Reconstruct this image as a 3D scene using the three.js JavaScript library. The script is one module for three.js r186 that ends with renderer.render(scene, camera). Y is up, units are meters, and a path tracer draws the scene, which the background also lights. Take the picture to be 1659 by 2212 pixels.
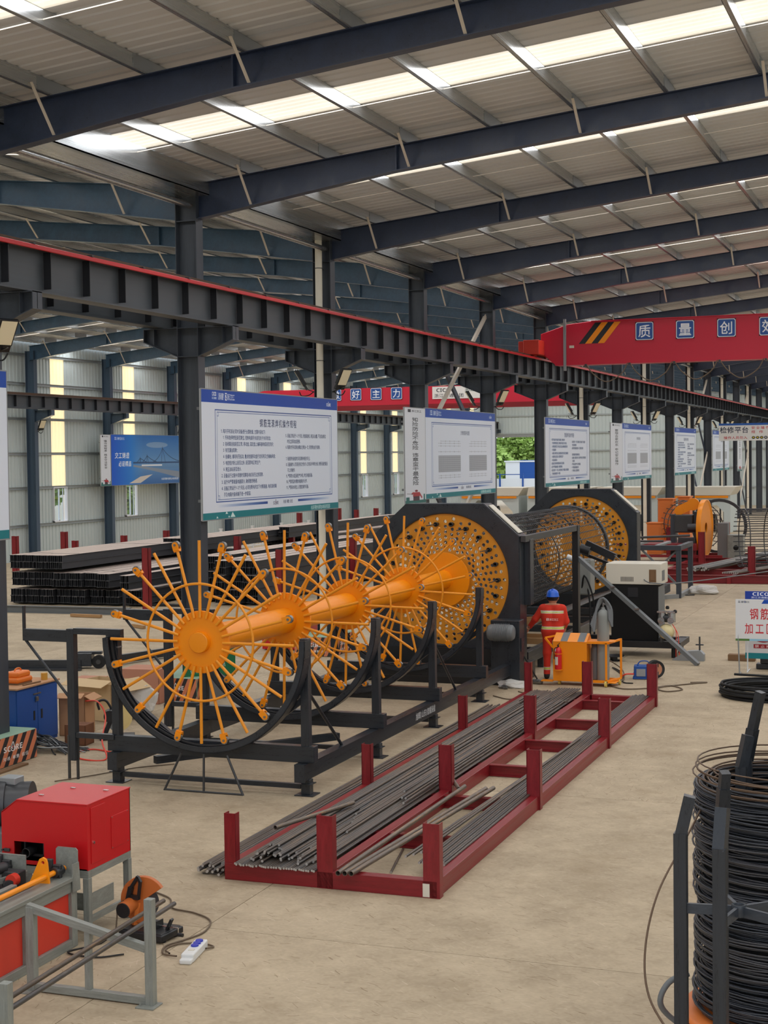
import * as THREE from 'three';
import { mergeGeometries, mergeVertices, toCreasedNormals } from 'three/addons/utils/BufferGeometryUtils.js';
import { RoundedBoxGeometry } from 'three/addons/geometries/RoundedBoxGeometry.js';
import { MarchingCubes } from 'three/addons/objects/MarchingCubes.js';
import { RectAreaLightUniformsLib } from 'three/addons/lights/RectAreaLightUniformsLib.js';
RectAreaLightUniformsLib.init();

// ---------------------------------------------------------------- camera, sky, exposure
const scene = new THREE.Scene();
const camera = new THREE.PerspectiveCamera(37.06, 1659 / 2212, 0.1, 600);
camera.position.set(0, 4.3, 0);
camera.up.set(-0.00103, 0.99927, -0.03818);
camera.lookAt(-0.346, 4.3 - 0.0363, -0.9375);
const renderer = new THREE.WebGLRenderer({ antialias: true });
renderer.toneMapping = THREE.LinearToneMapping;
renderer.toneMappingExposure = 1.0;
renderer.shadowMap.enabled = true;
renderer.shadowMap.type = THREE.PCFSoftShadowMap;
scene.background = new THREE.Color(0.80, 0.87, 1.0);
scene.backgroundIntensity = 1.7;
const SKYLIGHT_POWER = 5.2, WALLSTRIP_POWER = 1.5;

// ---------------------------------------------------------------- helpers
let seed = 7;
const rnd = () => { seed = (seed * 1664525 + 1013904223) >>> 0; return seed / 4294967296; };
const rr = (a, b) => a + (b - a) * rnd();
const V = (x, y, z) => new THREE.Vector3(x, y, z);
const PI = Math.PI;
const used = new Map();
function numbered(name) {
  const n = used.get(name) || 0; used.set(name, n + 1);
  return n ? name + '_' + String(n).padStart(3, '0') : name;
}
function tag(o, label, category, group, kind) {
  if (label) o.userData.label = label;
  if (category) o.userData.category = category;
  if (group) o.userData.group = group;
  if (kind) o.userData.kind = kind;
  return o;
}
function thing(name, label, category, pos = [0, 0, 0], group, ry = 0) {
  const o = new THREE.Group(); o.name = numbered(name); o.position.set(...pos); o.rotation.y = ry;
  scene.add(o); return tag(o, label, category, group);
}
function struct(name, pos = [0, 0, 0]) {
  const o = new THREE.Group(); o.name = numbered(name); o.position.set(...pos); scene.add(o);
  o.userData.kind = 'structure'; return o;
}
function prep(g) {
  const h = g.index ? g.toNonIndexed() : g;
  for (const k of Object.keys(h.attributes)) if (!['position', 'normal', 'uv', 'color'].includes(k)) h.deleteAttribute(k);
  if (!h.attributes.uv) h.setAttribute('uv', new THREE.BufferAttribute(new Float32Array(h.attributes.position.count * 2), 2));
  return h;
}
function merge(list) { const l = list.flat(9).map(prep); return l.length === 1 ? l[0] : mergeGeometries(l); }
function part(parent, name, geo, mat, label) {
  const m = new THREE.Mesh(Array.isArray(geo) ? merge(geo) : geo, mat);
  m.name = name; m.castShadow = m.receiveShadow = true;
  if (label) m.userData.label = label;
  parent.add(m); return m;
}
function solo(name, geo, mat, label, category, group) {
  const m = part(scene, numbered(name), geo, mat); return tag(m, label, category, group);
}
function copyOf(o, label, group) {
  const c = o.clone(); c.name = numbered(o.name.replace(/_\d{3}$/, '')); scene.add(c);
  c.userData = { ...o.userData }; if (label) c.userData.label = label; if (group) c.userData.group = group;
  return c;
}
function box(w, h, d, x = 0, y = 0, z = 0, rx = 0, ry = 0, rz = 0) {
  const g = new THREE.BoxGeometry(w, h, d);
  if (rx) g.rotateX(rx); if (rz) g.rotateZ(rz); if (ry) g.rotateY(ry);
  return g.translate(x, y, z);
}
const bb = (x0, x1, y0, y1, z0, z1) => box(Math.abs(x1 - x0), Math.abs(y1 - y0), Math.abs(z1 - z0), (x0 + x1) / 2, (y0 + y1) / 2, (z0 + z1) / 2);
function rbb(x0, x1, y0, y1, z0, z1, r = 0.01, s = 2) {
  return new RoundedBoxGeometry(Math.abs(x1 - x0), Math.abs(y1 - y0), Math.abs(z1 - z0), s, r).translate((x0 + x1) / 2, (y0 + y1) / 2, (z0 + z1) / 2);
}
const A = (p) => (p.isVector3 ? p : V(...p));
function orient(g, p, q) {
  p = A(p); q = A(q);
  const o = new THREE.Object3D(), m = p.clone().add(q).multiplyScalar(0.5), d = q.clone().sub(p).normalize();
  if (Math.abs(d.y) > 0.999) o.up.set(0, 0, 1);
  o.position.copy(m); o.lookAt(m.clone().add(d)); o.updateMatrix();
  return g.applyMatrix4(o.matrix);
}
function bar(p, q, w, h, roll = 0) {
  const g = new THREE.BoxGeometry(w, h, A(p).distanceTo(A(q)));
  if (roll) g.rotateZ(roll);
  return orient(g, p, q);
}
function rod(p, q, r, seg = 8, r2 = r) {
  const g = new THREE.CylinderGeometry(r2, r, A(p).distanceTo(A(q)), seg).rotateX(PI / 2);
  return orient(g, p, q);
}
function tube(pts, r, n = 24, rad = 6, closed = false, tension = 0.5) {
  return new THREE.TubeGeometry(new THREE.CatmullRomCurve3(pts.map(A), closed, 'catmullrom', tension), n, r, rad, closed);
}
function shapeOf(pts) { const s = new THREE.Shape(); pts.forEach((p, i) => (i ? s.lineTo(p[0], p[1]) : s.moveTo(p[0], p[1]))); return s; }
function ext(pts, depth, holes = [], bevel = 0) {
  const s = pts instanceof THREE.Shape ? pts : shapeOf(pts);
  for (const h of holes) s.holes.push(h instanceof THREE.Path ? h : shapeOf(h));
  return new THREE.ExtrudeGeometry(s, { depth, bevelEnabled: bevel > 0, bevelSize: bevel, bevelThickness: bevel, bevelSegments: 1, steps: 1, curveSegments: 16 });
}
const circlePts = (x, y, r, n = 12, a0 = 0) => Array.from({ length: n }, (_, i) => [x + r * Math.cos(a0 + (i / n) * 2 * PI), y + r * Math.sin(a0 + (i / n) * 2 * PI)]);
function ibeam(p, q, h, b, tf = 0.014, tw = 0.01) {
  p = A(p); q = A(q);
  const L = p.distanceTo(q);
  const g = mergeGeometries([box(b, tf, L, 0, h / 2 - tf / 2, 0), box(b, tf, L, 0, -h / 2 + tf / 2, 0), box(tw, h - 2 * tf, L)].map(prep));
  return orient(g, p, q);
}
function lathe(pts, seg = 24) { return new THREE.LatheGeometry(pts.map((p) => new THREE.Vector2(p[0], p[1])), seg); }
function ribbed(width, pitch, depth, thick) {       // closed profile of a ribbed steel sheet, u across the ribs, v out of the sheet
  const n = Math.max(1, Math.round(width / pitch)), p = width / n, pts = [];
  for (let i = 0; i < n; i++) pts.push([i * p, 0], [i * p + p * 0.62, 0], [i * p + p * 0.70, depth], [i * p + p * 0.92, depth]);
  pts.push([width, 0], [width, depth + thick], [0, depth + thick]);
  return pts;
}

// ---------------------------------------------------------------- textures
function canvasTex(w, h, draw, srgb = true, repeat) {
  const c = document.createElement('canvas'); c.width = w; c.height = h;
  draw(c.getContext('2d'), w, h);
  const t = new THREE.CanvasTexture(c);
  if (srgb) t.colorSpace = THREE.SRGBColorSpace;
  t.magFilter = THREE.LinearFilter;
  if (repeat) { t.wrapS = t.wrapT = THREE.RepeatWrapping; }
  return t;
}
function noiseGrid(n, cells, s) {                     // periodic value noise, n x n
  const g = []; let z = s >>> 0; const r = () => { z = (z * 1664525 + 1013904223) >>> 0; return z / 4294967296; };
  for (let i = 0; i < cells * cells; i++) g.push(r());
  const o = new Float32Array(n * n);
  for (let y = 0; y < n; y++) for (let x = 0; x < n; x++) {
    const fx = (x / n) * cells, fy = (y / n) * cells, ix = Math.floor(fx), iy = Math.floor(fy), u = fx - ix, v = fy - iy;
    const a = u * u * (3 - 2 * u), b = v * v * (3 - 2 * v), at = (p, q) => g[((q % cells) * cells) + (p % cells)];
    o[y * n + x] = (at(ix, iy) * (1 - a) + at(ix + 1, iy) * a) * (1 - b) + (at(ix, iy + 1) * (1 - a) + at(ix + 1, iy + 1) * a) * b;
  }
  return o;
}
function fractal(n, octaves, s) {
  const o = new Float32Array(n * n);
  for (const [c, w] of octaves) { const g = noiseGrid(n, c, s + c); for (let i = 0; i < o.length; i++) o[i] += (g[i] - 0.5) * w; }
  return o;
}
function dataTex(n, fn, srgb) {
  const d = new Uint8Array(n * n * 4);
  for (let y = 0; y < n; y++) for (let x = 0; x < n; x++) { const c = fn(x, y, y * n + x), k = (y * n + x) * 4; d[k] = c[0]; d[k + 1] = c[1]; d[k + 2] = c[2]; d[k + 3] = 255; }
  const t = new THREE.DataTexture(d, n, n, THREE.RGBAFormat);
  t.wrapS = t.wrapT = THREE.RepeatWrapping; t.magFilter = THREE.LinearFilter; t.minFilter = THREE.LinearMipmapLinearFilter; t.generateMipmaps = true;
  if (srgb) t.colorSpace = THREE.SRGBColorSpace;
  t.needsUpdate = true; return t;
}
// bare concrete: dusty tan, cloudy, with trowel and drag scuffs
const floorTex = canvasTex(2048, 2048, (c, w, h) => {
  const f = fractal(1024, [[4, 13], [9, 13], [24, 12], [80, 9], [260, 10]], 11), im = c.createImageData(1024, 1024);
  for (let i = 0; i < f.length; i++) { const v = f[i]; im.data[i * 4] = 177 + v; im.data[i * 4 + 1] = 160 + v * 0.98; im.data[i * 4 + 2] = 134 + v * 0.92; im.data[i * 4 + 3] = 255; }
  const t = document.createElement('canvas'); t.width = t.height = 1024; t.getContext('2d').putImageData(im, 0, 0);
  c.drawImage(t, 0, 0, w, h);
  for (let i = 0; i < 2600; i++) {                     // scuffs and grit, wrapped at the borders
    const x = rnd() * w, y = rnd() * h, a = rr(-0.9, 0.5), l = rr(6, 46), k = rnd();
    c.strokeStyle = k < 0.55 ? `rgba(104,86,60,${rr(0.15, 0.6)})` : `rgba(226,212,192,${rr(0.12, 0.45)})`; c.lineWidth = rr(0.8, 3.2);
    for (const ox of [-w, 0, w]) for (const oy of [-h, 0, h]) {
      if (x + ox < -60 || x + ox > w + 60 || y + oy < -60 || y + oy > h + 60) continue;
      c.beginPath(); c.moveTo(x + ox, y + oy); c.quadraticCurveTo(x + ox + l * 0.5 * Math.cos(a), y + oy + l * 0.5 * Math.sin(a) + rr(-6, 6), x + ox + l * Math.cos(a), y + oy + l * Math.sin(a)); c.stroke();
    }
  }
  for (let i = 0; i < 70; i++) {
    const x = rr(120, w - 120), y = rr(120, h - 120), r = rr(30, 110), g = c.createRadialGradient(x, y, 0, x, y, r);
    g.addColorStop(0, rnd() < 0.5 ? 'rgba(222,206,180,0.22)' : 'rgba(120,100,70,0.16)'); g.addColorStop(1, 'rgba(150,130,100,0)');
    c.fillStyle = g; c.fillRect(x - r, y - r, 2 * r, 2 * r);
  }
}, true, true);
const wearN = fractal(512, [[5, 90], [17, 70], [60, 60], [170, 50]], 31);
const wearTex = dataTex(512, (x, y, i) => { const v = Math.max(0, Math.min(255, 214 + wearN[i] * 0.28)); return [v, v, v]; }, true);
const roughTex = dataTex(512, (x, y, i) => { const v = Math.max(0, Math.min(255, 190 + wearN[i] * 0.6)); return [v, v, v]; });
const rustN = fractal(512, [[7, 100], [23, 90], [90, 80], [200, 60]], 77);
const rustTex = dataTex(512, (x, y, i) => {
  const k = Math.max(0, Math.min(1, (rustN[i] - 12) / 70)), m = rustN[i] * 0.16;
  return [Math.max(0, 128 + k * 50 + m), Math.max(0, 124 + k * 22 + m), Math.max(0, 122 - k * 14 + m)];
}, true);

// ---------------------------------------------------------------- materials
const hex = (s) => new THREE.Color(s);
const std = (c, rough = 0.6, metal = 0, more = {}) => new THREE.MeshStandardMaterial({ color: hex(c), roughness: rough, metalness: metal, ...more });
const worn = (c, rough = 0.6, metal = 0) => std(c, rough, metal, { map: wearTex, roughnessMap: roughTex });
const M = {
  column: worn('#4d545e', 0.55), rafter: worn('#33415e', 0.5), runway: worn('#53595f', 0.6), stiff: worn('#2c2e33', 0.6),
  galv: std('#b9bcbd', 0.34, 0.85, { roughnessMap: roughTex }), galvDull: std('#9da1a3', 0.5, 0.6), brace: std('#cfc6b8', 0.6),
  roof: std('#d4d6d8', 0.5, 0.1), wall: std('#c6d0cf', 0.55, 0.05), girt: std('#aeb5b6', 0.45, 0.4),
  wallCol: worn('#566b80', 0.5), leftRafter: worn('#4a6c88', 0.5),
  pvc: std('#e6dfcd', 0.4), railRed: std('#c02228', 0.35), rail: std('#5a4436', 0.6, 0.5),
  black: worn('#363b42', 0.45), black2: std('#1d1f22', 0.4), rubber: std('#17181a', 0.7), matte: std('#0d0d0e', 0.9),
  yellow: std('#fb9500', 0.34), yellowDull: std('#dc9020', 0.45), yellow2: std('#f79200', 0.38), yellowDk: std('#f39a1c', 0.42),
  rackRed: worn('#9c2029', 0.5), cabRed: std('#c8161c', 0.34), cabRed2: std('#d43a28', 0.4), craneRed: std('#c8203a', 0.38),
  grey: worn('#a3a79f', 0.5), greyDk: std('#6e7274', 0.5), cream: std('#d9d3c3', 0.5), white: std('#e6e8ea', 0.4),
  steel: std('#8a8a88', 0.4, 0.8, { roughnessMap: roughTex }), steelDk: std('#4f5052', 0.42, 0.7), chrome: std('#d6d6d3', 0.18, 1),
  bars: ['#b4b0ac', '#c0b6ac', '#9a9a9c', '#a89c90'].map((c) => std(c, 0.42, 0.4, { map: rustTex })),
  barEnd: std('#b9b6b0', 0.45, 0.3), pipe: std('#e0d4c8', 0.45, 0.4, { map: rustTex }),
  wire: [std('#3d4047', 0.36, 0.35), std('#46464a', 0.4, 0.35)], guardOr: std('#bf6428', 0.45), wireRust: std('#6a5646', 0.5, 0.5),
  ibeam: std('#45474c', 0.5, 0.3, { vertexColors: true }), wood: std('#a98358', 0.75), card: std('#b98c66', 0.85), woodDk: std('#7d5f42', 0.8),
  blue: std('#1a4f9c', 0.4), orange: std('#ec7a22', 0.45), green: std('#1d7a4c', 0.6), greenTop: std('#8fae98', 0.7),
  helmet: std('#1f5fd0', 0.25), cloth: std('#ffffff', 0.85, 0, { vertexColors: true }), cable: std('#6a5a48', 0.6), cableBlk: std('#1b1a1a', 0.55), cableRed: std('#e2452f', 0.5),
  tank: std('#8d908c', 0.5), extRed: std('#d01e26', 0.3), plastic: std('#dedfdd', 0.4), blueSock: std('#2436b0', 0.4), sack: std('#cfccc6', 0.9),
  orangeCab: std('#e07b36', 0.5), stripeO: std('#d9814a', 0.6), leaf: std('#87a84e', 0.9), leaf2: std('#a9c46a', 0.9), bark: std('#6b5138', 0.9),
  earth: std('#b3a68e', 0.95), filler: std('#57503f', 0.95),
};
M.skyPane = new THREE.MeshPhysicalMaterial({ color: hex('#fffaf0'), roughness: 1, transmission: 0.55, thickness: 0, side: THREE.DoubleSide, emissive: hex('#fff6e4'), emissiveIntensity: 0.55 });
M.wallPane = new THREE.MeshPhysicalMaterial({ color: hex('#fff3d6'), roughness: 1, transmission: 0.5, thickness: 0, side: THREE.DoubleSide, emissive: hex('#fff0d0'), emissiveIntensity: 0.62 });
M.glass = new THREE.MeshPhysicalMaterial({ color: hex('#f4fbff'), roughness: 0.03, transmission: 1, thickness: 0 });
M.lens = std('#e3d6b4', 0.25, 0, { emissive: hex('#fff0cc'), emissiveIntensity: 0.05 });
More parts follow.
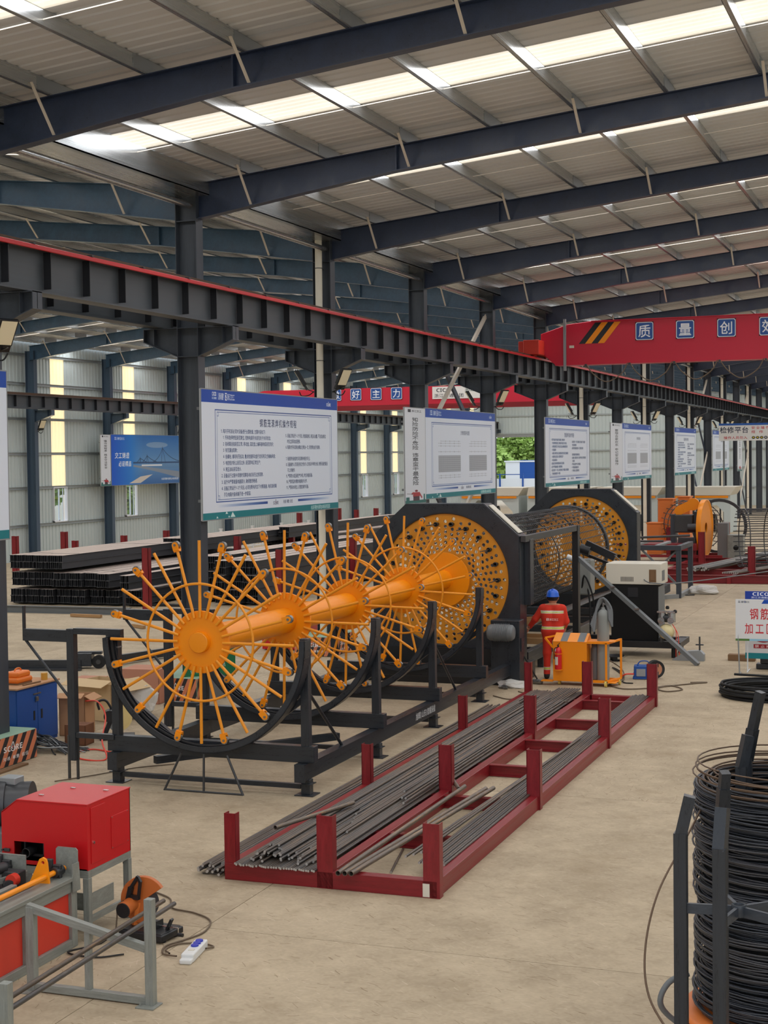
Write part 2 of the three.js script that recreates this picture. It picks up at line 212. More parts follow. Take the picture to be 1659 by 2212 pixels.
// ---------------------------------------------------------------- lettering: outline of each character on a 28-unit square
const GLYPHS = `
一1,13 1,15 27,15 27,13
上12,1 12,24 1,24 1,26 27,26 27,24 14,24 14,12 25,12 25,10 14,10 14,1
下1,3 1,5 12,5 12,28 15,28 15,12 24,18 25,16 15,10 15,5 27,5 27,3
不16,11 26,19 27,18 17,10|1,2 1,5 14,5 11,10 6,14 1,18 2,20 6,17 13,11 13,28 15,28 15,8 17,5 27,5 27,2
东7,18 6,20 2,25 3,27 8,21 9,18|19,19 25,26 27,25 21,18|2,4 2,6 9,6 5,12 4,13 5,16 14,15 14,25 10,25 11,28 15,27 16,26 16,15 25,15 25,13 16,13 16,9 14,9 14,13 7,13 11,6 26,6 26,4 13,4 14,1 12,0 10,4
严4,6 6,11 8,10 6,5|22,5 19,11 21,11 24,6|3,12 3,20 0,26 2,28 5,20 5,14 27,14 27,12 18,12 18,4 26,4 26,2 3,2 3,4 10,4 10,12|12,4 16,4 16,12 12,12
个13,9 13,28 15,28 15,9|14,0 11,5 0,12 2,14 11,8 14,4 18,8 26,14 28,12 19,7 15,3 16,1
中13,0 13,6 2,6 2,20 4,20 4,18 13,18 13,28 15,28 15,18 23,18 23,20 26,20 26,6 15,6 15,0|4,16 4,8 13,8 13,16|23,16 15,16 15,8 23,8
主10,2 15,6 2,6 2,9 13,9 13,15 4,15 4,17 13,17 13,25 1,25 1,27 27,27 27,25 15,25 15,17 24,17 24,15 15,15 15,9 26,9 26,6 16,6 18,5 14,2 12,1
乐6,17 1,24 2,26 8,18|20,18 25,26 27,25 21,17|3,15 13,15 13,25 9,26 10,28 14,27 16,26 16,15 26,15 26,12 16,12 16,6 13,6 13,12 5,12 7,5 20,4 25,3 24,1 18,2 4,3 4,9 3,13
于3,3 3,5 13,5 13,12 1,12 1,15 13,15 13,25 7,25 8,28 14,27 15,26 15,15 27,15 27,12 15,12 15,5 25,5 25,3
交9,8 7,10 2,14 3,15 11,8|17,9 25,16 27,14 19,8|10,13 8,13 11,19 13,21 9,23 1,26 2,28 11,25 14,22 17,25 21,26 26,28 27,26 23,25 19,23 16,21 19,16 21,13 18,13 17,15 14,19 12,18|12,1 14,5 1,5 1,7 27,7 27,5 15,5 16,4 14,0
产7,7 10,12 12,11 9,6|20,7 17,12 3,12 3,19 0,26 2,28 4,24 5,14 26,14 26,12 19,12 22,7|12,1 14,4 3,4 3,6 26,6 26,4 16,4 14,0
人13,1 12,8 9,18 1,26 3,28 8,23 12,17 14,11 16,17 20,23 26,28 28,26 20,19 16,11 15,5 15,1
件9,15 9,17 17,17 17,28 19,28 19,17 27,17 27,15 19,15 19,9 26,9 26,7 19,7 19,1 17,1 17,7 13,7 14,2 12,2 8,12 10,13 12,9 17,9 17,15|7,1 0,12 2,15 4,11 4,28 6,28 6,8 9,1
任9,24 9,27 27,27 27,24 19,24 19,15 27,15 27,13 19,13 19,5 26,3 25,1 9,4 10,6 17,5 17,13 8,13 8,15 17,15 17,24|8,0 6,5 3,9 0,13 1,15 5,11 5,28 7,28 7,7 10,1
位10,6 10,8 26,8 26,6|12,10 14,23 16,22 16,19 14,10|16,1 17,6 20,5 18,0|9,24 9,27 27,27 27,24 21,24 24,10 22,10 19,24|8,1 6,5 1,12 2,15 5,11 5,28 7,28 7,8 10,1
作15,1 11,9 8,12 10,14 14,8 16,8 16,28 18,28 18,21 27,21 27,18 18,18 18,14 27,14 27,12 18,12 18,8 27,8 27,5 15,5 17,1|8,1 6,5 1,12 2,15 5,11 5,28 7,28 7,8 10,1
供14,20 8,26 10,28 16,21|20,21 25,28 27,27 22,20|7,0 3,9 0,12 1,15 4,11 4,28 6,28 6,8 9,1|21,1 21,7 15,7 15,1 13,1 13,7 9,7 9,9 13,9 13,16 8,16 8,18 27,18 27,16 23,16 23,9 27,9 27,7 23,7 23,1|15,9 21,9 21,16 15,16
保13,4 23,4 23,9 13,9|11,2 11,11 17,11 17,15 8,15 8,17 16,17 10,23 8,25 9,26 17,19 17,28 19,28 19,18 26,27 28,25 20,17 27,17 27,15 19,15 19,11 26,11 26,2|8,1 6,5 0,12 1,14 5,11 5,28 7,28 7,7 10,1
信11,10 11,11 25,11 25,10|11,14 11,16 25,16 25,14|8,5 8,7 27,7 27,5|15,1 17,5 19,4 17,0|10,18 10,28 12,28 12,27 23,27 23,28 25,28 25,18|12,25 12,20 23,20 23,25|7,1 3,9 0,12 2,14 4,11 4,28 6,28 6,7 9,1
修20,14 18,15 13,18 14,19 17,18 21,15|23,17 20,19 13,22 14,23 18,22 22,20 24,18|25,20 22,23 17,25 11,26 13,28 18,26 24,24 27,21|8,9 8,23 10,23 10,9|16,6 24,6 20,10|16,0 12,6 10,9 12,10 15,7 18,11 10,13 11,15 20,12 27,15 28,13 21,11 25,7 26,4 25,4 17,4 18,1|6,1 2,9 0,13 1,15 4,11 4,28 6,28 6,7 8,1
做20,0 18,9 16,13 17,14 14,14 14,8 17,8 17,6 14,6 14,1 11,1 11,6 7,6 7,8 11,8 11,14 8,14 8,26 10,26 10,24 17,24 17,14 17,15 19,12 21,20 17,25 15,26 17,28 19,26 22,22 25,26 26,28 28,26 26,25 23,21 24,17 26,8 27,8 27,6 21,6 22,1|10,16 15,16 15,23 10,23|20,8 24,8 22,18 20,12|6,1 2,9 0,13 1,15 4,11 4,28 6,28 6,7 8,1
停13,8 23,8 23,11 13,11|11,7 11,12 25,12 25,7|8,14 8,19 10,19 10,16 25,16 25,19 27,19 27,14|16,1 17,3 9,3 9,5 27,5 27,3 19,3 18,0|11,18 11,20 17,20 17,26 12,26 13,28 18,27 19,20 24,20 24,18|7,0 0,12 2,15 4,11 4,28 6,28 6,8 9,1
元4,3 4,5 24,5 24,3|1,11 1,13 9,13 8,18 6,23 1,26 2,28 7,24 10,19 11,13 16,13 16,24 18,27 26,27 27,21 25,20 25,25 19,25 19,13 27,13 27,11
入8,3 13,8 10,15 6,22 1,26 3,28 8,23 12,18 15,11 21,23 26,27 28,25 21,18 16,9 9,1
全14,0 10,5 5,9 0,12 2,13 5,11 5,13 13,13 13,18 5,18 5,20 13,20 13,25 2,25 2,27 26,27 26,25 15,25 15,20 23,20 23,18 15,18 15,13 23,13 23,11 26,14 28,12 19,6 15,2 16,1|5,11 11,6 14,3 17,6 23,11
关6,2 9,7 3,7 3,9 13,9 13,14 1,14 1,16 12,16 11,20 7,23 1,26 2,28 9,25 12,22 14,18 17,22 21,26 26,28 27,25 23,24 19,20 16,16 27,16 27,14 15,14 15,9 25,9 25,7 19,7 23,1 20,1 17,7 9,7 11,6 10,4 8,1
内2,6 2,28 5,28 5,8 13,8 12,12 10,16 5,20 7,22 10,19 14,14 21,21 23,20 15,12 15,8 24,8 24,25 18,26 19,28 25,27 26,6 15,6 15,0 13,0 13,6
冲1,4 6,9 8,7 3,2|1,24 3,25 4,22 8,15 6,14|17,8 17,15 11,15 11,8|19,8 24,8 24,15 19,15|17,0 17,6 9,6 9,19 11,19 11,18 17,18 17,28 19,28 19,18 24,18 24,19 27,19 27,6 19,6 19,0
分19,1 17,2 26,14 27,12 21,5|9,1 4,9 1,12 3,14 5,12 5,14 11,14 9,19 7,23 1,26 3,28 8,24 12,19 13,14 21,14 19,25 14,25 14,27 21,27 22,24 23,12 5,12 11,2
创24,1 24,25 19,26 19,28 25,27 26,26 26,1|18,4 18,20 20,20 20,4|4,11 4,26 5,27 7,27 15,27 16,25 16,22 14,21 14,25 6,25 6,24 6,13 12,13 11,19 8,19 8,21 12,21 13,20 13,19 14,11|9,0 7,4 4,8 0,11 2,13 5,10 9,4 15,12 17,10 10,2 11,1
制19,3 19,20 21,20 21,3|24,1 24,25 20,25 21,28 25,27 26,26 26,1|4,1 1,9 3,10 4,7 8,7 8,10 1,10 1,12 8,12 8,15 2,15 2,25 4,25 4,17 8,17 8,28 10,28 10,17 14,17 14,23 11,23 12,25 15,25 16,23 16,15 10,15 10,12 17,12 17,10 10,10 10,7 16,7 16,5 10,5 10,1 8,1 8,5 5,5 6,2
刷18,4 18,20 20,20 20,4|24,1 24,25 20,25 20,28 25,27 26,26 26,1|5,13 5,25 7,25 7,15 10,15 10,28 11,28 11,15 14,15 14,22 12,22 13,24 16,24 16,23 16,13 11,13 11,10 16,10 16,2 3,2 2,17 0,26 2,27 4,22 5,10 10,10 10,13|5,4 14,4 14,8 5,8
前17,10 17,22 19,22 19,10|23,9 23,25 18,26 19,28 24,27 25,26 25,9|20,0 18,5 9,5 10,5 8,0 6,1 8,5 1,5 1,7 27,7 27,5 20,5 23,1|11,16 11,19 5,19 5,16|11,15 5,15 5,12 11,12|3,10 3,28 5,28 5,21 11,21 11,25 8,26 8,28 12,27 13,25 13,10
力11,0 11,7 2,7 2,9 11,9 10,15 7,21 1,26 3,28 9,22 12,16 14,9 24,9 23,18 22,23 21,25 20,25 15,25 16,27 22,27 23,26 24,24 26,7 14,7 14,0
加16,4 16,27 18,27 18,25 24,25 24,27 26,27 26,4|18,23 18,6 24,6 24,23|5,1 5,6 1,6 1,8 5,8 5,15 3,22 0,26 2,28 5,23 7,16 7,8 12,8 11,17 10,25 6,25 7,27 10,27 12,27 13,24 14,6 7,6 7,1
动2,3 2,5 13,5 13,3|18,1 18,7 14,7 14,9 18,9 18,16 16,22 13,26 15,28 18,23 20,16 20,9 25,9 24,18 23,25 22,25 18,25 19,27 24,27 25,26 26,24 27,7 21,7 21,1|2,24 12,22 12,24 14,23 11,15 10,15 11,20 4,21 7,12 14,12 14,10 1,10 1,12 5,12 3,18 1,22
勿7,0 6,5 3,10 0,14 2,15 7,7 11,7 9,13 6,19 2,23 4,25 8,20 11,14 14,7 18,7 16,15 13,21 9,26 11,28 15,22 18,15 20,7 24,7 24,17 23,23 22,25 21,25 17,25 17,27 22,28 23,27 25,24 26,5 8,5 10,1
区26,2 2,2 2,27 27,27 27,25 4,25 4,4 26,4|7,8 14,14 6,21 8,23 16,16 22,23 24,21 17,14 23,6 21,6 16,13 9,7
危9,4 16,4 15,7 7,7|9,0 7,4 4,7 1,10 2,12 4,10 4,18 3,22 0,26 2,28 5,23 6,18 7,10 27,10 27,7 17,7 19,3 18,2 10,2 11,1|10,12 10,24 10,26 12,27 14,28 23,28 25,27 27,25 27,22 25,21 25,24 24,25 13,25 12,25 12,24 12,14 21,14 20,19 16,19 16,21 21,21 22,21 22,19 23,12
即12,10 12,14 5,14 5,10|12,8 5,8 5,4 12,4|9,18 10,22 5,23 5,16 14,16 14,2 3,2 3,23 1,25 2,27 11,23 13,26 15,25 10,18|16,2 16,28 19,28 19,4 24,4 24,20 20,20 21,22 25,22 26,19 26,2
压19,17 23,22 25,21 21,16|3,2 3,16 0,27 2,28 5,17 5,4 27,4 27,2|15,6 15,12 7,12 7,14 15,14 15,24 5,24 5,27 27,27 27,24 17,24 17,14 26,14 26,12 17,12 17,6
及2,2 2,4 7,4 7,13 5,19 0,25 2,27 6,22 9,12 16,22 8,26 9,28 17,23 26,28 28,26 19,22 24,15 26,10 18,9 20,2|18,20 14,16 11,11 9,4 17,4 16,11 23,11 22,15
可1,3 1,5 21,5 21,25 15,25 16,28 23,27 23,5 27,5 27,3|6,11 14,11 14,18 6,18|4,9 4,23 6,23 6,20 16,20 16,9
台5,15 5,28 7,28 7,26 21,26 21,28 23,28 23,15|7,24 7,17 21,17 21,24|3,13 23,11 25,14 26,12 19,4 17,5 21,9 6,10 14,1 12,0 6,7 2,11
各5,17 5,28 8,28 8,27 20,27 20,28 23,28 23,17|8,25 8,19 20,19 20,25|10,0 8,4 1,9 3,11 7,7 12,12 0,16 1,18 14,13 26,18 28,16 16,12 23,4 22,3 11,4 12,1|9,6 20,6 14,10
合15,0 11,5 6,8 1,11 2,13 7,11 7,12 21,12 21,10 26,13 28,11 19,6 15,3 16,1|8,10 14,4 21,10|5,16 5,28 7,28 7,26 21,26 21,28 23,28 23,16|7,24 7,18 21,18 21,24
后4,3 4,16 3,21 0,26 2,28 5,22 6,11 27,11 27,9 6,9 6,5 25,2 23,1|9,15 9,28 11,28 11,26 23,26 23,28 25,28 25,15|11,24 11,17 23,17 23,24
否16,9 26,14 27,12 18,7|5,17 5,28 7,28 7,26 21,26 21,28 24,28 24,17|7,24 7,19 21,19 21,24|1,2 1,4 14,4 10,8 0,12 2,15 13,8 13,16 15,16 15,7 17,4 27,4 27,2
吹15,0 12,10 10,13 12,14 15,8 25,8 23,13 25,14 27,6 16,6 17,1|17,10 17,17 14,22 9,26 10,28 14,25 19,19 23,26 26,28 28,26 24,23 21,19 19,14 20,10|2,3 2,23 4,23 4,20 10,20 10,3|4,5 7,5 7,18 4,18
员7,4 21,4 21,7 7,7|5,2 5,9 23,9 23,2|13,16 12,21 9,24 1,26 3,28 11,25 14,22 15,16|15,23 26,28 27,26 16,22|4,12 4,23 6,23 6,14 22,14 22,22 24,22 24,12
周4,2 4,16 3,22 0,27 2,28 5,23 6,17 6,4 23,4 23,25 18,26 19,28 25,27 25,2|13,5 13,7 8,7 8,9 13,9 13,12 7,12 7,14 21,14 21,12 15,12 15,9 21,9 21,7 15,7 15,5|9,16 9,26 11,26 11,24 20,24 20,16|11,18 18,18 18,22 11,22
品8,4 20,4 20,9 8,9|6,2 6,12 22,12 22,2|2,15 2,28 4,28 4,26 10,26 10,28 12,28 12,15|4,24 4,17 10,17 10,24|15,15 15,28 18,28 18,26 24,26 24,28 26,28 26,15|18,24 18,17 24,17 24,24
响2,3 2,23 4,23 4,20 9,20 9,3|4,5 7,5 7,18 4,18|18,0 16,5 11,5 11,28 13,28 13,7 25,7 24,25 21,26 22,28 25,28 26,27 27,25 27,5 18,5 20,1|17,12 21,12 21,19 17,19|16,11 16,22 17,22 17,21 22,21 22,11
商7,6 9,10 11,9 9,6|16,13 21,18 23,16 17,12|11,12 6,16 7,18 13,13|19,6 16,10 3,10 3,28 5,28 5,12 23,12 23,26 19,26 19,28 25,27 25,10 19,10 21,6|9,17 9,25 10,25 10,24 19,24 19,17|10,19 17,19 17,22 10,22|12,1 13,4 1,4 1,6 27,6 27,4 16,4 14,0
嘴18,16 18,18 13,18 13,16|20,16 24,16 24,18 20,18|13,14 14,12 20,12 18,14|14,9 9,14 10,16 11,15 11,19 10,24 8,26 10,28 13,23 18,23 18,27 20,27 20,23 24,23 24,26 21,26 22,27 25,27 26,25 26,14 21,14 23,11 22,10 16,11 16,10|18,19 18,21 13,21 13,19|20,19 24,19 24,21 20,21|26,2 22,4 22,1 20,1 20,7 21,9 25,9 27,8 27,6 26,6 25,7 22,7 22,5 27,3|10,2 10,8 9,8 9,10 19,8 19,7 16,7 16,5 19,5 19,3 16,3 16,1 14,1 14,7 12,8 12,2|2,3 2,23 3,23 3,21 8,21 8,3|3,5 6,5 6,19 3,19
器5,4 10,4 10,8 5,8|18,4 23,4 23,8 18,8|17,11 21,13 13,13 14,10 12,10 12,2 3,2 3,10 12,10 10,13 1,13 1,15 8,15 0,20 2,21 3,21 3,28 5,28 5,27 12,28 12,19 7,19 11,15 16,15 21,19 16,19 16,28 18,28 18,27 25,28 25,21 26,21 28,19 19,15 27,15 27,13 22,13 23,12 18,10|16,2 16,10 25,10 25,2|5,25 5,21 10,21 10,25|18,25 18,21 23,21 23,25
团2,2 2,28 4,28 4,27 24,27 24,28 26,28 26,2|4,25 4,4 24,4 24,25|15,5 15,9 6,9 6,11 15,11 12,14 6,19 7,20 13,16 15,13 15,21 12,21 13,23 17,22 18,21 18,11 22,11 22,9 18,9 18,5
固10,16 18,16 18,20 10,20|8,14 8,22 20,22 20,14 15,14 15,10 22,10 22,9 15,9 15,5 13,5 13,9 6,9 6,10 13,10 13,14|2,2 2,28 4,28 4,26 24,26 24,28 26,28 26,2|4,24 4,4 24,4 24,24
图10,17 17,19 18,18 11,16|7,21 19,24 20,22 8,19|2,2 2,28 4,28 4,27 24,27 24,28 26,28 26,2|4,25 4,4 24,4 24,25|12,4 10,7 5,11 7,12 9,10 12,12 5,15 6,17 14,14 22,17 23,15 16,13 20,9 21,7 20,7 12,7 13,5|10,9 18,8 14,12
在11,0 9,5 1,5 1,7 8,7 4,14 1,17 2,19 5,16 5,28 7,28 7,13 11,7 27,7 27,5 12,5 13,1|17,9 17,14 10,14 10,17 17,17 17,25 9,25 9,27 27,27 27,25 19,25 19,17 26,17 26,14 19,14 19,9
培12,7 14,12 16,11 14,6|12,17 12,28 14,28 14,26 23,26 23,28 25,28 25,17|14,24 14,19 23,19 23,24|17,1 18,4 10,4 10,6 26,6 26,4 20,4 19,0|22,6 20,12 9,12 9,14 27,14 27,12 22,12 24,7|1,22 1,24 10,20 10,18 6,19 6,10 10,10 10,8 6,8 6,1 4,1 4,8 1,8 1,10 4,10 4,20
墩11,9 15,9 15,11 11,11|9,7 9,13 17,13 17,7|21,9 24,9 23,18|21,0 19,10 17,13 19,15 20,12 22,20 18,25 16,26 18,28 22,23 25,26 26,28 28,26 26,25 23,20 25,17 26,9 27,9 27,7 21,7 23,1|11,1 13,4 8,4 8,6 18,6 18,4 15,4 13,1|8,21 8,23 12,22 12,26 9,26 10,28 13,27 14,26 14,22 18,21 18,19 14,20 14,19 18,15 16,14 9,15 9,16 14,16 12,18 12,20|0,21 1,24 9,20 8,18 6,19 6,10 8,10 8,8 6,8 6,1 4,1 4,8 1,8 1,10 4,10 4,20
处12,7 9,18 6,10 7,7|6,1 3,11 1,15 3,16 5,13 8,20 0,26 2,28 9,22 13,25 18,26 27,27 28,25 18,24 14,23 10,20 13,11 14,5 7,5 8,1|17,0 17,22 20,22 20,10 25,17 27,16 20,8 20,0
备19,5 14,9 9,5|10,0 8,3 5,6 2,8 3,10 8,7 12,10 0,13 1,15 10,13 14,11 18,13 26,15 28,13 20,11 16,10 21,6 23,4 22,3 11,3 13,1|7,22 13,22 13,25 7,25|7,20 7,17 13,17 13,20|21,22 21,25 15,25 15,22|21,20 15,20 15,17 21,17|4,15 4,28 7,28 7,27 21,27 21,28 24,28 24,15
复8,12 21,12 21,14 8,14|8,9 21,9 21,11 8,11|6,7 6,16 9,16 2,22 4,23 7,20 12,24 0,26 1,28 14,25 26,28 27,26 17,24 23,19 22,18 10,18 11,16 24,16 24,7|7,0 1,8 2,10 7,5 26,5 26,3 8,3 9,1|20,20 14,23 9,20
多13,0 7,6 3,8 4,9 11,5 19,5 13,10 10,7 8,8 12,11 2,14 3,16 10,14 18,10 23,4 21,3 13,3 15,1|17,11 11,17 5,19 7,21 16,16 24,16 22,18 18,21 14,18 12,19 16,22 2,26 3,28 12,26 21,21 27,14 25,13 18,14 20,11
天1,12 1,14 12,14 10,18 7,22 1,26 2,28 8,24 12,20 14,16 17,21 21,25 26,28 28,26 22,23 18,19 16,14 27,14 27,12 15,12 15,5 25,5 25,3 2,3 2,5 13,5 13,12
好1,17 6,20 4,23 0,26 2,28 6,24 8,22 11,25 12,23 9,20 11,12 12,7 6,7 7,1 5,0 4,7 1,7 1,9 3,9|10,9 9,12 7,18 4,16 5,9|19,10 19,13 12,13 12,15 19,15 19,25 14,26 15,28 20,27 21,26 21,15 27,15 27,13 21,13 21,10 27,4 25,2 13,3 13,5 23,5
如11,9 8,19 5,16 6,9|2,17 7,21 1,26 2,28 9,22 12,25 13,23 10,20 13,7 7,7 8,1 6,0 5,7 1,7 1,9 4,9|15,4 15,27 17,27 17,25 24,25 24,27 26,27 26,4|17,23 17,6 24,6 24,23
子13,9 13,14 1,14 1,16 13,16 13,25 7,25 8,28 15,27 15,16 27,16 27,14 15,14 15,11 25,4 23,2 4,2 4,5 20,5
守5,17 9,23 11,22 6,16|17,8 17,12 1,12 1,14 17,14 17,25 12,25 12,28 18,27 19,26 19,14 27,14 27,12 19,12 19,8|12,1 13,4 2,4 2,10 4,10 4,6 24,6 24,10 26,10 26,4 16,4 14,0
安12,1 13,4 2,4 2,10 4,10 4,6 24,6 24,10 26,10 26,4 15,4 14,0|19,14 18,16 15,20 8,18 11,14|8,14 5,19 13,22 10,23 2,26 3,28 12,25 15,23 24,28 26,26 17,21 19,19 21,14 27,14 27,12 12,12 14,8 12,7 9,12 1,12 1,14
完6,9 6,11 22,11 22,9|1,15 1,17 9,17 8,21 6,24 1,26 2,28 7,26 10,22 11,17 16,17 16,24 18,27 24,27 26,27 27,25 27,22 25,21 25,25 19,25 18,17 27,17 27,15|12,1 13,4 2,4 2,10 4,10 4,6 24,6 24,10 26,10 26,4 16,4 14,0
定6,14 3,23 1,26 2,28 7,21 10,25 14,27 27,27 27,25 15,25 15,19 24,19 24,17 15,17 15,12 23,12 23,10 6,10 6,12 13,12 13,24 9,21 8,18 8,14|12,1 13,4 2,4 2,10 4,10 4,6 24,6 24,10 26,10 26,4 16,4 14,0
家12,1 13,3 2,3 2,9 4,9 4,5 24,5 24,9 26,9 26,3 15,3 14,0|22,11 16,16 13,12 15,10 22,10 22,8 6,8 6,10 12,10 9,12 2,14 3,16 11,13 13,14 10,16 2,19 3,21 10,18 14,16 14,18 11,20 6,23 1,24 2,26 11,22 15,20 15,22 14,25 13,26 9,26 10,28 14,27 17,25 17,22 17,18 18,17 20,21 23,24 26,27 28,25 24,23 22,20 20,16 24,13
容9,7 2,12 4,14 11,7|17,8 24,14 26,12 18,7|14,9 10,13 1,19 2,21 6,19 6,28 8,28 8,27 20,27 20,28 22,28 22,19 26,21 27,19 19,14 15,11 16,10|8,25 8,20 20,20 20,25|8,18 14,12 20,18|12,1 13,3 2,3 2,9 4,9 4,5 24,5 24,9 26,9 26,3 16,3 14,0
察8,21 1,26 3,27 5,26 10,22|18,22 25,27 27,26 19,21|3,13 6,15 1,18 2,19 9,15 9,16 19,16 19,15 26,18 28,17 21,14 25,8 24,7 16,7 15,5 14,6 19,14 10,14 14,8 8,7 9,6 7,5 4,10 1,12 2,13 7,9 11,9 10,12 7,10 6,11 9,13 7,14 5,12|17,9 22,9 20,12|4,18 4,20 13,20 13,26 9,26 10,28 15,27 15,20 24,20 24,18|12,1 13,3 1,3 1,7 4,7 4,5 24,5 24,7 27,7 27,3 16,3 14,0
对14,14 17,20 19,19 16,13|2,12 7,17 6,21 1,26 2,28 9,19 12,24 14,22 10,17 13,5 2,4 2,7 10,7 8,15 4,11|22,0 22,8 13,8 13,10 22,10 22,25 17,25 18,28 23,27 24,10 27,10 27,8 24,8 24,0
尊19,0 17,4 10,4 11,3 8,0 6,1 8,4 1,4 1,5 11,5 11,7 4,7 4,18 18,18 18,20 1,20 1,22 7,22 6,23 11,27 12,25 8,22 18,22 18,26 14,26 14,28 18,28 20,27 20,22 27,22 27,20 20,20 20,18 24,18 24,7 17,7 17,5 27,5 27,4 20,4 22,1|15,5 15,7 12,7 12,5|22,15 22,16 6,16 6,15|6,9 10,9 10,10 9,11 6,12 7,13 10,12 12,10 12,9 15,9 16,11 16,12 22,12 22,13 6,13|17,9 22,9 22,10 18,11
尘7,4 1,11 2,12 9,4|19,5 25,12 27,10 20,4|13,1 13,13 15,13 15,1|13,14 13,17 3,17 3,19 13,19 13,25 1,25 1,27 27,27 27,25 15,25 15,19 25,19 25,17 15,17 15,14
山3,7 3,25 23,25 23,28 25,28 25,7 23,7 23,23 15,23 15,1 13,1 13,23 5,23 5,7
岗3,1 3,7 25,7 25,1 23,1 23,5 15,5 15,0 13,0 13,5 5,5 5,1|3,10 3,28 5,28 5,12 23,12 23,25 18,26 19,28 25,27 26,10|6,15 13,19 6,23 7,25 15,20 20,24 21,23 16,19 21,13 19,13 15,17 8,13
州6,1 6,16 5,21 1,26 3,28 6,22 8,16 9,1|15,2 15,26 17,26 17,2|23,1 23,27 25,27 25,1|3,8 0,16 2,16 5,8|9,9 11,16 13,16 11,8|17,9 21,16 22,15 19,8
工1,23 1,26 27,26 27,23 15,23 15,6 26,6 26,4 3,4 3,6 13,6 13,23
布11,0 10,5 1,5 1,7 9,7 4,14 0,17 2,19 6,15 6,25 8,25 8,15 14,15 14,28 16,28 16,15 23,15 23,22 18,23 19,25 24,24 25,23 25,13 16,13 16,9 14,9 14,13 8,13 11,7 27,7 27,5 12,5 13,1
常9,11 20,11 20,14 9,14|4,18 4,26 6,26 6,20 13,20 13,28 15,28 15,20 22,20 22,24 18,25 19,27 23,26 24,25 24,18 15,18 15,15 22,15 22,9 6,9 6,15 13,15 13,18|4,2 7,5 2,5 2,11 4,11 4,7 24,7 24,11 26,11 26,5 15,5 15,0 13,0 13,5 7,5 9,4 7,2 6,1|22,1 19,4 21,5 24,1
干1,12 1,15 13,15 13,28 15,28 15,15 27,15 27,12 15,12 15,5 26,5 26,3 3,3 3,5 13,5 13,12
平5,7 7,14 9,13 7,6|21,6 18,13 20,14 24,7|1,15 1,17 13,17 13,28 15,28 15,17 27,17 27,15 15,15 15,5 25,5 25,2 3,2 3,5 13,5 13,15
并18,9 18,15 10,15 10,9|20,0 17,7 2,7 2,9 8,9 8,15 1,15 1,17 8,17 5,24 1,26 3,28 7,25 9,21 10,17 18,17 18,28 20,28 20,17 27,17 27,15 20,15 20,9 26,9 26,7 20,7 22,1|6,1 9,7 11,6 8,0
序10,12 16,15 6,15 6,17 15,17 15,26 10,26 11,28 17,27 17,17 24,17 21,21 22,22 27,16 20,15 18,14 24,9 23,8 8,8 8,10 21,10 16,13 12,11|13,1 15,4 3,4 3,17 0,27 2,28 5,17 5,6 27,6 27,4 17,4 15,0
应7,11 10,21 12,20 9,10|13,9 16,19 18,19 15,9|13,1 15,4 3,4 3,17 1,27 2,28 5,17 5,6 27,6 27,4 17,4 15,0|6,24 6,26 27,26 27,24 19,24 26,9 23,8 17,24
座21,7 19,13 17,16 17,7 15,7 15,19 7,19 7,21 15,21 15,25 5,25 5,27 27,27 27,25 17,25 17,21 25,21 25,19 17,19 17,16 19,17 22,13 26,17 27,16 22,11 23,8|10,7 7,14 5,16 7,17 10,13 13,17 14,15 11,11 12,8|13,1 15,4 3,4 3,17 0,26 2,28 5,17 5,6 27,6 27,4 17,4 15,0
建11,3 11,5 16,5 16,7 9,7 9,9 16,9 16,11 11,11 11,13 16,13 16,15 10,15 10,17 16,17 16,19 9,19 9,21 16,21 16,24 18,24 18,21 27,21 27,19 18,19 18,17 26,17 26,15 18,15 18,13 25,13 25,9 27,9 27,7 25,7 25,3 18,3 18,0 16,0 16,3|18,9 23,9 23,11 18,11|18,7 18,5 23,5 23,7|2,14 3,13 7,13 5,20 3,15 2,16 4,22 1,26 2,28 6,23 9,26 14,27 27,27 27,25 14,25 10,24 7,21 9,11 5,11 9,3 8,2 1,2 1,4 6,4 1,12
开18,4 18,13 10,13 10,4|1,13 1,15 8,15 7,19 5,23 1,26 3,28 7,24 9,20 10,15 18,15 18,28 21,28 21,15 27,15 27,13 21,13 21,4 26,4 26,2 2,2 2,4 8,4 8,13
影24,1 17,7 18,9 26,2|25,9 17,16 18,17 27,10|25,18 23,21 16,26 17,28 25,22 27,18|5,16 13,16 13,19 5,19|12,22 14,26 16,25 13,21|5,6 14,6 14,8 5,8|5,3 14,3 14,5 5,5|3,1 3,10 16,10 16,1|4,21 1,25 3,27 6,22|7,10 8,11 1,11 1,13 17,13 17,11 10,11 9,10|3,15 3,21 8,21 8,26 5,26 6,28 9,27 10,26 10,21 15,21 15,15
必8,2 16,8 17,6 10,1|4,9 2,16 0,19 2,20 4,17 6,10|21,11 26,21 28,20 23,10|22,2 19,8 15,13 11,18 11,8 8,8 8,19 0,24 2,26 8,22 9,26 10,27 18,28 21,27 22,25 23,21 20,20 20,23 20,25 13,25 11,25 11,20 16,15 21,9 25,3
态11,13 15,17 17,16 12,12|7,18 8,26 9,27 18,27 21,27 22,25 22,22 20,22 19,25 10,25 9,18|11,18 16,23 18,22 13,17|21,18 25,26 27,26 23,18|4,18 1,26 3,27 6,19|13,0 12,5 1,5 1,7 12,7 10,10 6,13 1,16 2,17 8,15 12,11 14,7 17,11 21,15 26,17 27,15 23,13 19,11 16,7 27,7 27,5 15,5 15,0
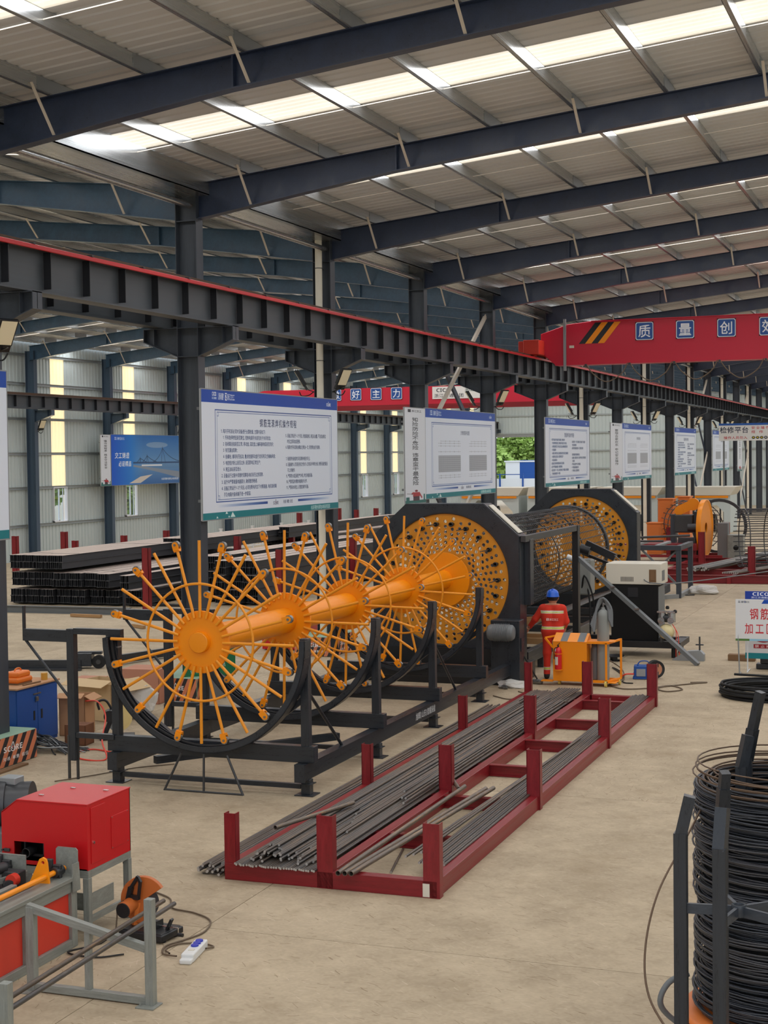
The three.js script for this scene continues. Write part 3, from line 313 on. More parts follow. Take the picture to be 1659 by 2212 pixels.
急7,20 7,26 9,27 18,27 20,27 21,26 22,23 20,22 19,25 10,25 9,24 9,20|11,19 16,24 17,23 13,18|22,20 25,26 27,26 24,19|4,20 1,26 3,27 6,21|9,0 4,6 1,9 3,10 5,9 21,9 21,12 5,12 5,14 21,14 21,16 4,16 4,18 23,18 23,7 17,7 20,4 18,3 10,3 11,1|6,7 9,5 17,5 15,7
性4,0 4,28 7,28 7,0|2,6 0,14 2,14 3,6|7,6 9,11 10,10 8,5|9,25 9,27 27,27 27,25 20,25 20,17 26,17 26,15 20,15 20,9 26,9 26,7 20,7 20,1 18,1 18,7 14,7 15,2 13,2 9,12 11,14 13,9 18,9 18,15 11,15 11,17 18,17 18,25
悉8,19 9,26 10,27 18,27 20,27 21,26 21,23 19,22 19,25 11,25 10,19|10,18 16,22 17,20 12,17|20,20 25,26 27,25 22,19|5,19 1,25 2,27 7,20|21,4 18,8 15,8 15,4 25,2 23,0 3,3 3,4 13,4 13,8 9,8 10,8 7,4 6,5 8,8 1,8 1,11 10,11 1,16 2,18 10,14 13,11 13,17 15,17 15,11 18,14 26,18 28,16 18,11 27,11 27,8 20,8 23,5
想8,19 8,26 9,27 18,27 20,27 21,25 21,22 19,22 19,25 11,25 10,24 10,19|12,18 15,23 17,22 13,17|22,19 25,26 27,25 24,19|4,19 1,25 3,26 5,20|16,8 24,8 24,11 16,11|16,13 24,13 24,16 16,16|16,4 24,4 24,7 16,7|14,2 14,18 26,18 26,2|6,0 6,5 1,5 1,7 6,7 3,13 0,14 2,16 6,10 6,18 8,18 8,11 12,14 13,12 8,8 8,7 13,7 13,5 8,5 8,0
或20,2 25,5 26,4 21,1|1,23 2,26 14,23 14,21|5,12 11,12 11,17 5,17|3,10 3,19 13,19 13,10|1,5 1,7 16,7 18,20 11,26 13,28 19,23 22,27 26,27 27,21 26,20 24,26 23,25 20,21 26,10 23,10 20,18 18,7 27,7 27,5 18,5 18,0 16,0 16,5
所15,3 15,18 14,22 11,26 13,28 16,23 17,13 22,13 22,28 24,28 24,13 27,13 27,11 17,11 17,5 27,3 25,1|4,15 4,10 10,10 10,15|12,1 2,3 2,18 0,26 2,28 4,17 12,17 12,8 4,8 4,5 14,3
扫5,1 5,6 1,6 1,8 5,8 5,15 1,16 1,18 5,17 5,25 2,26 2,28 7,27 7,17 11,16 11,13 7,14 7,8 11,8 11,6 7,6 7,1|12,3 12,5 24,5 24,13 12,13 12,15 24,15 24,23 11,23 11,26 24,26 24,28 26,28 26,3
承8,19 8,21 13,21 13,25 8,25 9,27 15,27 15,21 20,21 20,19 15,19 15,17 19,17 19,15 15,15 15,12 19,12 19,10 15,10 15,8 23,3 22,2 5,2 5,4 19,4 13,7 13,10 10,10 10,12 13,12 13,15 9,15 9,17 13,17 13,19|1,8 1,10 7,10 5,16 1,23 2,25 5,21 8,15 9,9|21,7 19,7 20,14 23,20 26,25 28,23 25,21 22,14 27,9 25,8 22,12
技17,0 17,5 10,5 10,7 17,7 17,12 11,12 11,14 12,14 17,22 9,26 10,28 18,24 26,28 28,26 20,22 24,16 26,12 19,12 19,7 26,7 26,5 19,5 19,0|14,14 23,14 18,21|5,0 5,6 1,6 1,9 5,9 5,15 1,16 1,18 5,17 5,25 1,26 2,28 6,27 7,17 10,16 10,14 7,14 7,9 10,9 10,6 7,6 7,0
抹18,1 18,5 11,5 11,7 18,7 18,13 11,13 11,15 16,15 14,18 9,24 10,25 18,17 18,28 20,28 20,16 26,25 28,24 21,15 27,15 27,13 20,13 20,7 27,7 27,5 20,5 20,1|5,0 5,6 1,6 1,9 5,9 5,15 0,16 1,18 5,17 5,25 1,26 2,28 6,27 7,17 11,15 10,13 7,14 7,9 10,9 10,6 7,6 7,0
拭23,2 26,6 27,5 24,1|20,1 20,7 10,7 10,9 20,9 21,19 22,25 25,28 27,25 28,22 26,20 25,25 24,23 22,9 27,9 27,7 22,7 22,1|10,24 10,26 20,24 20,22 16,22 16,15 19,15 19,13 11,13 11,15 14,15 14,23|4,0 4,6 1,6 1,9 4,9 4,15 0,16 1,18 4,17 4,25 1,26 2,28 6,27 7,17 10,16 10,14 7,14 7,9 10,9 10,6 7,6 7,0
按22,14 19,21 14,18 16,14|12,19 18,22 10,26 11,28 19,24 26,28 27,26 21,22 24,14 27,14 27,12 17,12 19,8 17,7 15,12 10,12 10,14 14,14|11,4 11,10 13,10 13,6 25,6 25,10 27,10 27,4 20,4 19,0 17,1 18,4|5,0 5,6 1,6 1,9 5,9 5,16 0,17 1,19 5,18 5,26 1,26 2,28 6,27 7,17 10,16 10,14 7,15 7,9 10,9 10,6 7,6 7,0
换4,0 4,6 1,6 1,9 4,9 4,15 1,16 1,18 4,17 4,25 1,26 2,28 6,27 6,17 10,16 9,14 6,14 6,9 9,9 9,6 6,6 6,0|15,5 21,5 19,8 13,8|9,17 9,19 16,19 12,24 8,26 9,28 13,25 18,20 23,26 26,28 28,26 24,24 19,19 27,19 27,17 25,17 25,8 21,8 24,4 23,3 16,3 17,1 15,0 9,8 11,10 11,9 11,17|13,17 13,10 17,10 17,17|23,17 19,17 19,10 23,10
接13,7 15,10 17,10 14,6|4,0 4,6 1,6 1,9 4,9 4,15 0,16 1,18 4,17 4,25 1,26 2,28 6,27 6,17 9,16 9,14 6,14 6,9 9,9 9,6 6,6 6,0|16,1 17,4 11,4 11,6 26,6 26,4 20,4 18,1|22,6 19,11 10,11 10,12 27,12 27,11 22,11 24,6|22,18 19,22 14,20 16,18|11,21 17,24 9,26 10,28 19,25 25,28 27,26 21,23 24,18 27,18 27,16 17,16 18,13 16,13 15,16 9,16 9,18 14,18
控20,9 25,14 27,13 21,8|16,8 10,13 12,15 18,8|4,0 4,6 1,6 1,8 4,8 4,15 0,17 1,19 4,18 4,25 1,25 2,28 6,27 6,17 9,16 9,14 6,15 6,8 9,8 9,6 6,6 6,0|9,25 9,27 28,27 28,25 20,25 20,17 25,17 25,15 11,15 11,17 17,17 17,25|17,1 18,4 10,4 10,9 12,9 12,6 25,6 25,9 27,9 27,4 20,4 19,0
推18,1 20,6 14,6 16,1 14,1 10,9 8,12 9,13 7,14 7,8 10,8 10,6 7,6 7,0 4,0 4,6 1,6 1,8 4,8 4,15 0,16 1,18 4,17 4,25 1,26 2,28 5,28 6,27 7,25 7,17 10,16 10,14 12,10 12,28 14,28 14,26 27,26 27,24 21,24 21,20 26,20 26,18 21,18 21,14 26,14 26,12 21,12 21,8 27,8 27,6 20,6 22,5 21,2 20,1|14,14 19,14 19,18 14,18|14,12 14,8 19,8 19,12|14,20 19,20 19,24 14,24
擅8,25 8,27 27,27 27,25|16,10 20,10 20,11 16,11|14,9 14,13 22,13 22,9|12,7 24,7 24,14 12,14|10,6 10,15 26,15 26,6|13,21 23,21 23,23 13,23|13,18 23,18 23,20 13,20|11,17 11,24 25,24 25,17|16,1 17,3 9,3 9,5 27,5 27,3 19,3 18,0|4,0 4,6 1,6 1,9 4,9 4,15 1,16 1,18 4,17 4,25 2,26 2,28 6,27 6,16 9,15 9,13 6,14 6,9 9,9 9,6 6,6 6,0
操15,3 22,3 22,6 15,6|13,2 13,8 24,8 24,2|12,11 16,11 16,15 12,15|21,11 25,11 25,15 21,15|4,0 4,6 1,6 1,9 4,9 4,15 1,16 1,18 4,17 4,25 2,26 2,28 5,27 6,27 6,16 9,15 9,13 6,14 6,9 9,9 9,6 6,6 6,0|17,16 17,18 9,18 9,20 16,20 13,22 8,25 9,27 15,24 17,22 17,28 19,28 19,21 21,24 26,27 28,25 23,22 20,20 27,20 27,18 19,18 19,16 26,16 26,9 19,9 19,16 17,16 17,9 10,9 10,16
擦13,21 9,26 10,27 15,22|21,22 25,27 27,26 23,21|4,0 4,6 1,6 1,9 4,9 4,15 1,16 1,18 4,17 4,26 1,26 2,28 6,27 6,17 9,15 8,13 6,14 6,9 9,9 9,6 6,6 6,0|11,18 11,20 17,20 17,26 14,26 15,28 19,27 19,20 25,20 25,18|10,13 12,15 9,17 10,19 15,15 15,16 22,16 22,14 15,14 18,8 14,7 15,6 13,6 9,12 10,13 13,9 16,9 15,11 13,10 12,11 14,12 14,13 12,12|21,9 24,9 22,12|20,6 18,6 20,11 26,18 27,17 23,13 26,8 20,7|16,1 17,3 10,3 10,7 12,7 12,5 25,5 25,7 27,7 27,3 19,3 18,0
效4,8 0,14 2,15 6,8|9,8 12,14 14,13 11,7|5,1 7,5 1,5 1,7 14,7 14,5 8,5 9,4 8,2 7,0|3,15 7,19 3,24 1,25 2,27 7,23 8,20 11,25 13,23 9,18 12,13 9,12 8,17 5,14|19,8 23,8 22,15 21,18 18,10|18,0 16,10 14,14 15,16 17,13 19,20 15,25 12,26 14,28 19,24 20,22 24,26 26,28 28,26 25,25 22,20 23,17 26,8 27,8 27,6 19,6 20,1
散10,1 10,4 6,4 6,1 4,1 4,4 1,4 1,6 4,6 4,9 1,9 1,11 15,11 15,9 12,9 12,6 15,6 15,4 12,4 12,1|6,6 10,6 10,9 6,9|5,19 11,19 11,21 5,21|5,17 5,15 11,15 11,17|3,13 3,28 5,28 5,23 11,23 11,26 8,26 9,28 12,27 13,25 13,13|18,8 23,8 21,18|18,0 16,10 14,14 15,15 17,12 20,20 13,26 15,28 21,22 26,28 28,26 22,20 25,8 27,8 27,6 19,6 20,1
断13,2 11,8 13,8 15,3|5,3 6,8 8,8 6,2|9,0 9,9 5,9 5,11 9,11 4,18 5,20 9,14 9,22 11,22 11,14 13,18 15,16 11,11 15,11 15,9 11,9 11,0|2,1 2,25 14,25 14,23 4,23 4,1|16,3 16,17 14,27 15,28 17,23 18,12 22,12 22,28 24,28 24,12 27,12 27,10 18,10 18,5 27,2 25,0
方12,1 14,6 1,6 1,8 9,8 9,15 6,21 1,26 2,28 7,24 10,20 11,15 21,15 21,20 20,25 13,25 14,27 20,27 21,26 22,24 24,12 11,12 12,8 27,8 27,6 14,6 16,5 16,3 14,0
无3,2 3,5 12,5 12,11 1,11 1,13 12,13 10,18 6,23 1,26 2,28 8,24 12,19 14,13 15,26 18,27 26,27 27,21 25,20 25,25 17,24 17,13 27,13 27,11 14,11 15,5 25,5 25,2
旭17,13 23,13 23,19 17,19|17,5 23,5 23,11 17,11|15,3 15,21 25,21 25,3|4,0 4,7 1,7 1,9 4,9 4,11 4,16 3,22 0,26 2,28 5,23 6,17 6,9 10,9 10,23 10,25 11,27 14,27 25,27 27,25 27,22 25,21 25,24 24,25 14,25 12,24 12,7 6,7 6,0
时13,12 18,19 20,18 15,11|9,13 9,20 4,20 4,13|9,11 4,11 4,5 9,5|2,3 2,25 4,25 4,22 11,22 11,3|22,1 22,6 12,6 12,9 22,9 22,25 16,25 17,27 23,27 24,9 27,9 27,6 24,6 24,1
是6,7 21,7 21,10 6,10|6,3 21,3 21,6 6,6|4,2 4,11 24,11 24,2|6,17 5,20 3,24 0,26 2,28 4,26 7,22 10,25 14,27 27,27 27,25 15,25 15,21 25,21 25,19 15,19 15,16 27,16 27,14 1,14 1,16 13,16 13,25 11,24 9,22 8,20 8,17
智17,5 23,5 23,11 17,11|15,3 15,13 26,13 26,3|7,22 21,22 21,25 7,25|7,20 7,17 21,17 21,20|5,16 5,28 7,28 7,27 21,27 21,28 23,28 23,16|4,0 2,5 1,6 3,7 5,5 7,5 7,8 1,8 1,9 7,9 6,11 4,13 1,15 2,16 5,15 8,11 12,15 14,13 9,10 9,9 14,9 14,8 9,8 9,5 13,5 13,3 5,3 6,1
更7,18 5,19 9,23 1,26 2,28 11,25 15,26 27,28 28,26 16,24 12,23 15,18 25,18 25,7 15,7 15,4 27,4 27,2 1,2 1,4 13,4 13,7 4,7 4,18 13,18 10,22|6,13 13,13 13,16 6,16|15,16 15,13 23,13 23,16|6,8 13,8 13,11 6,11|15,8 23,8 23,11 15,11
最7,7 21,7 21,9 7,9|7,3 21,3 21,5 7,5|5,1 5,10 24,10 24,1|11,14 11,16 6,16 6,14|1,24 1,26 11,25 11,28 13,28 13,25 15,24 15,23 13,23 13,14 27,14 27,12 1,12 1,14 4,14 4,24|14,16 14,17 16,17 15,18 16,20 19,23 14,26 15,28 20,25 26,28 28,26 22,23 25,19 26,16 25,16|17,17 24,17 20,22|11,17 11,20 6,20 6,17|11,21 11,23 6,24 6,21
月5,2 5,16 4,22 0,26 2,28 4,25 7,19 21,19 21,25 15,25 16,28 23,27 23,2|8,4 21,4 21,9 8,9|8,11 21,11 21,16 7,16
有11,0 10,4 1,4 1,6 9,6 4,14 1,16 2,18 7,13 7,28 9,28 9,22 21,22 21,26 16,26 17,28 22,27 23,25 23,10 9,10 11,6 27,6 27,4 12,4 13,1|9,17 21,17 21,20 9,20|9,15 9,12 21,12 21,15
本13,0 13,7 1,7 1,9 10,9 4,18 1,21 2,23 6,19 13,9 13,20 6,20 6,22 13,22 13,28 15,28 15,22 22,22 22,20 15,20 15,9 22,19 26,23 28,21 24,18 18,9 27,9 27,7 15,7 15,0
术17,2 22,7 24,5 19,1|13,0 13,8 1,8 1,10 12,10 5,19 0,22 2,24 6,22 13,13 13,28 15,28 15,12 26,24 27,22 19,15 16,10 26,10 26,8 15,8 15,0
机14,2 14,17 12,22 10,26 11,28 14,23 16,17 16,4 22,4 22,26 23,27 27,27 28,25 28,21 26,20 26,25 24,25 24,2|6,0 6,7 1,7 1,9 6,9 2,17 0,20 1,22 3,20 6,13 6,28 8,28 8,14 11,18 12,17 8,12 8,9 12,9 12,7 8,7 8,0
杭11,6 11,8 27,8 27,6|16,1 18,5 20,5 18,0|5,0 5,7 1,7 1,9 5,9 0,19 2,22 5,13 5,28 7,28 7,13 10,17 11,16 7,10 7,9 10,9 10,7 7,7 7,0|13,11 13,20 12,23 9,26 10,28 14,24 15,20 16,13 21,13 21,26 23,27 26,27 28,22 26,21 26,25 23,25 23,11
松15,1 13,10 10,13 12,14 18,2|22,1 20,2 26,14 27,12|5,0 5,7 1,7 1,9 5,9 0,20 2,22 5,14 5,28 7,28 7,13 10,18 11,16 7,9 11,9 11,7 7,7 7,0|21,18 23,23 15,24 20,11 18,10 14,19 11,25 12,27 24,25 25,27 27,26 23,17
构14,0 12,8 10,11 12,12 14,7 25,7 24,17 24,23 23,25 22,26 18,25 19,28 23,28 25,27 26,24 27,5 15,5 17,1|18,14 19,18 14,19 18,10 16,9 13,16 11,19 12,21 20,19 21,22 22,21 19,14|5,0 5,6 1,6 1,8 5,8 2,16 0,20 2,22 5,13 5,28 7,28 7,12 10,17 11,15 7,10 7,8 11,8 11,6 7,6 7,0
柜5,0 5,6 1,6 1,8 5,8 0,20 1,22 5,13 5,28 7,28 7,12 9,16 11,15 7,8 11,8 11,6 7,6 7,0|14,11 23,11 23,17 14,17|27,2 12,2 12,27 27,27 27,24 14,24 14,19 25,19 25,9 14,9 14,4 27,4
查8,19 20,19 20,21 8,21|8,15 20,15 20,17 8,17|6,13 6,23 22,23 22,13|2,25 2,27 27,27 27,25|13,0 13,4 1,4 1,6 10,6 8,9 1,13 2,15 10,10 13,6 13,12 15,12 15,6 18,10 26,14 28,12 20,9 17,6 27,6 27,4 15,4 15,0
标13,3 13,5 26,5 26,3|22,16 25,25 27,24 24,15|14,15 10,24 12,25 16,16|12,10 12,12 18,12 18,25 14,25 15,28 19,27 20,25 20,12 27,12 27,10|5,0 5,7 1,7 1,9 5,9 0,19 1,21 5,13 5,28 8,28 8,12 10,16 11,15 8,9 11,9 11,7 8,7 8,0
栓12,17 12,19 17,19 17,25 10,25 10,27 27,27 27,25 20,25 20,19 25,19 25,17 20,17 20,13 24,13 24,11 13,11 13,13 17,13 17,17|18,1 13,8 10,11 11,12 18,4 27,12 28,10 22,5 19,2 20,1|5,0 5,6 1,6 1,8 5,8 0,20 2,22 5,13 5,28 7,28 7,12 9,16 11,15 7,8 10,8 10,6 7,6 7,0
核24,14 21,19 16,23 10,26 11,28 21,22 26,27 27,26 22,21 27,15|17,1 19,4 11,4 11,7 17,7 13,12 12,12 12,15 19,14 11,19 12,21 17,18 24,10 22,9 21,12 16,12 19,7 27,7 27,4 21,4 19,0|5,0 5,6 1,6 1,8 5,8 0,20 2,22 5,14 5,28 7,28 7,12 9,16 11,15 7,8 10,8 10,6 7,6 7,0
根5,0 5,6 1,6 1,8 5,8 0,20 2,22 5,13 5,28 7,28 7,12 9,17 11,15 7,10 7,8 11,8 11,6 7,6 7,0|23,9 23,13 14,13 14,9|23,7 14,7 14,4 23,4|12,28 20,25 19,23 14,25 14,15 17,15 19,20 22,25 26,28 28,26 22,21 27,17 25,16 21,19 19,15 25,15 25,2 12,2 12,24 11,26
格16,6 23,6 19,11|5,0 5,7 1,7 1,9 5,9 0,20 1,22 5,14 5,28 7,28 7,13 10,17 11,15 7,10 7,9 11,9 10,9 12,11 15,8 18,12 9,17 11,19 13,18 13,28 15,28 15,27 23,27 23,28 25,28 25,17 27,18 28,16 21,12 25,4 17,4 18,1 16,0 11,8 11,7 7,7 7,0|15,25 15,19 23,19 23,25|14,17 19,13 24,17
检13,10 13,12 23,12 23,10|11,15 13,22 15,22 13,14|17,14 18,21 20,21 18,14|5,0 5,6 1,6 1,8 4,8 2,16 0,19 2,21 5,13 5,28 7,28 7,12 9,16 10,15 7,9 7,8 10,8 10,6 7,6 7,0|18,0 15,4 12,8 9,10 10,12 16,7 18,4 23,10 26,12 28,10 21,5 19,2 20,1|9,24 9,26 27,26 27,24 21,24 26,14 24,14 20,24
次1,4 7,8 8,6 2,2|1,23 3,25 8,16 7,14|13,0 10,9 8,13 10,14 13,8 24,8 22,13 24,14 27,6 25,5 14,5 15,1|16,9 16,16 13,21 6,26 8,28 13,25 18,18 22,25 26,28 27,26 23,23 20,19 18,13 18,9
欢1,9 6,17 2,22 0,24 2,26 6,22 7,19 10,23 11,22 9,17 11,9 12,4 11,4 1,4 1,6 10,6 7,14 3,8|15,0 13,9 12,12 14,13 16,7 25,7 23,11 25,12 27,5 26,5 17,5 17,1|18,9 17,16 15,21 10,26 11,28 15,25 18,21 19,18 21,22 23,25 26,28 28,26 24,23 21,18 20,13 20,9
止5,7 5,24 1,24 1,26 27,26 27,24 16,24 16,13 26,13 26,10 16,10 16,1 14,1 14,24 7,24 7,7
正5,10 5,24 1,24 1,26 27,26 27,24 16,24 16,15 25,15 25,13 16,13 16,5 26,5 26,3 2,3 2,5 14,5 14,24 7,24 7,10
段15,2 15,7 12,12 13,13 16,11 17,8 17,3 21,3 22,12 27,12 27,10 23,10 23,2|13,14 13,16 15,16 14,16 18,23 11,26 12,28 19,24 26,28 27,26 21,23 25,14|16,16 23,16 19,21|3,3 3,20 0,21 1,23 3,23 3,27 5,27 5,22 12,21 12,19 5,20 5,16 12,16 12,14 5,14 5,10 12,10 12,8 5,8 5,4 12,2 11,0
母11,6 17,10 18,9 12,5|10,16 16,20 17,19 11,14|22,4 22,11 7,11 8,4|6,2 5,11 1,11 1,13 5,13 3,23 20,23 19,26 14,26 15,28 21,27 23,23 26,23 26,21 23,21 24,13 27,13 27,11 24,11 24,2|21,21 6,21 7,13 21,13
每11,12 16,15 7,15 8,10 21,10 21,15 16,15 17,14 12,11|1,15 1,17 5,17 4,24 20,24 19,26 15,26 16,28 19,28 21,27 23,24 26,24 26,22 23,22 23,17 27,17 27,15 23,15 23,8 6,8 5,15|21,22 16,22 17,21 11,17 21,17|10,18 15,22 6,22 7,17 11,17|7,0 1,10 3,12 7,5 26,5 26,3 8,3 10,1
毛1,18 2,20 11,19 11,26 13,27 26,27 27,22 25,21 24,25 23,25 14,25 13,23 13,19 27,17 26,15 13,17 13,12 25,10 24,8 13,10 13,5 23,2 22,1 2,5 2,7 11,6 11,10 2,11 2,14 11,12 11,17
气7,8 7,10 24,10 24,8|7,0 3,8 0,11 2,13 7,6 26,6 26,4 8,4 9,1|4,12 4,14 20,14 20,21 22,26 25,28 26,27 27,23 26,22 25,26 23,24 22,12
水2,8 2,10 9,10 7,16 4,20 1,23 2,25 6,21 9,15 11,9|23,6 18,13 15,8 15,0 13,0 13,25 9,25 9,28 14,27 15,26 15,12 22,22 26,25 28,23 24,21 19,14 25,7
江2,2 7,6 9,4 4,1|1,11 6,14 7,12 2,9|2,26 3,27 5,24 9,18 7,16|9,24 9,26 27,26 27,24 19,24 19,5 26,5 26,3 10,3 10,5 17,5 17,24
沟2,2 7,6 9,4 3,1|1,11 6,14 7,12 2,9|1,26 3,27 5,24 9,18 7,16|13,0 10,9 7,12 9,13 13,7 24,7 24,17 23,25 21,26 17,25 18,28 23,28 25,26 25,24 26,5 14,5 15,1|17,14 19,18 13,19 17,10 14,9 12,16 10,19 11,21 19,19 20,22 22,21 19,13
油2,2 8,6 9,4 3,1|1,11 6,14 7,12 2,9|2,26 4,27 5,25 8,19 6,17|17,24 12,24 12,17 17,17|19,24 19,17 24,17 24,24|10,7 10,28 12,28 12,26 24,26 24,28 26,28 26,7 19,7 19,0 17,0 17,7|17,15 12,15 12,9 17,9|19,15 19,9 24,9 24,15
法2,2 8,6 9,4 3,1|1,10 6,14 7,12 2,9|2,26 4,27 5,24 9,18 7,16|11,27 24,25 25,28 27,27 22,18 20,19 23,23 13,24 18,15 27,15 27,13 19,13 19,8 26,8 26,6 19,6 19,0 17,0 17,6 11,6 11,8 17,8 17,13 9,13 9,15 16,15 10,25
注2,2 8,6 9,4 3,1|1,11 6,14 7,12 2,9|2,26 3,27 5,24 9,18 7,16|15,1 18,6 20,5 17,0|9,6 9,8 17,8 17,15 10,15 10,17 17,17 17,25 8,25 8,27 27,27 27,25 19,25 19,17 26,17 26,15 19,15 19,8 27,8 27,6
洗2,2 7,6 8,4 3,1|1,10 6,14 7,12 2,9|1,26 3,27 5,24 8,18 6,16|12,1 8,11 10,12 13,7 17,7 17,13 8,13 8,15 13,15 13,20 11,24 7,26 8,28 13,25 15,21 16,15 19,15 20,26 22,27 27,27 28,22 26,21 25,25 22,25 22,15 27,15 27,13 19,13 19,7 26,7 26,5 19,5 19,0 17,0 17,5 13,5 14,1
浙2,2 7,6 8,4 3,1|1,10 5,13 7,12 2,9|1,26 3,27 4,24 7,18 5,17|11,1 11,6 7,6 7,8 11,8 11,15 7,16 8,18 11,17 11,25 7,25 8,27 11,27 12,26 13,16 16,15 16,13 13,14 13,8 16,8 16,6 13,6 13,1|17,3 17,18 16,22 14,26 16,27 18,23 19,18 19,12 23,12 23,28 25,28 25,12 27,12 27,10 19,10 19,5 27,2 25,1
润2,3 6,6 8,4 3,1|1,10 5,13 7,11 2,9|1,26 3,27 4,24 7,18 5,17|8,7 8,28 10,28 10,7|8,1 12,6 13,5 10,0|11,22 11,24 23,24 23,22 18,22 18,16 22,16 22,14 18,14 18,10 22,10 22,8 12,8 12,10 16,10 16,14 12,14 12,16 16,16 16,22|14,2 14,4 24,4 24,25 19,26 20,28 25,27 26,25 26,2
液18,14 21,17 22,16 19,13|2,3 6,7 8,5 4,1|1,11 5,14 6,13 2,9|1,26 3,27 4,24 7,18 5,16|16,1 17,4 8,4 8,6 27,6 27,4 19,4 18,0|18,12 24,12 20,20 17,14|18,6 12,17 14,18 16,15 19,22 13,26 14,28 20,23 26,28 28,26 22,22 25,15 26,10 19,10 20,7|12,6 6,16 8,17 10,15 10,28 12,28 12,11 14,7
淳13,8 23,8 23,11 13,11|11,7 11,13 25,13 25,7|2,2 7,6 8,4 3,1|1,11 5,14 7,12 2,9|2,26 3,27 5,24 8,18 6,16|16,1 17,3 9,3 9,5 27,5 27,3 19,3 18,0|17,18 17,20 8,20 8,22 17,22 17,26 13,26 13,28 19,27 19,22 27,22 27,20 19,20 19,19 25,16 24,15 10,15 10,17 21,17
添11,17 8,23 9,24 13,17|18,18 20,24 22,24 20,17|22,17 26,24 28,24 23,16|15,14 15,26 11,26 12,28 16,27 17,26 17,14|2,2 7,6 8,4 3,1|1,10 5,13 7,12 2,9|1,26 3,27 4,25 7,18 5,17|9,2 9,4 15,4 14,8 8,8 8,10 13,10 7,16 8,18 11,16 15,10 19,10 24,16 26,17 28,16 21,10 27,10 27,8 16,8 18,4 26,4 26,2
清2,2 6,6 8,4 3,1|0,10 5,14 7,12 2,9|1,26 3,27 5,24 8,18 6,16|12,19 23,19 23,21 12,21|12,17 12,15 23,15 23,17|16,0 16,3 9,3 9,4 16,4 16,6 9,6 9,8 16,8 16,10 8,10 8,12 27,12 27,10 18,10 18,8 25,8 25,6 18,6 18,4 26,4 26,3 18,3 18,0|10,14 10,28 12,28 12,23 23,23 22,26 19,26 19,28 24,27 25,14
湿12,8 23,8 23,11 12,11|12,4 23,4 23,7 12,7|10,2 10,13 25,13 25,2|9,17 11,23 13,23 11,16|25,16 22,23 23,23 27,16|2,2 7,6 8,4 3,1|1,10 6,13 7,12 2,9|1,26 3,27 5,24 7,18 6,16|19,14 19,25 16,25 16,14 14,14 14,25 7,25 7,27 27,27 27,25 21,25 21,14
源15,13 24,13 24,16 15,16|15,9 24,9 24,12 15,12|14,19 11,25 12,26 16,20|22,20 26,26 28,25 24,19|2,2 7,6 8,4 3,1|1,10 5,14 7,12 2,9|1,26 3,27 5,24 7,18 6,16|9,2 9,15 8,21 6,26 8,28 10,22 11,16 11,4 27,4 27,2|18,4 18,7 13,7 13,18 18,18 18,26 15,26 15,28 20,27 20,18 26,18 26,7 20,7 21,5
滑2,2 7,6 9,5 4,1|1,11 6,14 7,12 2,9|2,26 4,27 5,24 8,18 6,17|13,19 22,19 22,21 13,21|13,17 13,15 22,15 22,17|11,13 11,28 13,28 13,23 22,23 22,26 18,26 19,28 24,27 24,13|11,2 11,10 8,10 8,15 10,15 10,11 25,11 25,15 27,15 27,10 24,10 24,2|13,10 13,7 17,7 17,10|22,10 19,10 19,5 13,5 13,3 22,3
滚13,5 7,10 8,12 11,10 15,6|19,7 26,12 27,10 21,5|2,2 6,6 8,5 3,1|1,10 5,14 7,13 2,9|1,26 3,27 5,24 7,18 6,17|15,1 16,3 8,3 8,5 27,5 27,3 19,3 17,0|11,28 19,25 19,24 14,25 14,20 17,16 19,21 22,25 26,27 28,25 26,24 22,22 27,18 25,17 21,20 20,19 18,15 21,15 23,17 25,16 20,10 18,11 20,13 13,14 18,9 16,8 12,12 9,14 10,16 15,16 13,18 6,21 8,23 12,21 11,25 10,26
漏2,2 6,6 8,4 3,1|1,10 6,13 7,12 2,9|14,18 16,21 17,19 14,17|13,22 16,25 17,24 14,21|20,18 23,21 24,19 21,17|20,22 23,25 24,24 21,21|1,26 3,27 4,24 7,18 5,17|9,1 9,15 8,21 6,26 7,28 9,23 11,12 18,12 18,14 11,14 11,28 13,28 13,16 18,16 18,28 20,28 20,16 25,16 25,26 22,26 22,28 26,27 27,14 20,14 20,12 27,12 27,10 11,10 11,8 26,8 26,1|11,3 24,3 24,6 11,6
灰12,11 10,17 12,18 13,12|23,11 20,17 22,18 25,12|8,0 8,4 1,4 1,6 7,6 4,19 1,23 3,25 6,20 10,6 26,6 26,4 10,4 10,1|16,8 16,15 13,22 7,26 8,28 13,25 15,22 17,18 22,25 25,28 27,26 23,23 20,20 18,15 19,8
点6,12 22,12 22,17 6,17|9,22 10,28 12,27 11,21|15,22 17,27 20,27 17,21|21,21 25,28 27,27 23,21|5,21 1,27 3,28 7,21|4,9 4,19 24,19 24,9 15,9 15,6 26,6 26,4 15,4 15,0 13,0 13,9
热9,22 10,28 12,27 11,22|15,22 17,28 19,27 17,22|21,22 25,28 27,27 23,21|5,21 1,27 3,28 4,26 7,22|6,0 6,5 1,5 1,7 6,7 6,11 1,13 1,15 6,13 6,18 2,18 3,20 7,20 8,13 12,12 11,10 8,11 8,7 11,7 11,5 8,5 8,0|16,0 16,5 12,5 12,7 16,7 15,12 13,10 12,12 15,14 10,19 12,21 16,15 20,18 21,16 17,13 18,7 22,7 23,19 25,21 26,20 28,16 26,15 25,19 24,17 24,5 18,5 18,0
焊2,7 1,14 2,14 3,7|9,6 7,12 9,12 11,6|14,8 24,8 24,10 14,10|14,3 24,3 24,6 14,6|12,2 12,12 26,12 26,2|5,1 5,16 3,22 1,26 2,28 4,25 6,20 9,25 11,23 7,18 7,1|10,19 10,21 18,21 18,28 20,28 20,21 27,21 27,19 20,19 20,16 26,16 26,14 11,14 11,16 18,16 18,19
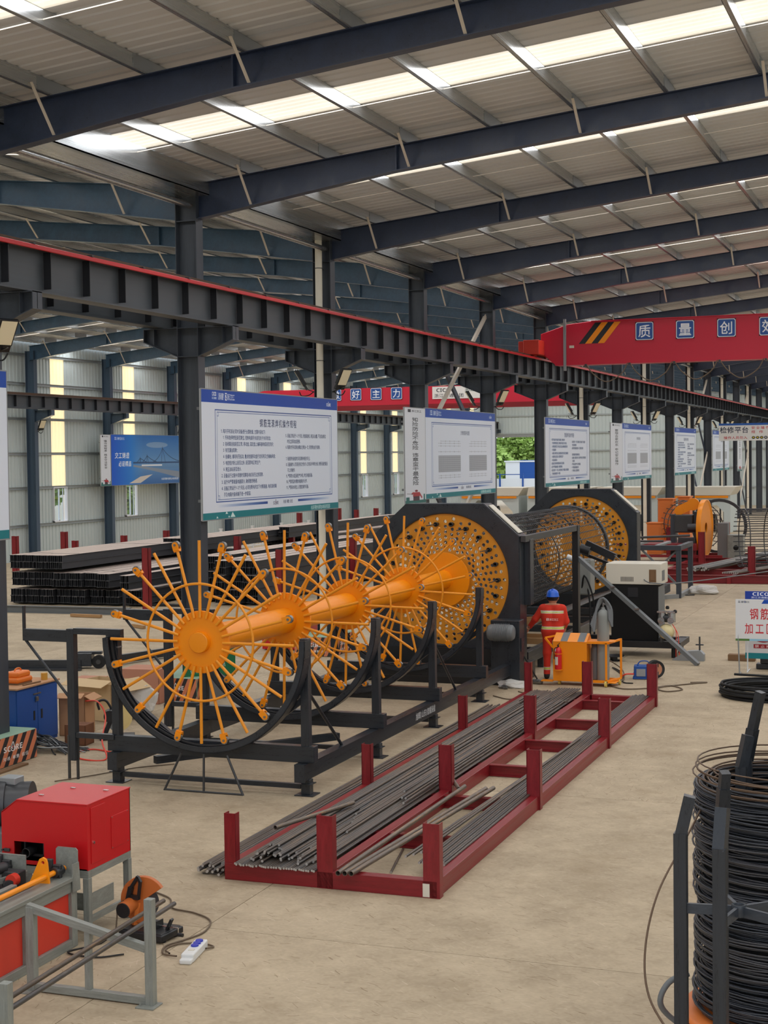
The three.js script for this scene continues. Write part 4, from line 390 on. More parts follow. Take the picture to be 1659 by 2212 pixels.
熟5,7 11,7 11,9 5,9|3,6 3,10 13,10 13,6|9,22 10,28 12,27 11,22|15,22 17,27 19,27 18,22|21,22 25,28 27,27 23,22|4,22 1,27 3,28 7,22|6,1 7,3 1,3 1,4 14,4 14,3 9,3 8,0|18,0 18,5 15,5 15,7 18,7 17,11 15,9 14,11 17,13 14,18 12,20 13,21 19,14 21,17 22,15 19,12 20,7 23,7 24,19 26,21 27,21 28,16 26,15 26,19 25,17 25,5 20,5 20,0|1,16 1,18 7,17 7,19 4,19 4,21 7,21 9,20 9,17 14,17 14,15 9,15 13,12 12,11 2,11 2,13 9,13 7,14 7,16
牢2,4 2,9 4,9 4,6 24,6 24,9 26,9 26,4 16,4 14,0 12,1 13,4|1,18 1,20 13,20 13,28 15,28 15,20 27,20 27,18 15,18 15,13 24,13 24,11 15,11 15,7 13,7 13,11 8,11 10,8 7,7 4,13 2,16 4,17 7,13 13,13 13,18
状21,2 24,8 26,7 23,1|1,5 5,11 6,10 3,4|17,0 17,9 10,9 10,11 16,11 16,16 13,22 9,26 11,28 14,24 18,15 23,25 26,28 28,26 24,22 21,17 19,11 27,11 27,9 19,9 19,0|0,20 2,22 7,17 7,28 9,28 9,0 7,0 7,14
现12,2 12,18 14,18 14,4 23,4 23,18 25,18 25,2|1,22 1,25 11,22 11,19 7,21 7,13 10,13 10,11 7,11 7,5 11,5 11,2 1,2 1,5 5,5 5,11 2,11 2,13 5,13 5,21|17,6 17,17 15,22 9,26 10,28 14,25 19,18 19,24 20,27 26,27 27,25 27,21 25,20 25,25 21,25 21,17 19,17 19,6
生6,1 3,9 1,12 3,13 6,8 13,8 13,15 4,15 4,17 13,17 13,25 1,25 1,27 27,27 27,25 15,25 15,17 25,17 25,15 15,15 15,8 26,8 26,6 15,6 15,0 13,0 13,6 7,6 9,1
用4,2 4,18 3,22 0,26 2,28 4,25 6,19 13,19 13,28 15,28 15,19 23,19 23,25 18,25 19,28 25,27 25,2|6,5 13,5 13,9 6,9|23,5 23,9 15,9 15,5|6,12 13,12 13,17 6,17|23,12 23,17 15,17 15,12
电13,13 13,18 5,18 5,13|15,13 22,13 22,18 15,18|13,11 5,11 5,7 13,7|15,11 15,7 22,7 22,11|3,5 3,22 5,22 5,20 13,20 13,26 14,27 26,27 27,21 25,20 24,25 23,25 16,25 15,23 15,20 25,20 25,5 15,5 15,0 13,0 13,5
畅5,0 5,4 1,4 1,20 3,20 3,18 5,18 5,28 7,28 7,18 11,18 11,4 7,4 7,0|10,12 10,16 7,16 7,12|10,10 7,10 7,6 10,6|3,12 5,12 5,16 3,16|3,10 3,6 5,6 5,10|13,12 17,12 13,18 11,20 13,21 17,16 19,12 21,12 19,18 16,23 12,26 14,28 18,24 21,18 23,12 25,12 23,25 19,25 20,27 24,27 26,24 27,10 17,10 25,3 24,2 12,2 12,4 21,4 12,10
盖4,17 4,25 1,25 1,27 27,27 27,25 24,25 24,17|6,25 6,19 10,19 10,25|12,25 12,19 16,19 16,25|18,25 18,19 22,19 22,25|19,0 17,4 10,4 11,4 9,0 7,1 9,4 3,4 3,6 13,6 13,9 4,9 4,10 13,10 13,13 1,13 1,15 27,15 27,13 15,13 15,10 24,10 24,9 15,9 15,6 25,6 25,4 20,4 22,1
盘11,13 15,16 17,14 12,11|13,0 12,3 6,3 6,9 1,9 1,11 5,11 2,16 3,18 5,16 8,11 21,11 21,15 17,15 18,17 23,16 23,11 27,11 27,9 23,9 23,3 14,3 15,1|11,6 15,9 8,9 8,4 21,4 21,9 15,9 16,8 15,7 12,5|4,18 4,25 1,25 1,27 27,27 27,25 24,25 24,18|6,25 6,19 10,19 10,25|12,25 12,19 16,19 16,25|18,25 18,19 22,19 22,25
目6,11 22,11 22,16 6,16|6,9 6,4 22,4 22,9|6,18 22,18 22,23 6,23|4,2 4,28 6,28 6,26 22,26 22,28 24,28 24,2
知15,3 15,27 18,27 18,25 24,25 24,27 26,27 26,3|18,22 18,5 24,5 24,22|4,0 2,7 0,10 2,11 5,6 7,6 7,12 1,12 1,15 7,15 6,19 4,23 0,26 2,28 5,25 7,22 8,19 13,25 14,23 9,17 9,15 14,15 14,12 9,12 9,6 14,6 14,4 5,4 6,1
码11,19 11,21 23,21 23,19|14,6 13,15 25,15 23,25 18,26 19,28 24,27 25,25 27,13 23,13 24,2 12,2 12,4 22,4 21,13 15,13 16,6|1,2 1,4 5,4 0,16 1,18 3,16 3,26 5,26 5,24 10,24 10,11 5,11 7,4 11,4 11,2|5,13 8,13 8,22 5,22
确16,0 10,10 11,11 12,10 12,16 11,23 9,27 11,28 14,21 18,21 18,27 20,27 20,21 24,21 24,25 21,26 22,28 25,27 26,25 26,8 21,8 24,4 23,3 17,3 17,1|18,19 14,19 14,15 18,15|20,19 20,15 24,15 24,19|18,13 14,13 14,10 18,10|20,13 20,10 24,10 24,13|14,8 16,5 21,5 19,8|1,2 1,4 5,4 0,16 2,18 3,16 3,26 5,26 5,24 10,24 10,11 5,11 7,4 11,4 11,2|5,13 8,13 8,22 5,22
禁19,22 25,27 26,26 20,21|5,14 5,16 24,16 24,14|7,21 5,23 1,26 3,27 5,26 9,22|7,0 7,3 2,3 2,5 6,5 2,10 1,11 2,13 7,7 7,13 9,13 9,7 12,10 13,9 9,6 13,5 13,3 9,3 9,0|1,18 1,20 13,20 13,26 9,26 9,28 13,28 15,27 15,25 15,20 27,20 27,18|19,0 19,3 14,3 14,5 18,5 15,9 13,11 14,12 19,7 19,13 21,13 21,7 26,12 27,11 25,9 22,5 26,5 26,3 21,3 21,0
移9,1 1,3 2,5 5,4 5,9 1,9 1,11 5,11 0,20 2,23 5,15 5,28 7,28 7,14 10,18 11,16 7,12 7,11 11,11 11,9 7,9 7,4 11,2|14,8 17,10 11,13 12,14 17,12 22,9 26,4 18,3 20,1 18,0 11,7 12,8 17,5 23,5 19,9 16,7|16,20 19,22 10,26 11,28 18,25 24,21 27,15 20,14 22,12 20,11 15,17 11,19 12,21 19,16 25,16 21,21 17,19
程15,4 24,4 24,9 15,9|13,2 13,11 26,11 26,2|13,19 13,21 18,21 18,25 11,25 11,27 27,27 27,25 20,25 20,21 26,21 26,19 20,19 20,16 27,16 27,14 12,14 12,16 18,16 18,19|10,1 1,3 1,5 6,4 6,9 1,9 1,11 5,11 2,18 0,20 1,22 6,15 6,28 8,28 8,15 10,19 12,17 8,13 8,11 11,11 11,9 8,9 8,4 11,3
空16,9 25,15 26,13 17,8|11,8 2,13 3,15 12,9|2,25 2,27 26,27 26,25 15,25 15,17 23,17 23,15 5,15 5,17 13,17 13,25|12,1 13,4 2,4 2,11 4,11 4,6 24,6 24,10 26,10 26,4 16,4 14,0
立2,6 2,8 26,8 26,6|6,10 9,23 11,22 8,10|12,1 13,6 16,5 14,0|20,10 15,24 1,24 1,27 27,27 27,24 18,24 22,10
站1,6 1,8 12,8 12,6|2,10 4,20 6,20 4,9|5,1 7,6 9,5 6,1|9,9 7,21 1,23 1,25 12,22 12,20 9,21 11,9|13,15 13,28 15,28 15,26 24,26 24,28 26,28 26,15 20,15 20,9 27,9 27,7 20,7 20,0 18,0 18,15|15,24 15,17 24,17 24,24
章6,16 22,16 22,19 6,19|6,13 22,13 22,15 6,15|4,11 4,20 13,20 13,22 1,22 1,24 13,24 13,28 15,28 15,24 27,24 27,22 15,22 15,20 24,20 24,11|7,5 8,8 1,8 1,10 27,10 27,8 20,8 21,5 19,5 17,8 11,8 9,5|12,1 13,3 3,3 3,5 25,5 25,3 16,3 14,0
端1,6 1,8 11,8 11,6|2,10 3,21 5,20 4,10|4,1 6,6 8,5 6,1|11,16 11,28 13,28 13,18 16,18 16,27 18,27 18,18 20,18 20,27 22,27 22,18 25,18 25,26 23,26 23,28 26,27 27,16 19,16 20,13 27,13 27,11 10,11 10,13 18,13 17,16|12,2 12,9 26,9 26,2 24,2 24,7 20,7 20,0 18,0 18,7 14,7 14,2|8,9 6,21 1,23 1,25 11,22 11,20 8,21 10,10
第4,13 3,20 11,20 2,26 3,28 13,21 13,28 15,28 15,20 23,20 22,24 18,24 19,26 23,26 25,25 26,18 15,18 15,15 25,15 25,9 3,9 3,11 13,11 13,13|6,15 13,15 13,18 6,18|15,11 23,11 23,13 15,13|6,0 1,8 3,9 6,5 7,5 9,8 11,8 10,5 14,5 14,3 7,3 8,1|17,0 13,7 15,9 17,5 19,5 22,8 24,7 22,5 27,5 27,3 18,3 19,1
笼16,10 22,13 23,11 18,9|10,9 10,13 1,13 1,15 9,15 8,20 5,23 0,26 2,28 6,25 10,20 12,15 15,15 15,22 9,25 9,26 15,24 15,26 16,27 24,27 26,27 27,25 27,22 25,21 25,25 19,25 17,24 17,23 22,19 25,17 23,15 17,21 17,15 27,15 27,13 12,13 12,9|5,0 3,6 1,8 3,9 6,5 7,5 9,9 11,8 10,5 14,5 14,3 7,3 8,1|17,0 15,6 13,8 15,9 17,5 20,5 22,9 24,8 22,5 27,5 27,3 18,3 19,1
筋10,11 10,14 5,14 5,11|3,9 3,19 2,23 1,27 3,28 4,26 5,21 10,21 10,26 7,26 8,28 11,27 12,27 12,25 12,9|10,16 10,19 5,19 5,16|18,8 18,12 13,12 13,14 18,14 17,18 16,22 12,26 14,28 18,23 19,18 20,14 24,14 23,25 19,25 20,28 24,27 25,27 26,25 26,12 20,12 20,8|5,0 2,6 0,8 2,9 5,5 6,5 8,9 10,8 9,5 14,5 14,3 6,3 7,1|16,0 15,3 11,7 13,9 16,5 18,5 21,9 22,8 21,5 27,5 27,3 17,3 18,1
箱16,17 24,17 24,20 16,20|16,15 16,12 24,12 24,15|16,21 24,21 24,25 16,25|14,10 14,28 16,28 16,26 24,26 24,28 26,28 26,10|5,0 1,8 2,9 5,5 6,5 8,9 6,9 6,12 1,12 1,14 6,14 0,23 2,25 6,18 6,28 8,28 8,18 12,22 13,20 8,15 8,14 13,14 13,12 8,12 8,9 10,8 8,5 14,5 14,3 6,3 7,1|16,0 12,8 14,9 17,5 18,5 21,9 23,8 21,5 27,5 27,3 18,3 18,1
粉22,1 20,1 22,6 26,13 28,12 25,9|1,3 2,9 4,9 3,3|10,2 8,9 9,9 12,3|1,11 1,13 5,13 0,22 2,24 5,16 5,28 7,28 7,17 10,21 11,19 7,14 7,13 11,13 11,12 12,14 13,13 13,14 16,14 15,19 13,23 10,26 12,28 15,24 17,20 18,14 23,14 21,25 18,25 18,27 23,26 25,12 13,12 15,9 18,1 16,1 13,9 11,11 7,11 7,0 5,0 5,11
精1,3 3,9 4,9 2,2|9,2 7,9 9,9 11,3|1,10 1,12 4,12 2,19 0,22 1,24 5,17 5,28 7,28 7,16 9,20 11,19 7,13 7,12 10,12 10,10 7,10 7,1 5,1 5,10|18,0 18,3 12,3 12,5 18,5 18,6 13,6 13,8 18,8 18,10 11,10 11,12 27,12 27,10 20,10 20,8 26,8 26,6 20,6 20,5 27,5 27,3 20,3 20,0|23,15 23,17 15,17 15,15|13,14 13,28 15,28 15,23 23,23 23,26 20,26 21,28 24,28 25,27 25,14|15,19 23,19 23,21 15,21
紧18,23 25,27 26,26 19,22|8,22 1,26 3,27 5,26 10,23|3,2 3,11 5,11 5,2|8,1 8,12 10,12 10,1|12,2 12,4 14,4 17,9 11,11 12,11 5,15 5,17 11,17 3,20 3,22 13,21 13,26 9,26 10,28 15,27 16,21 23,20 25,22 26,21 20,16 19,17 21,19 9,19 20,14 18,13 14,15 9,15 13,12 19,10 25,13 27,11 21,9 25,2|16,4 23,4 19,7
线1,24 2,26 11,23 11,21|20,2 24,5 25,4 21,1|2,13 6,12 1,18 2,20 11,18 11,16 5,17 11,8 9,7 7,10 4,10 8,1 6,1 1,11|25,15 21,20 19,14 27,13 27,11 19,12 19,9 26,7 26,5 19,7 19,0 16,0 17,7 12,8 12,10 17,9 17,13 11,14 12,16 17,15 19,21 11,25 12,27 20,23 23,27 26,27 27,23 26,22 25,26 21,22 27,16
经1,24 1,26 11,23 10,21|1,13 6,12 1,18 1,20 10,18 10,16 5,17 11,8 9,7 7,10 3,10 8,1 6,0 0,11|12,2 12,4 22,4 19,8 10,13 11,14 19,10 26,14 28,13 21,9 25,3 24,2|12,16 12,18 18,18 18,25 10,25 10,27 27,27 27,25 20,25 20,18 26,18 26,16
缆21,8 25,11 26,10 22,7|11,2 11,10 13,10 13,2|12,13 12,22 14,22 14,14 23,14 23,22 25,22 25,13|15,0 15,11 17,11 17,0|1,24 1,26 10,22 10,20|21,1 18,8 19,9 21,5 27,5 27,3 22,3 23,1|17,16 17,21 14,24 9,26 10,28 14,27 17,25 19,22 19,26 20,27 26,27 28,24 26,23 25,25 21,25 20,21 19,21 19,16|1,13 6,12 1,18 1,20 10,17 10,15 5,17 10,8 9,7 7,10 3,10 8,1 6,0 3,7 1,11
编1,24 1,26 10,22 9,21|1,13 5,12 1,18 1,20 9,18 9,16 4,17 10,8 8,7 7,10 3,10 8,1 6,0 1,11|18,15 18,19 15,19 15,15|19,15 21,15 21,19 19,19|13,13 13,28 15,28 15,21 18,21 18,27 19,27 19,21 21,21 21,27 23,27 23,21 25,21 25,26 23,26 24,28 26,27 27,13|23,15 25,15 25,19 23,19|17,1 18,4 12,4 11,15 9,26 10,27 12,22 14,11 26,11 26,4 21,4 19,0|14,6 24,6 24,9 14,9
缩1,24 1,26 10,23 9,21|1,13 6,12 1,18 1,20 9,18 9,16 4,17 10,8 8,7 7,10 3,10 8,1 6,1 1,11|13,7 9,17 10,18 12,16 12,28 14,28 14,12 15,8|16,13 16,28 18,28 18,26 24,26 24,28 26,28 26,13 21,13 22,10 27,10 27,9 15,9 15,10 20,10 19,13|17,1 18,3 10,3 10,8 12,8 12,5 25,5 25,8 27,8 27,3 20,3 18,0|18,21 24,21 24,25 18,25|18,19 18,15 24,15 24,19
考24,2 16,9 14,9 14,6 20,6 20,4 14,4 14,0 12,0 12,4 4,4 4,6 12,6 12,9 2,9 2,11 13,11 1,18 2,20 9,16 7,21 20,21 19,25 12,25 13,27 20,27 23,19 10,19 12,16 24,16 24,14 13,14 17,11 27,11 27,9 19,9 25,3
能11,13 11,15 4,15 4,13|2,11 2,28 4,28 4,22 11,22 11,25 7,26 8,28 12,27 13,25 13,11|4,17 11,17 11,20 4,20|24,3 18,5 18,0 15,0 15,10 16,12 17,13 24,13 26,13 27,12 27,9 25,8 25,11 18,11 18,10 18,7 26,4|25,16 18,19 18,14 15,14 15,24 16,26 17,27 24,28 26,27 27,26 27,22 26,22 25,25 18,25 18,24 18,21 26,18|2,9 12,8 12,10 14,9 10,2 9,3 11,6 4,7 8,1 6,0 3,5 1,7
自6,13 22,13 22,18 6,18|6,11 6,7 22,7 22,11|6,20 22,20 22,24 6,24|13,0 12,4 4,4 4,28 6,28 6,26 22,26 22,28 24,28 24,4 14,4 15,1
蛮6,6 2,12 4,13 8,7|20,7 25,13 27,11 21,6|12,1 13,3 2,3 2,5 10,5 10,13 12,13 12,5 16,5 16,13 18,13 18,5 27,5 27,3 16,3 14,0|6,16 13,16 13,20 6,20|15,16 22,16 22,20 15,20|19,22 22,24 15,24 15,21 24,21 24,15 15,15 15,13 13,13 13,15 4,15 4,21 13,21 13,24 1,25 2,27 23,26 25,28 27,27 25,25 21,22
螺22,22 25,27 27,26 23,21|8,19 9,22 7,22 7,17 10,17 10,6 7,6 7,1 5,1 5,6 2,6 2,18 3,18 3,17 5,17 5,23 1,24 1,26 10,24 10,26 11,25 9,18|3,8 5,8 5,15 3,15|7,8 9,8 9,15 7,15|14,21 10,26 12,27 16,22|14,7 18,7 18,10 14,10|20,7 24,7 24,10 20,10|14,3 18,3 18,6 14,6|20,3 24,3 24,6 20,6|12,21 18,20 18,26 15,26 16,28 17,28 20,26 20,20 25,20 26,22 27,21 24,15 22,16 23,18 16,19 24,13 22,12 19,14 16,14 19,11 26,11 26,2 12,2 12,11 16,11 12,14 13,16 17,16 11,19
行12,2 12,4 26,4 26,2|7,0 0,7 2,9 9,1|11,10 11,13 21,13 21,25 15,26 16,28 22,27 23,13 27,13 27,10|8,7 0,16 2,18 5,15 5,28 7,28 7,12 10,8
衢21,2 21,4 27,4 27,2|9,6 12,6 12,7 9,7|9,9 12,9 12,10 9,10|9,3 12,3 12,4 9,4|8,1 8,12 13,12 13,1|16,6 19,6 19,7 16,7|16,9 19,9 19,10 16,10|16,3 19,3 19,4 16,4|14,1 14,12 20,12 20,1|5,0 0,7 2,9 7,1|21,9 21,11 23,11 23,25 20,26 21,28 24,28 25,26 25,11 27,11 27,9|14,19 14,21 10,21 10,19|14,12 14,14 11,14 11,12 10,12 5,19 7,20 9,17 9,27 10,27 10,26 20,26 20,24 16,24 16,22 19,22 19,21 16,21 16,19 19,19 19,17 16,17 16,16 20,16 20,14 16,14 15,12|14,17 10,17 10,16 14,16|14,22 14,24 10,24 10,22|6,7 0,15 2,17 4,14 4,28 5,28 5,11 7,7
装1,3 5,7 6,5 3,2|12,14 13,16 1,16 1,18 11,18 8,20 1,22 2,24 7,22 7,25 6,26 6,28 16,25 16,24 9,25 9,21 14,18 17,22 21,26 26,28 27,26 22,24 20,23 25,20 24,19 19,22 16,18 27,18 27,16 16,16 14,14|18,0 18,5 11,5 11,6 18,6 18,11 12,11 12,13 26,13 26,11 20,11 20,6 27,6 27,5 20,5 20,0|1,11 1,13 7,10 7,14 9,14 9,0 7,0 7,8
要19,19 18,20 15,23 8,21 10,19|3,6 3,14 11,14 9,17 1,17 1,19 8,19 5,22 12,24 1,26 2,28 12,26 15,25 24,28 26,26 18,23 20,20 21,19 27,19 27,17 12,17 13,14 12,14 25,14 25,6 18,6 18,4 27,4 27,2 1,2 1,4 9,4 9,6|11,4 16,4 16,6 11,6|5,8 9,8 9,12 5,12|11,8 16,8 16,12 11,12|18,8 23,8 23,12 18,12
观13,2 13,18 15,18 15,4 24,4 24,18 26,18 26,2|18,6 18,17 15,22 10,26 11,28 15,25 19,18 19,25 21,27 26,27 27,25 28,21 26,20 25,25 21,25 21,17 20,17 20,6|1,9 6,16 0,25 2,27 7,19 9,24 11,22 8,16 11,3 1,3 1,5 9,5 7,14 3,8
规13,2 13,18 15,18 15,4 23,4 23,18 26,18 26,2|6,1 6,5 1,5 1,7 6,7 5,12 1,12 1,14 5,14 5,18 3,23 1,26 2,27 4,25 7,18 11,23 12,22 7,16 7,14 12,14 12,12 8,12 8,7 12,7 12,5 8,5 8,1|18,6 18,17 16,22 10,26 12,28 15,25 18,22 19,19 19,25 20,26 21,27 24,27 26,27 27,25 27,21 26,20 25,25 22,25 21,25 21,17 20,17 20,6
训18,3 18,24 20,24 20,3|24,1 24,27 26,27 26,1|12,1 12,17 9,26 11,28 13,23 14,17 14,1|2,3 7,7 9,6 4,1|5,27 10,22 10,20 7,22 7,10 1,10 1,12 5,12 5,23 3,26
记3,3 8,7 9,6 5,1|5,27 11,22 11,21 8,23 8,10 1,10 1,12 5,12 5,23 5,24 4,26|12,2 12,5 23,5 23,12 12,12 13,26 14,27 17,27 23,27 26,27 27,25 27,21 25,20 25,23 24,25 15,25 14,24 14,14 23,14 23,16 25,16 25,2
设3,2 7,7 9,5 4,1|1,10 1,12 5,12 5,23 3,25 5,27 11,22 10,20 7,23 7,10|14,1 13,7 12,9 9,11 11,13 14,11 15,8 16,4 21,4 22,11 27,11 27,9 23,9 23,1|23,16 18,22 14,16|11,14 11,16 12,16 13,18 17,23 9,26 10,28 18,24 26,28 27,26 20,23 24,17 26,14
象9,0 1,8 2,9 4,8 4,13 9,13 1,16 2,18 10,14 12,16 2,20 4,22 13,17 15,19 11,21 2,25 3,26 15,20 16,22 15,25 10,25 10,27 15,27 17,25 17,19 19,18 23,24 26,26 27,24 24,23 20,17 25,15 23,14 16,18 12,13 24,13 24,6 16,6 19,3 17,2 10,2 12,1|9,4 16,4 14,6 6,6|6,8 14,8 11,11 6,11|16,8 22,8 22,11 14,11
质17,23 25,28 27,26 18,22|15,15 15,20 12,23 6,26 7,28 14,25 17,21 17,15|8,12 8,22 10,22 10,14 23,14 23,22 25,22 25,12 17,12 17,9 27,9 27,7 17,7 17,4 25,2 24,1 18,1 4,3 3,16 3,21 1,26 2,27 5,22 5,16 6,9 15,9 14,12|15,7 6,7 6,4 15,4
走6,14 3,23 0,26 2,28 7,21 10,25 15,27 27,27 28,25 15,25 15,19 25,19 25,17 15,17 15,12 27,12 27,10 15,10 15,6 25,6 25,4 15,4 15,0 13,0 13,4 4,4 4,6 13,6 13,10 1,10 1,12 13,12 13,24 9,21 7,18 8,14
足7,4 22,4 22,10 7,10|6,14 4,23 1,26 2,28 7,21 10,25 15,27 27,27 28,25 15,25 15,19 25,19 25,17 15,17 15,12 24,12 24,2 4,2 4,12 13,12 13,24 9,21 8,18 8,15
路4,4 10,4 10,9 4,9|1,24 1,26 12,24 12,22 8,22 8,17 11,17 12,19 14,18 14,28 16,28 16,27 23,27 23,28 25,28 25,18 26,18 28,16 21,12 25,4 18,3 19,1 17,0 12,10 12,2 2,2 2,11 6,11 6,23 4,23 4,14 2,14 2,24|16,25 16,19 23,19 23,25|23,5 20,10 17,6|15,17 20,13 24,17|18,12 12,17 12,15 8,15 8,11 12,11 12,10 13,11 16,8
轴15,17 19,17 19,24 15,24|15,15 15,9 19,9 19,15|24,17 24,24 21,24 21,17|24,15 21,15 21,9 24,9|19,0 19,7 13,7 13,28 15,28 15,26 24,26 24,28 27,28 27,7 21,7 21,0|2,16 7,15 7,19 1,20 1,23 7,21 7,28 9,28 9,21 12,20 12,18 9,19 9,15 12,15 12,13 9,13 9,8 7,8 7,13 4,13 6,6 12,6 12,4 7,4 7,1 5,0 5,4 1,4 1,6 4,6 1,14
辉12,2 12,7 14,7 14,4 25,4 25,7 27,7 27,2|1,3 3,10 4,10 3,3|10,3 8,10 9,10 11,3|7,25 12,21 12,23 19,23 19,28 21,28 21,23 27,23 27,21 21,21 21,17 26,17 26,15 21,15 21,12 19,12 19,15 16,15 18,10 26,10 26,8 18,8 19,6 17,5 16,8 13,8 13,10 16,10 14,14 13,15 13,17 19,17 19,21 12,21 11,19 9,21 9,13 11,13 11,11 7,11 7,1 5,1 5,11 1,11 1,13 3,13 2,23 1,26 2,27 4,24 5,19 5,13 7,13 7,21 6,24
过2,2 6,7 8,6 3,1|11,11 15,17 16,16 12,10|7,12 1,12 1,14 5,14 5,21 1,25 2,27 6,23 14,27 27,26 28,24 14,24 8,23 7,22|20,1 20,6 9,6 9,8 20,8 20,20 15,20 16,23 22,22 23,8 27,8 27,6 23,6 23,1
运11,2 11,4 25,4 25,2|1,3 7,7 8,6 3,2|10,22 23,20 25,23 27,22 21,13 19,13 22,18 13,19 17,11 27,11 27,9 9,9 9,11 14,11 10,20|7,11 1,11 1,13 5,13 5,22 1,26 2,28 6,24 14,27 27,27 28,25 14,25 7,22
进2,2 6,7 8,6 3,1|20,1 20,6 16,6 16,1 13,1 13,6 9,6 9,8 13,8 13,13 9,13 9,15 13,15 11,20 10,22 11,23 13,21 15,15 20,15 20,23 23,23 23,15 27,15 27,13 23,13 23,8 26,8 26,6 23,6 23,1|16,8 20,8 20,13 16,13|7,11 1,11 1,13 5,13 5,22 1,25 2,27 6,24 14,27 27,27 28,24 14,25 7,22
违1,3 6,8 8,6 3,2|9,4 9,6 16,6 16,9 10,9 10,11 16,11 16,14 8,14 8,16 16,16 16,24 18,24 18,16 25,16 24,20 20,20 21,22 24,22 25,22 27,18 27,14 18,14 18,11 25,11 25,9 18,9 18,6 27,6 27,4 18,4 18,1 16,1 16,4|7,11 1,11 1,14 5,14 5,23 1,26 2,28 5,25 6,24 11,27 13,27 27,27 27,25 14,25 11,25 7,23
连2,2 6,7 8,6 4,1|7,11 1,11 1,13 5,13 5,22 0,26 2,28 6,24 11,27 13,27 27,27 28,25 14,25 11,25 7,22|10,13 18,13 18,17 9,17 9,19 18,19 18,24 20,24 20,19 27,19 27,17 20,17 20,13 25,13 25,11 20,11 20,7 18,7 18,11 13,11 15,5 26,5 26,4 16,4 17,1 15,0 14,4 9,4 9,5 13,5 10,11
通1,3 6,8 8,7 3,2|7,12 1,12 1,14 5,14 5,22 1,26 2,27 5,24 6,24 11,26 14,27 27,27 28,25 14,25 11,25 7,22|10,2 10,3 22,3 18,6 14,4 13,5 18,8 10,8 10,23 12,23 12,18 17,18 17,23 19,23 19,18 24,18 24,21 21,22 21,23 24,23 26,23 26,21 26,8 22,8 20,7 26,2 25,1|24,10 24,12 19,12 19,10|12,14 17,14 17,17 12,17|12,12 12,10 17,10 17,12|24,14 24,17 19,17 19,14
造2,3 6,8 8,6 3,2|13,16 23,16 23,21 13,21|11,14 11,23 25,23 25,14|17,0 17,4 13,4 14,1 12,1 10,6 8,8 10,9 12,6 17,6 17,10 8,10 8,12 27,12 27,10 19,10 19,6 26,6 26,4 19,4 19,0|7,12 1,12 1,14 5,14 5,23 1,26 2,28 5,25 6,24 11,27 13,27 27,27 28,25 13,25 11,25 7,23
遮1,3 6,8 7,6 3,2|13,17 11,22 12,23 15,18|16,18 16,23 18,23 18,18|19,18 21,23 22,23 21,18|23,18 26,23 27,22 24,17|7,11 1,11 1,13 5,13 5,22 1,26 2,27 6,24 14,27 27,27 27,25 14,25 7,22|17,1 18,3 10,3 9,13 7,21 9,22 11,14 11,5 27,5 27,3 20,3 19,0|15,6 15,9 12,9 12,11 15,11 15,16 24,16 24,11 27,11 27,9 24,9 24,6 22,6 22,9 17,9 17,6|22,11 22,14 17,14 17,11
部4,7 5,12 7,11 5,6|18,2 18,28 20,28 20,4 24,4 21,12 24,17 25,20 24,21 20,21 21,24 24,23 25,23 27,21 26,17 23,12 27,3 26,2|7,1 8,4 2,4 2,6 16,6 16,4 10,4 9,0|12,6 10,12 1,12 1,14 16,14 16,12 12,12 14,7|3,17 3,28 5,28 5,26 13,26 13,27 15,27 15,17|5,24 5,19 13,19 13,24
重4,9 4,19 13,19 13,21 3,21 3,22 13,22 13,25 1,25 1,27 27,27 27,25 15,25 15,22 25,22 25,21 15,21 15,19 24,19 24,9 15,9 15,8 27,8 27,6 15,6 15,3 24,2 23,1 3,2 4,4 13,4 13,6 1,6 1,8 13,8 13,9|6,15 13,15 13,17 6,17|15,15 22,15 22,17 15,17|6,11 13,11 13,13 6,13|15,11 22,11 22,13 15,13
量7,6 21,6 21,7 7,7|7,3 21,3 21,4 7,4|5,1 5,9 23,9 23,1|1,10 1,12 27,12 27,10|6,17 13,17 13,19 6,19|15,17 22,17 22,19 15,19|6,14 13,14 13,16 6,16|15,14 22,14 22,16 15,16|1,25 1,27 27,27 27,25 15,25 15,24 25,24 25,22 15,22 15,20 24,20 24,13 4,13 4,20 13,20 13,22 3,22 3,24 13,24 13,25
钢5,1 2,6 0,8 2,10 4,6 11,6 11,4 5,4 6,1|5,28 11,24 11,22 7,24 7,17 11,17 11,15 7,15 7,11 11,11 11,9 3,9 3,11 5,11 5,15 1,15 1,17 5,17 5,24 4,26|12,2 12,28 14,28 14,4 24,4 24,25 21,25 21,27 25,27 26,27 26,25 26,2|21,5 19,12 16,7 15,8 18,15 14,23 16,24 19,17 22,23 24,22 20,14 23,5
钮24,4 23,12 18,12 19,4|10,25 10,27 27,27 27,25 24,25 26,2 12,2 12,4 17,4 16,12 12,12 12,14 16,14 15,25|23,14 22,25 17,25 18,14|4,0 0,8 1,10 4,6 11,6 11,4 5,4 6,1|1,15 1,17 5,17 5,23 4,26 5,28 11,23 11,21 7,23 7,17 11,17 11,15 7,15 7,11 10,11 10,9 2,9 2,11 5,11 5,15
铸16,20 19,25 21,23 17,19|1,15 1,17 5,17 5,23 3,26 4,28 10,23 10,21 7,23 7,17 10,17 10,15 7,15 7,11 10,11 10,9 2,9 4,6 10,6 10,4 5,4 6,1 4,1 2,6 0,8 2,10 2,9 2,11 5,11 5,15|17,0 17,4 11,4 11,5 17,5 16,8 12,8 12,10 16,10 16,12 10,12 10,14 15,14 14,18 11,22 9,25 11,26 13,24 16,19 23,19 23,26 19,26 20,28 23,28 24,27 25,26 25,19 27,19 27,17 25,17 25,15 23,15 23,17 16,17 17,14 27,14 27,12 18,12 18,10 26,10 26,8 19,8 19,5 27,5 27,4 19,4 19,1
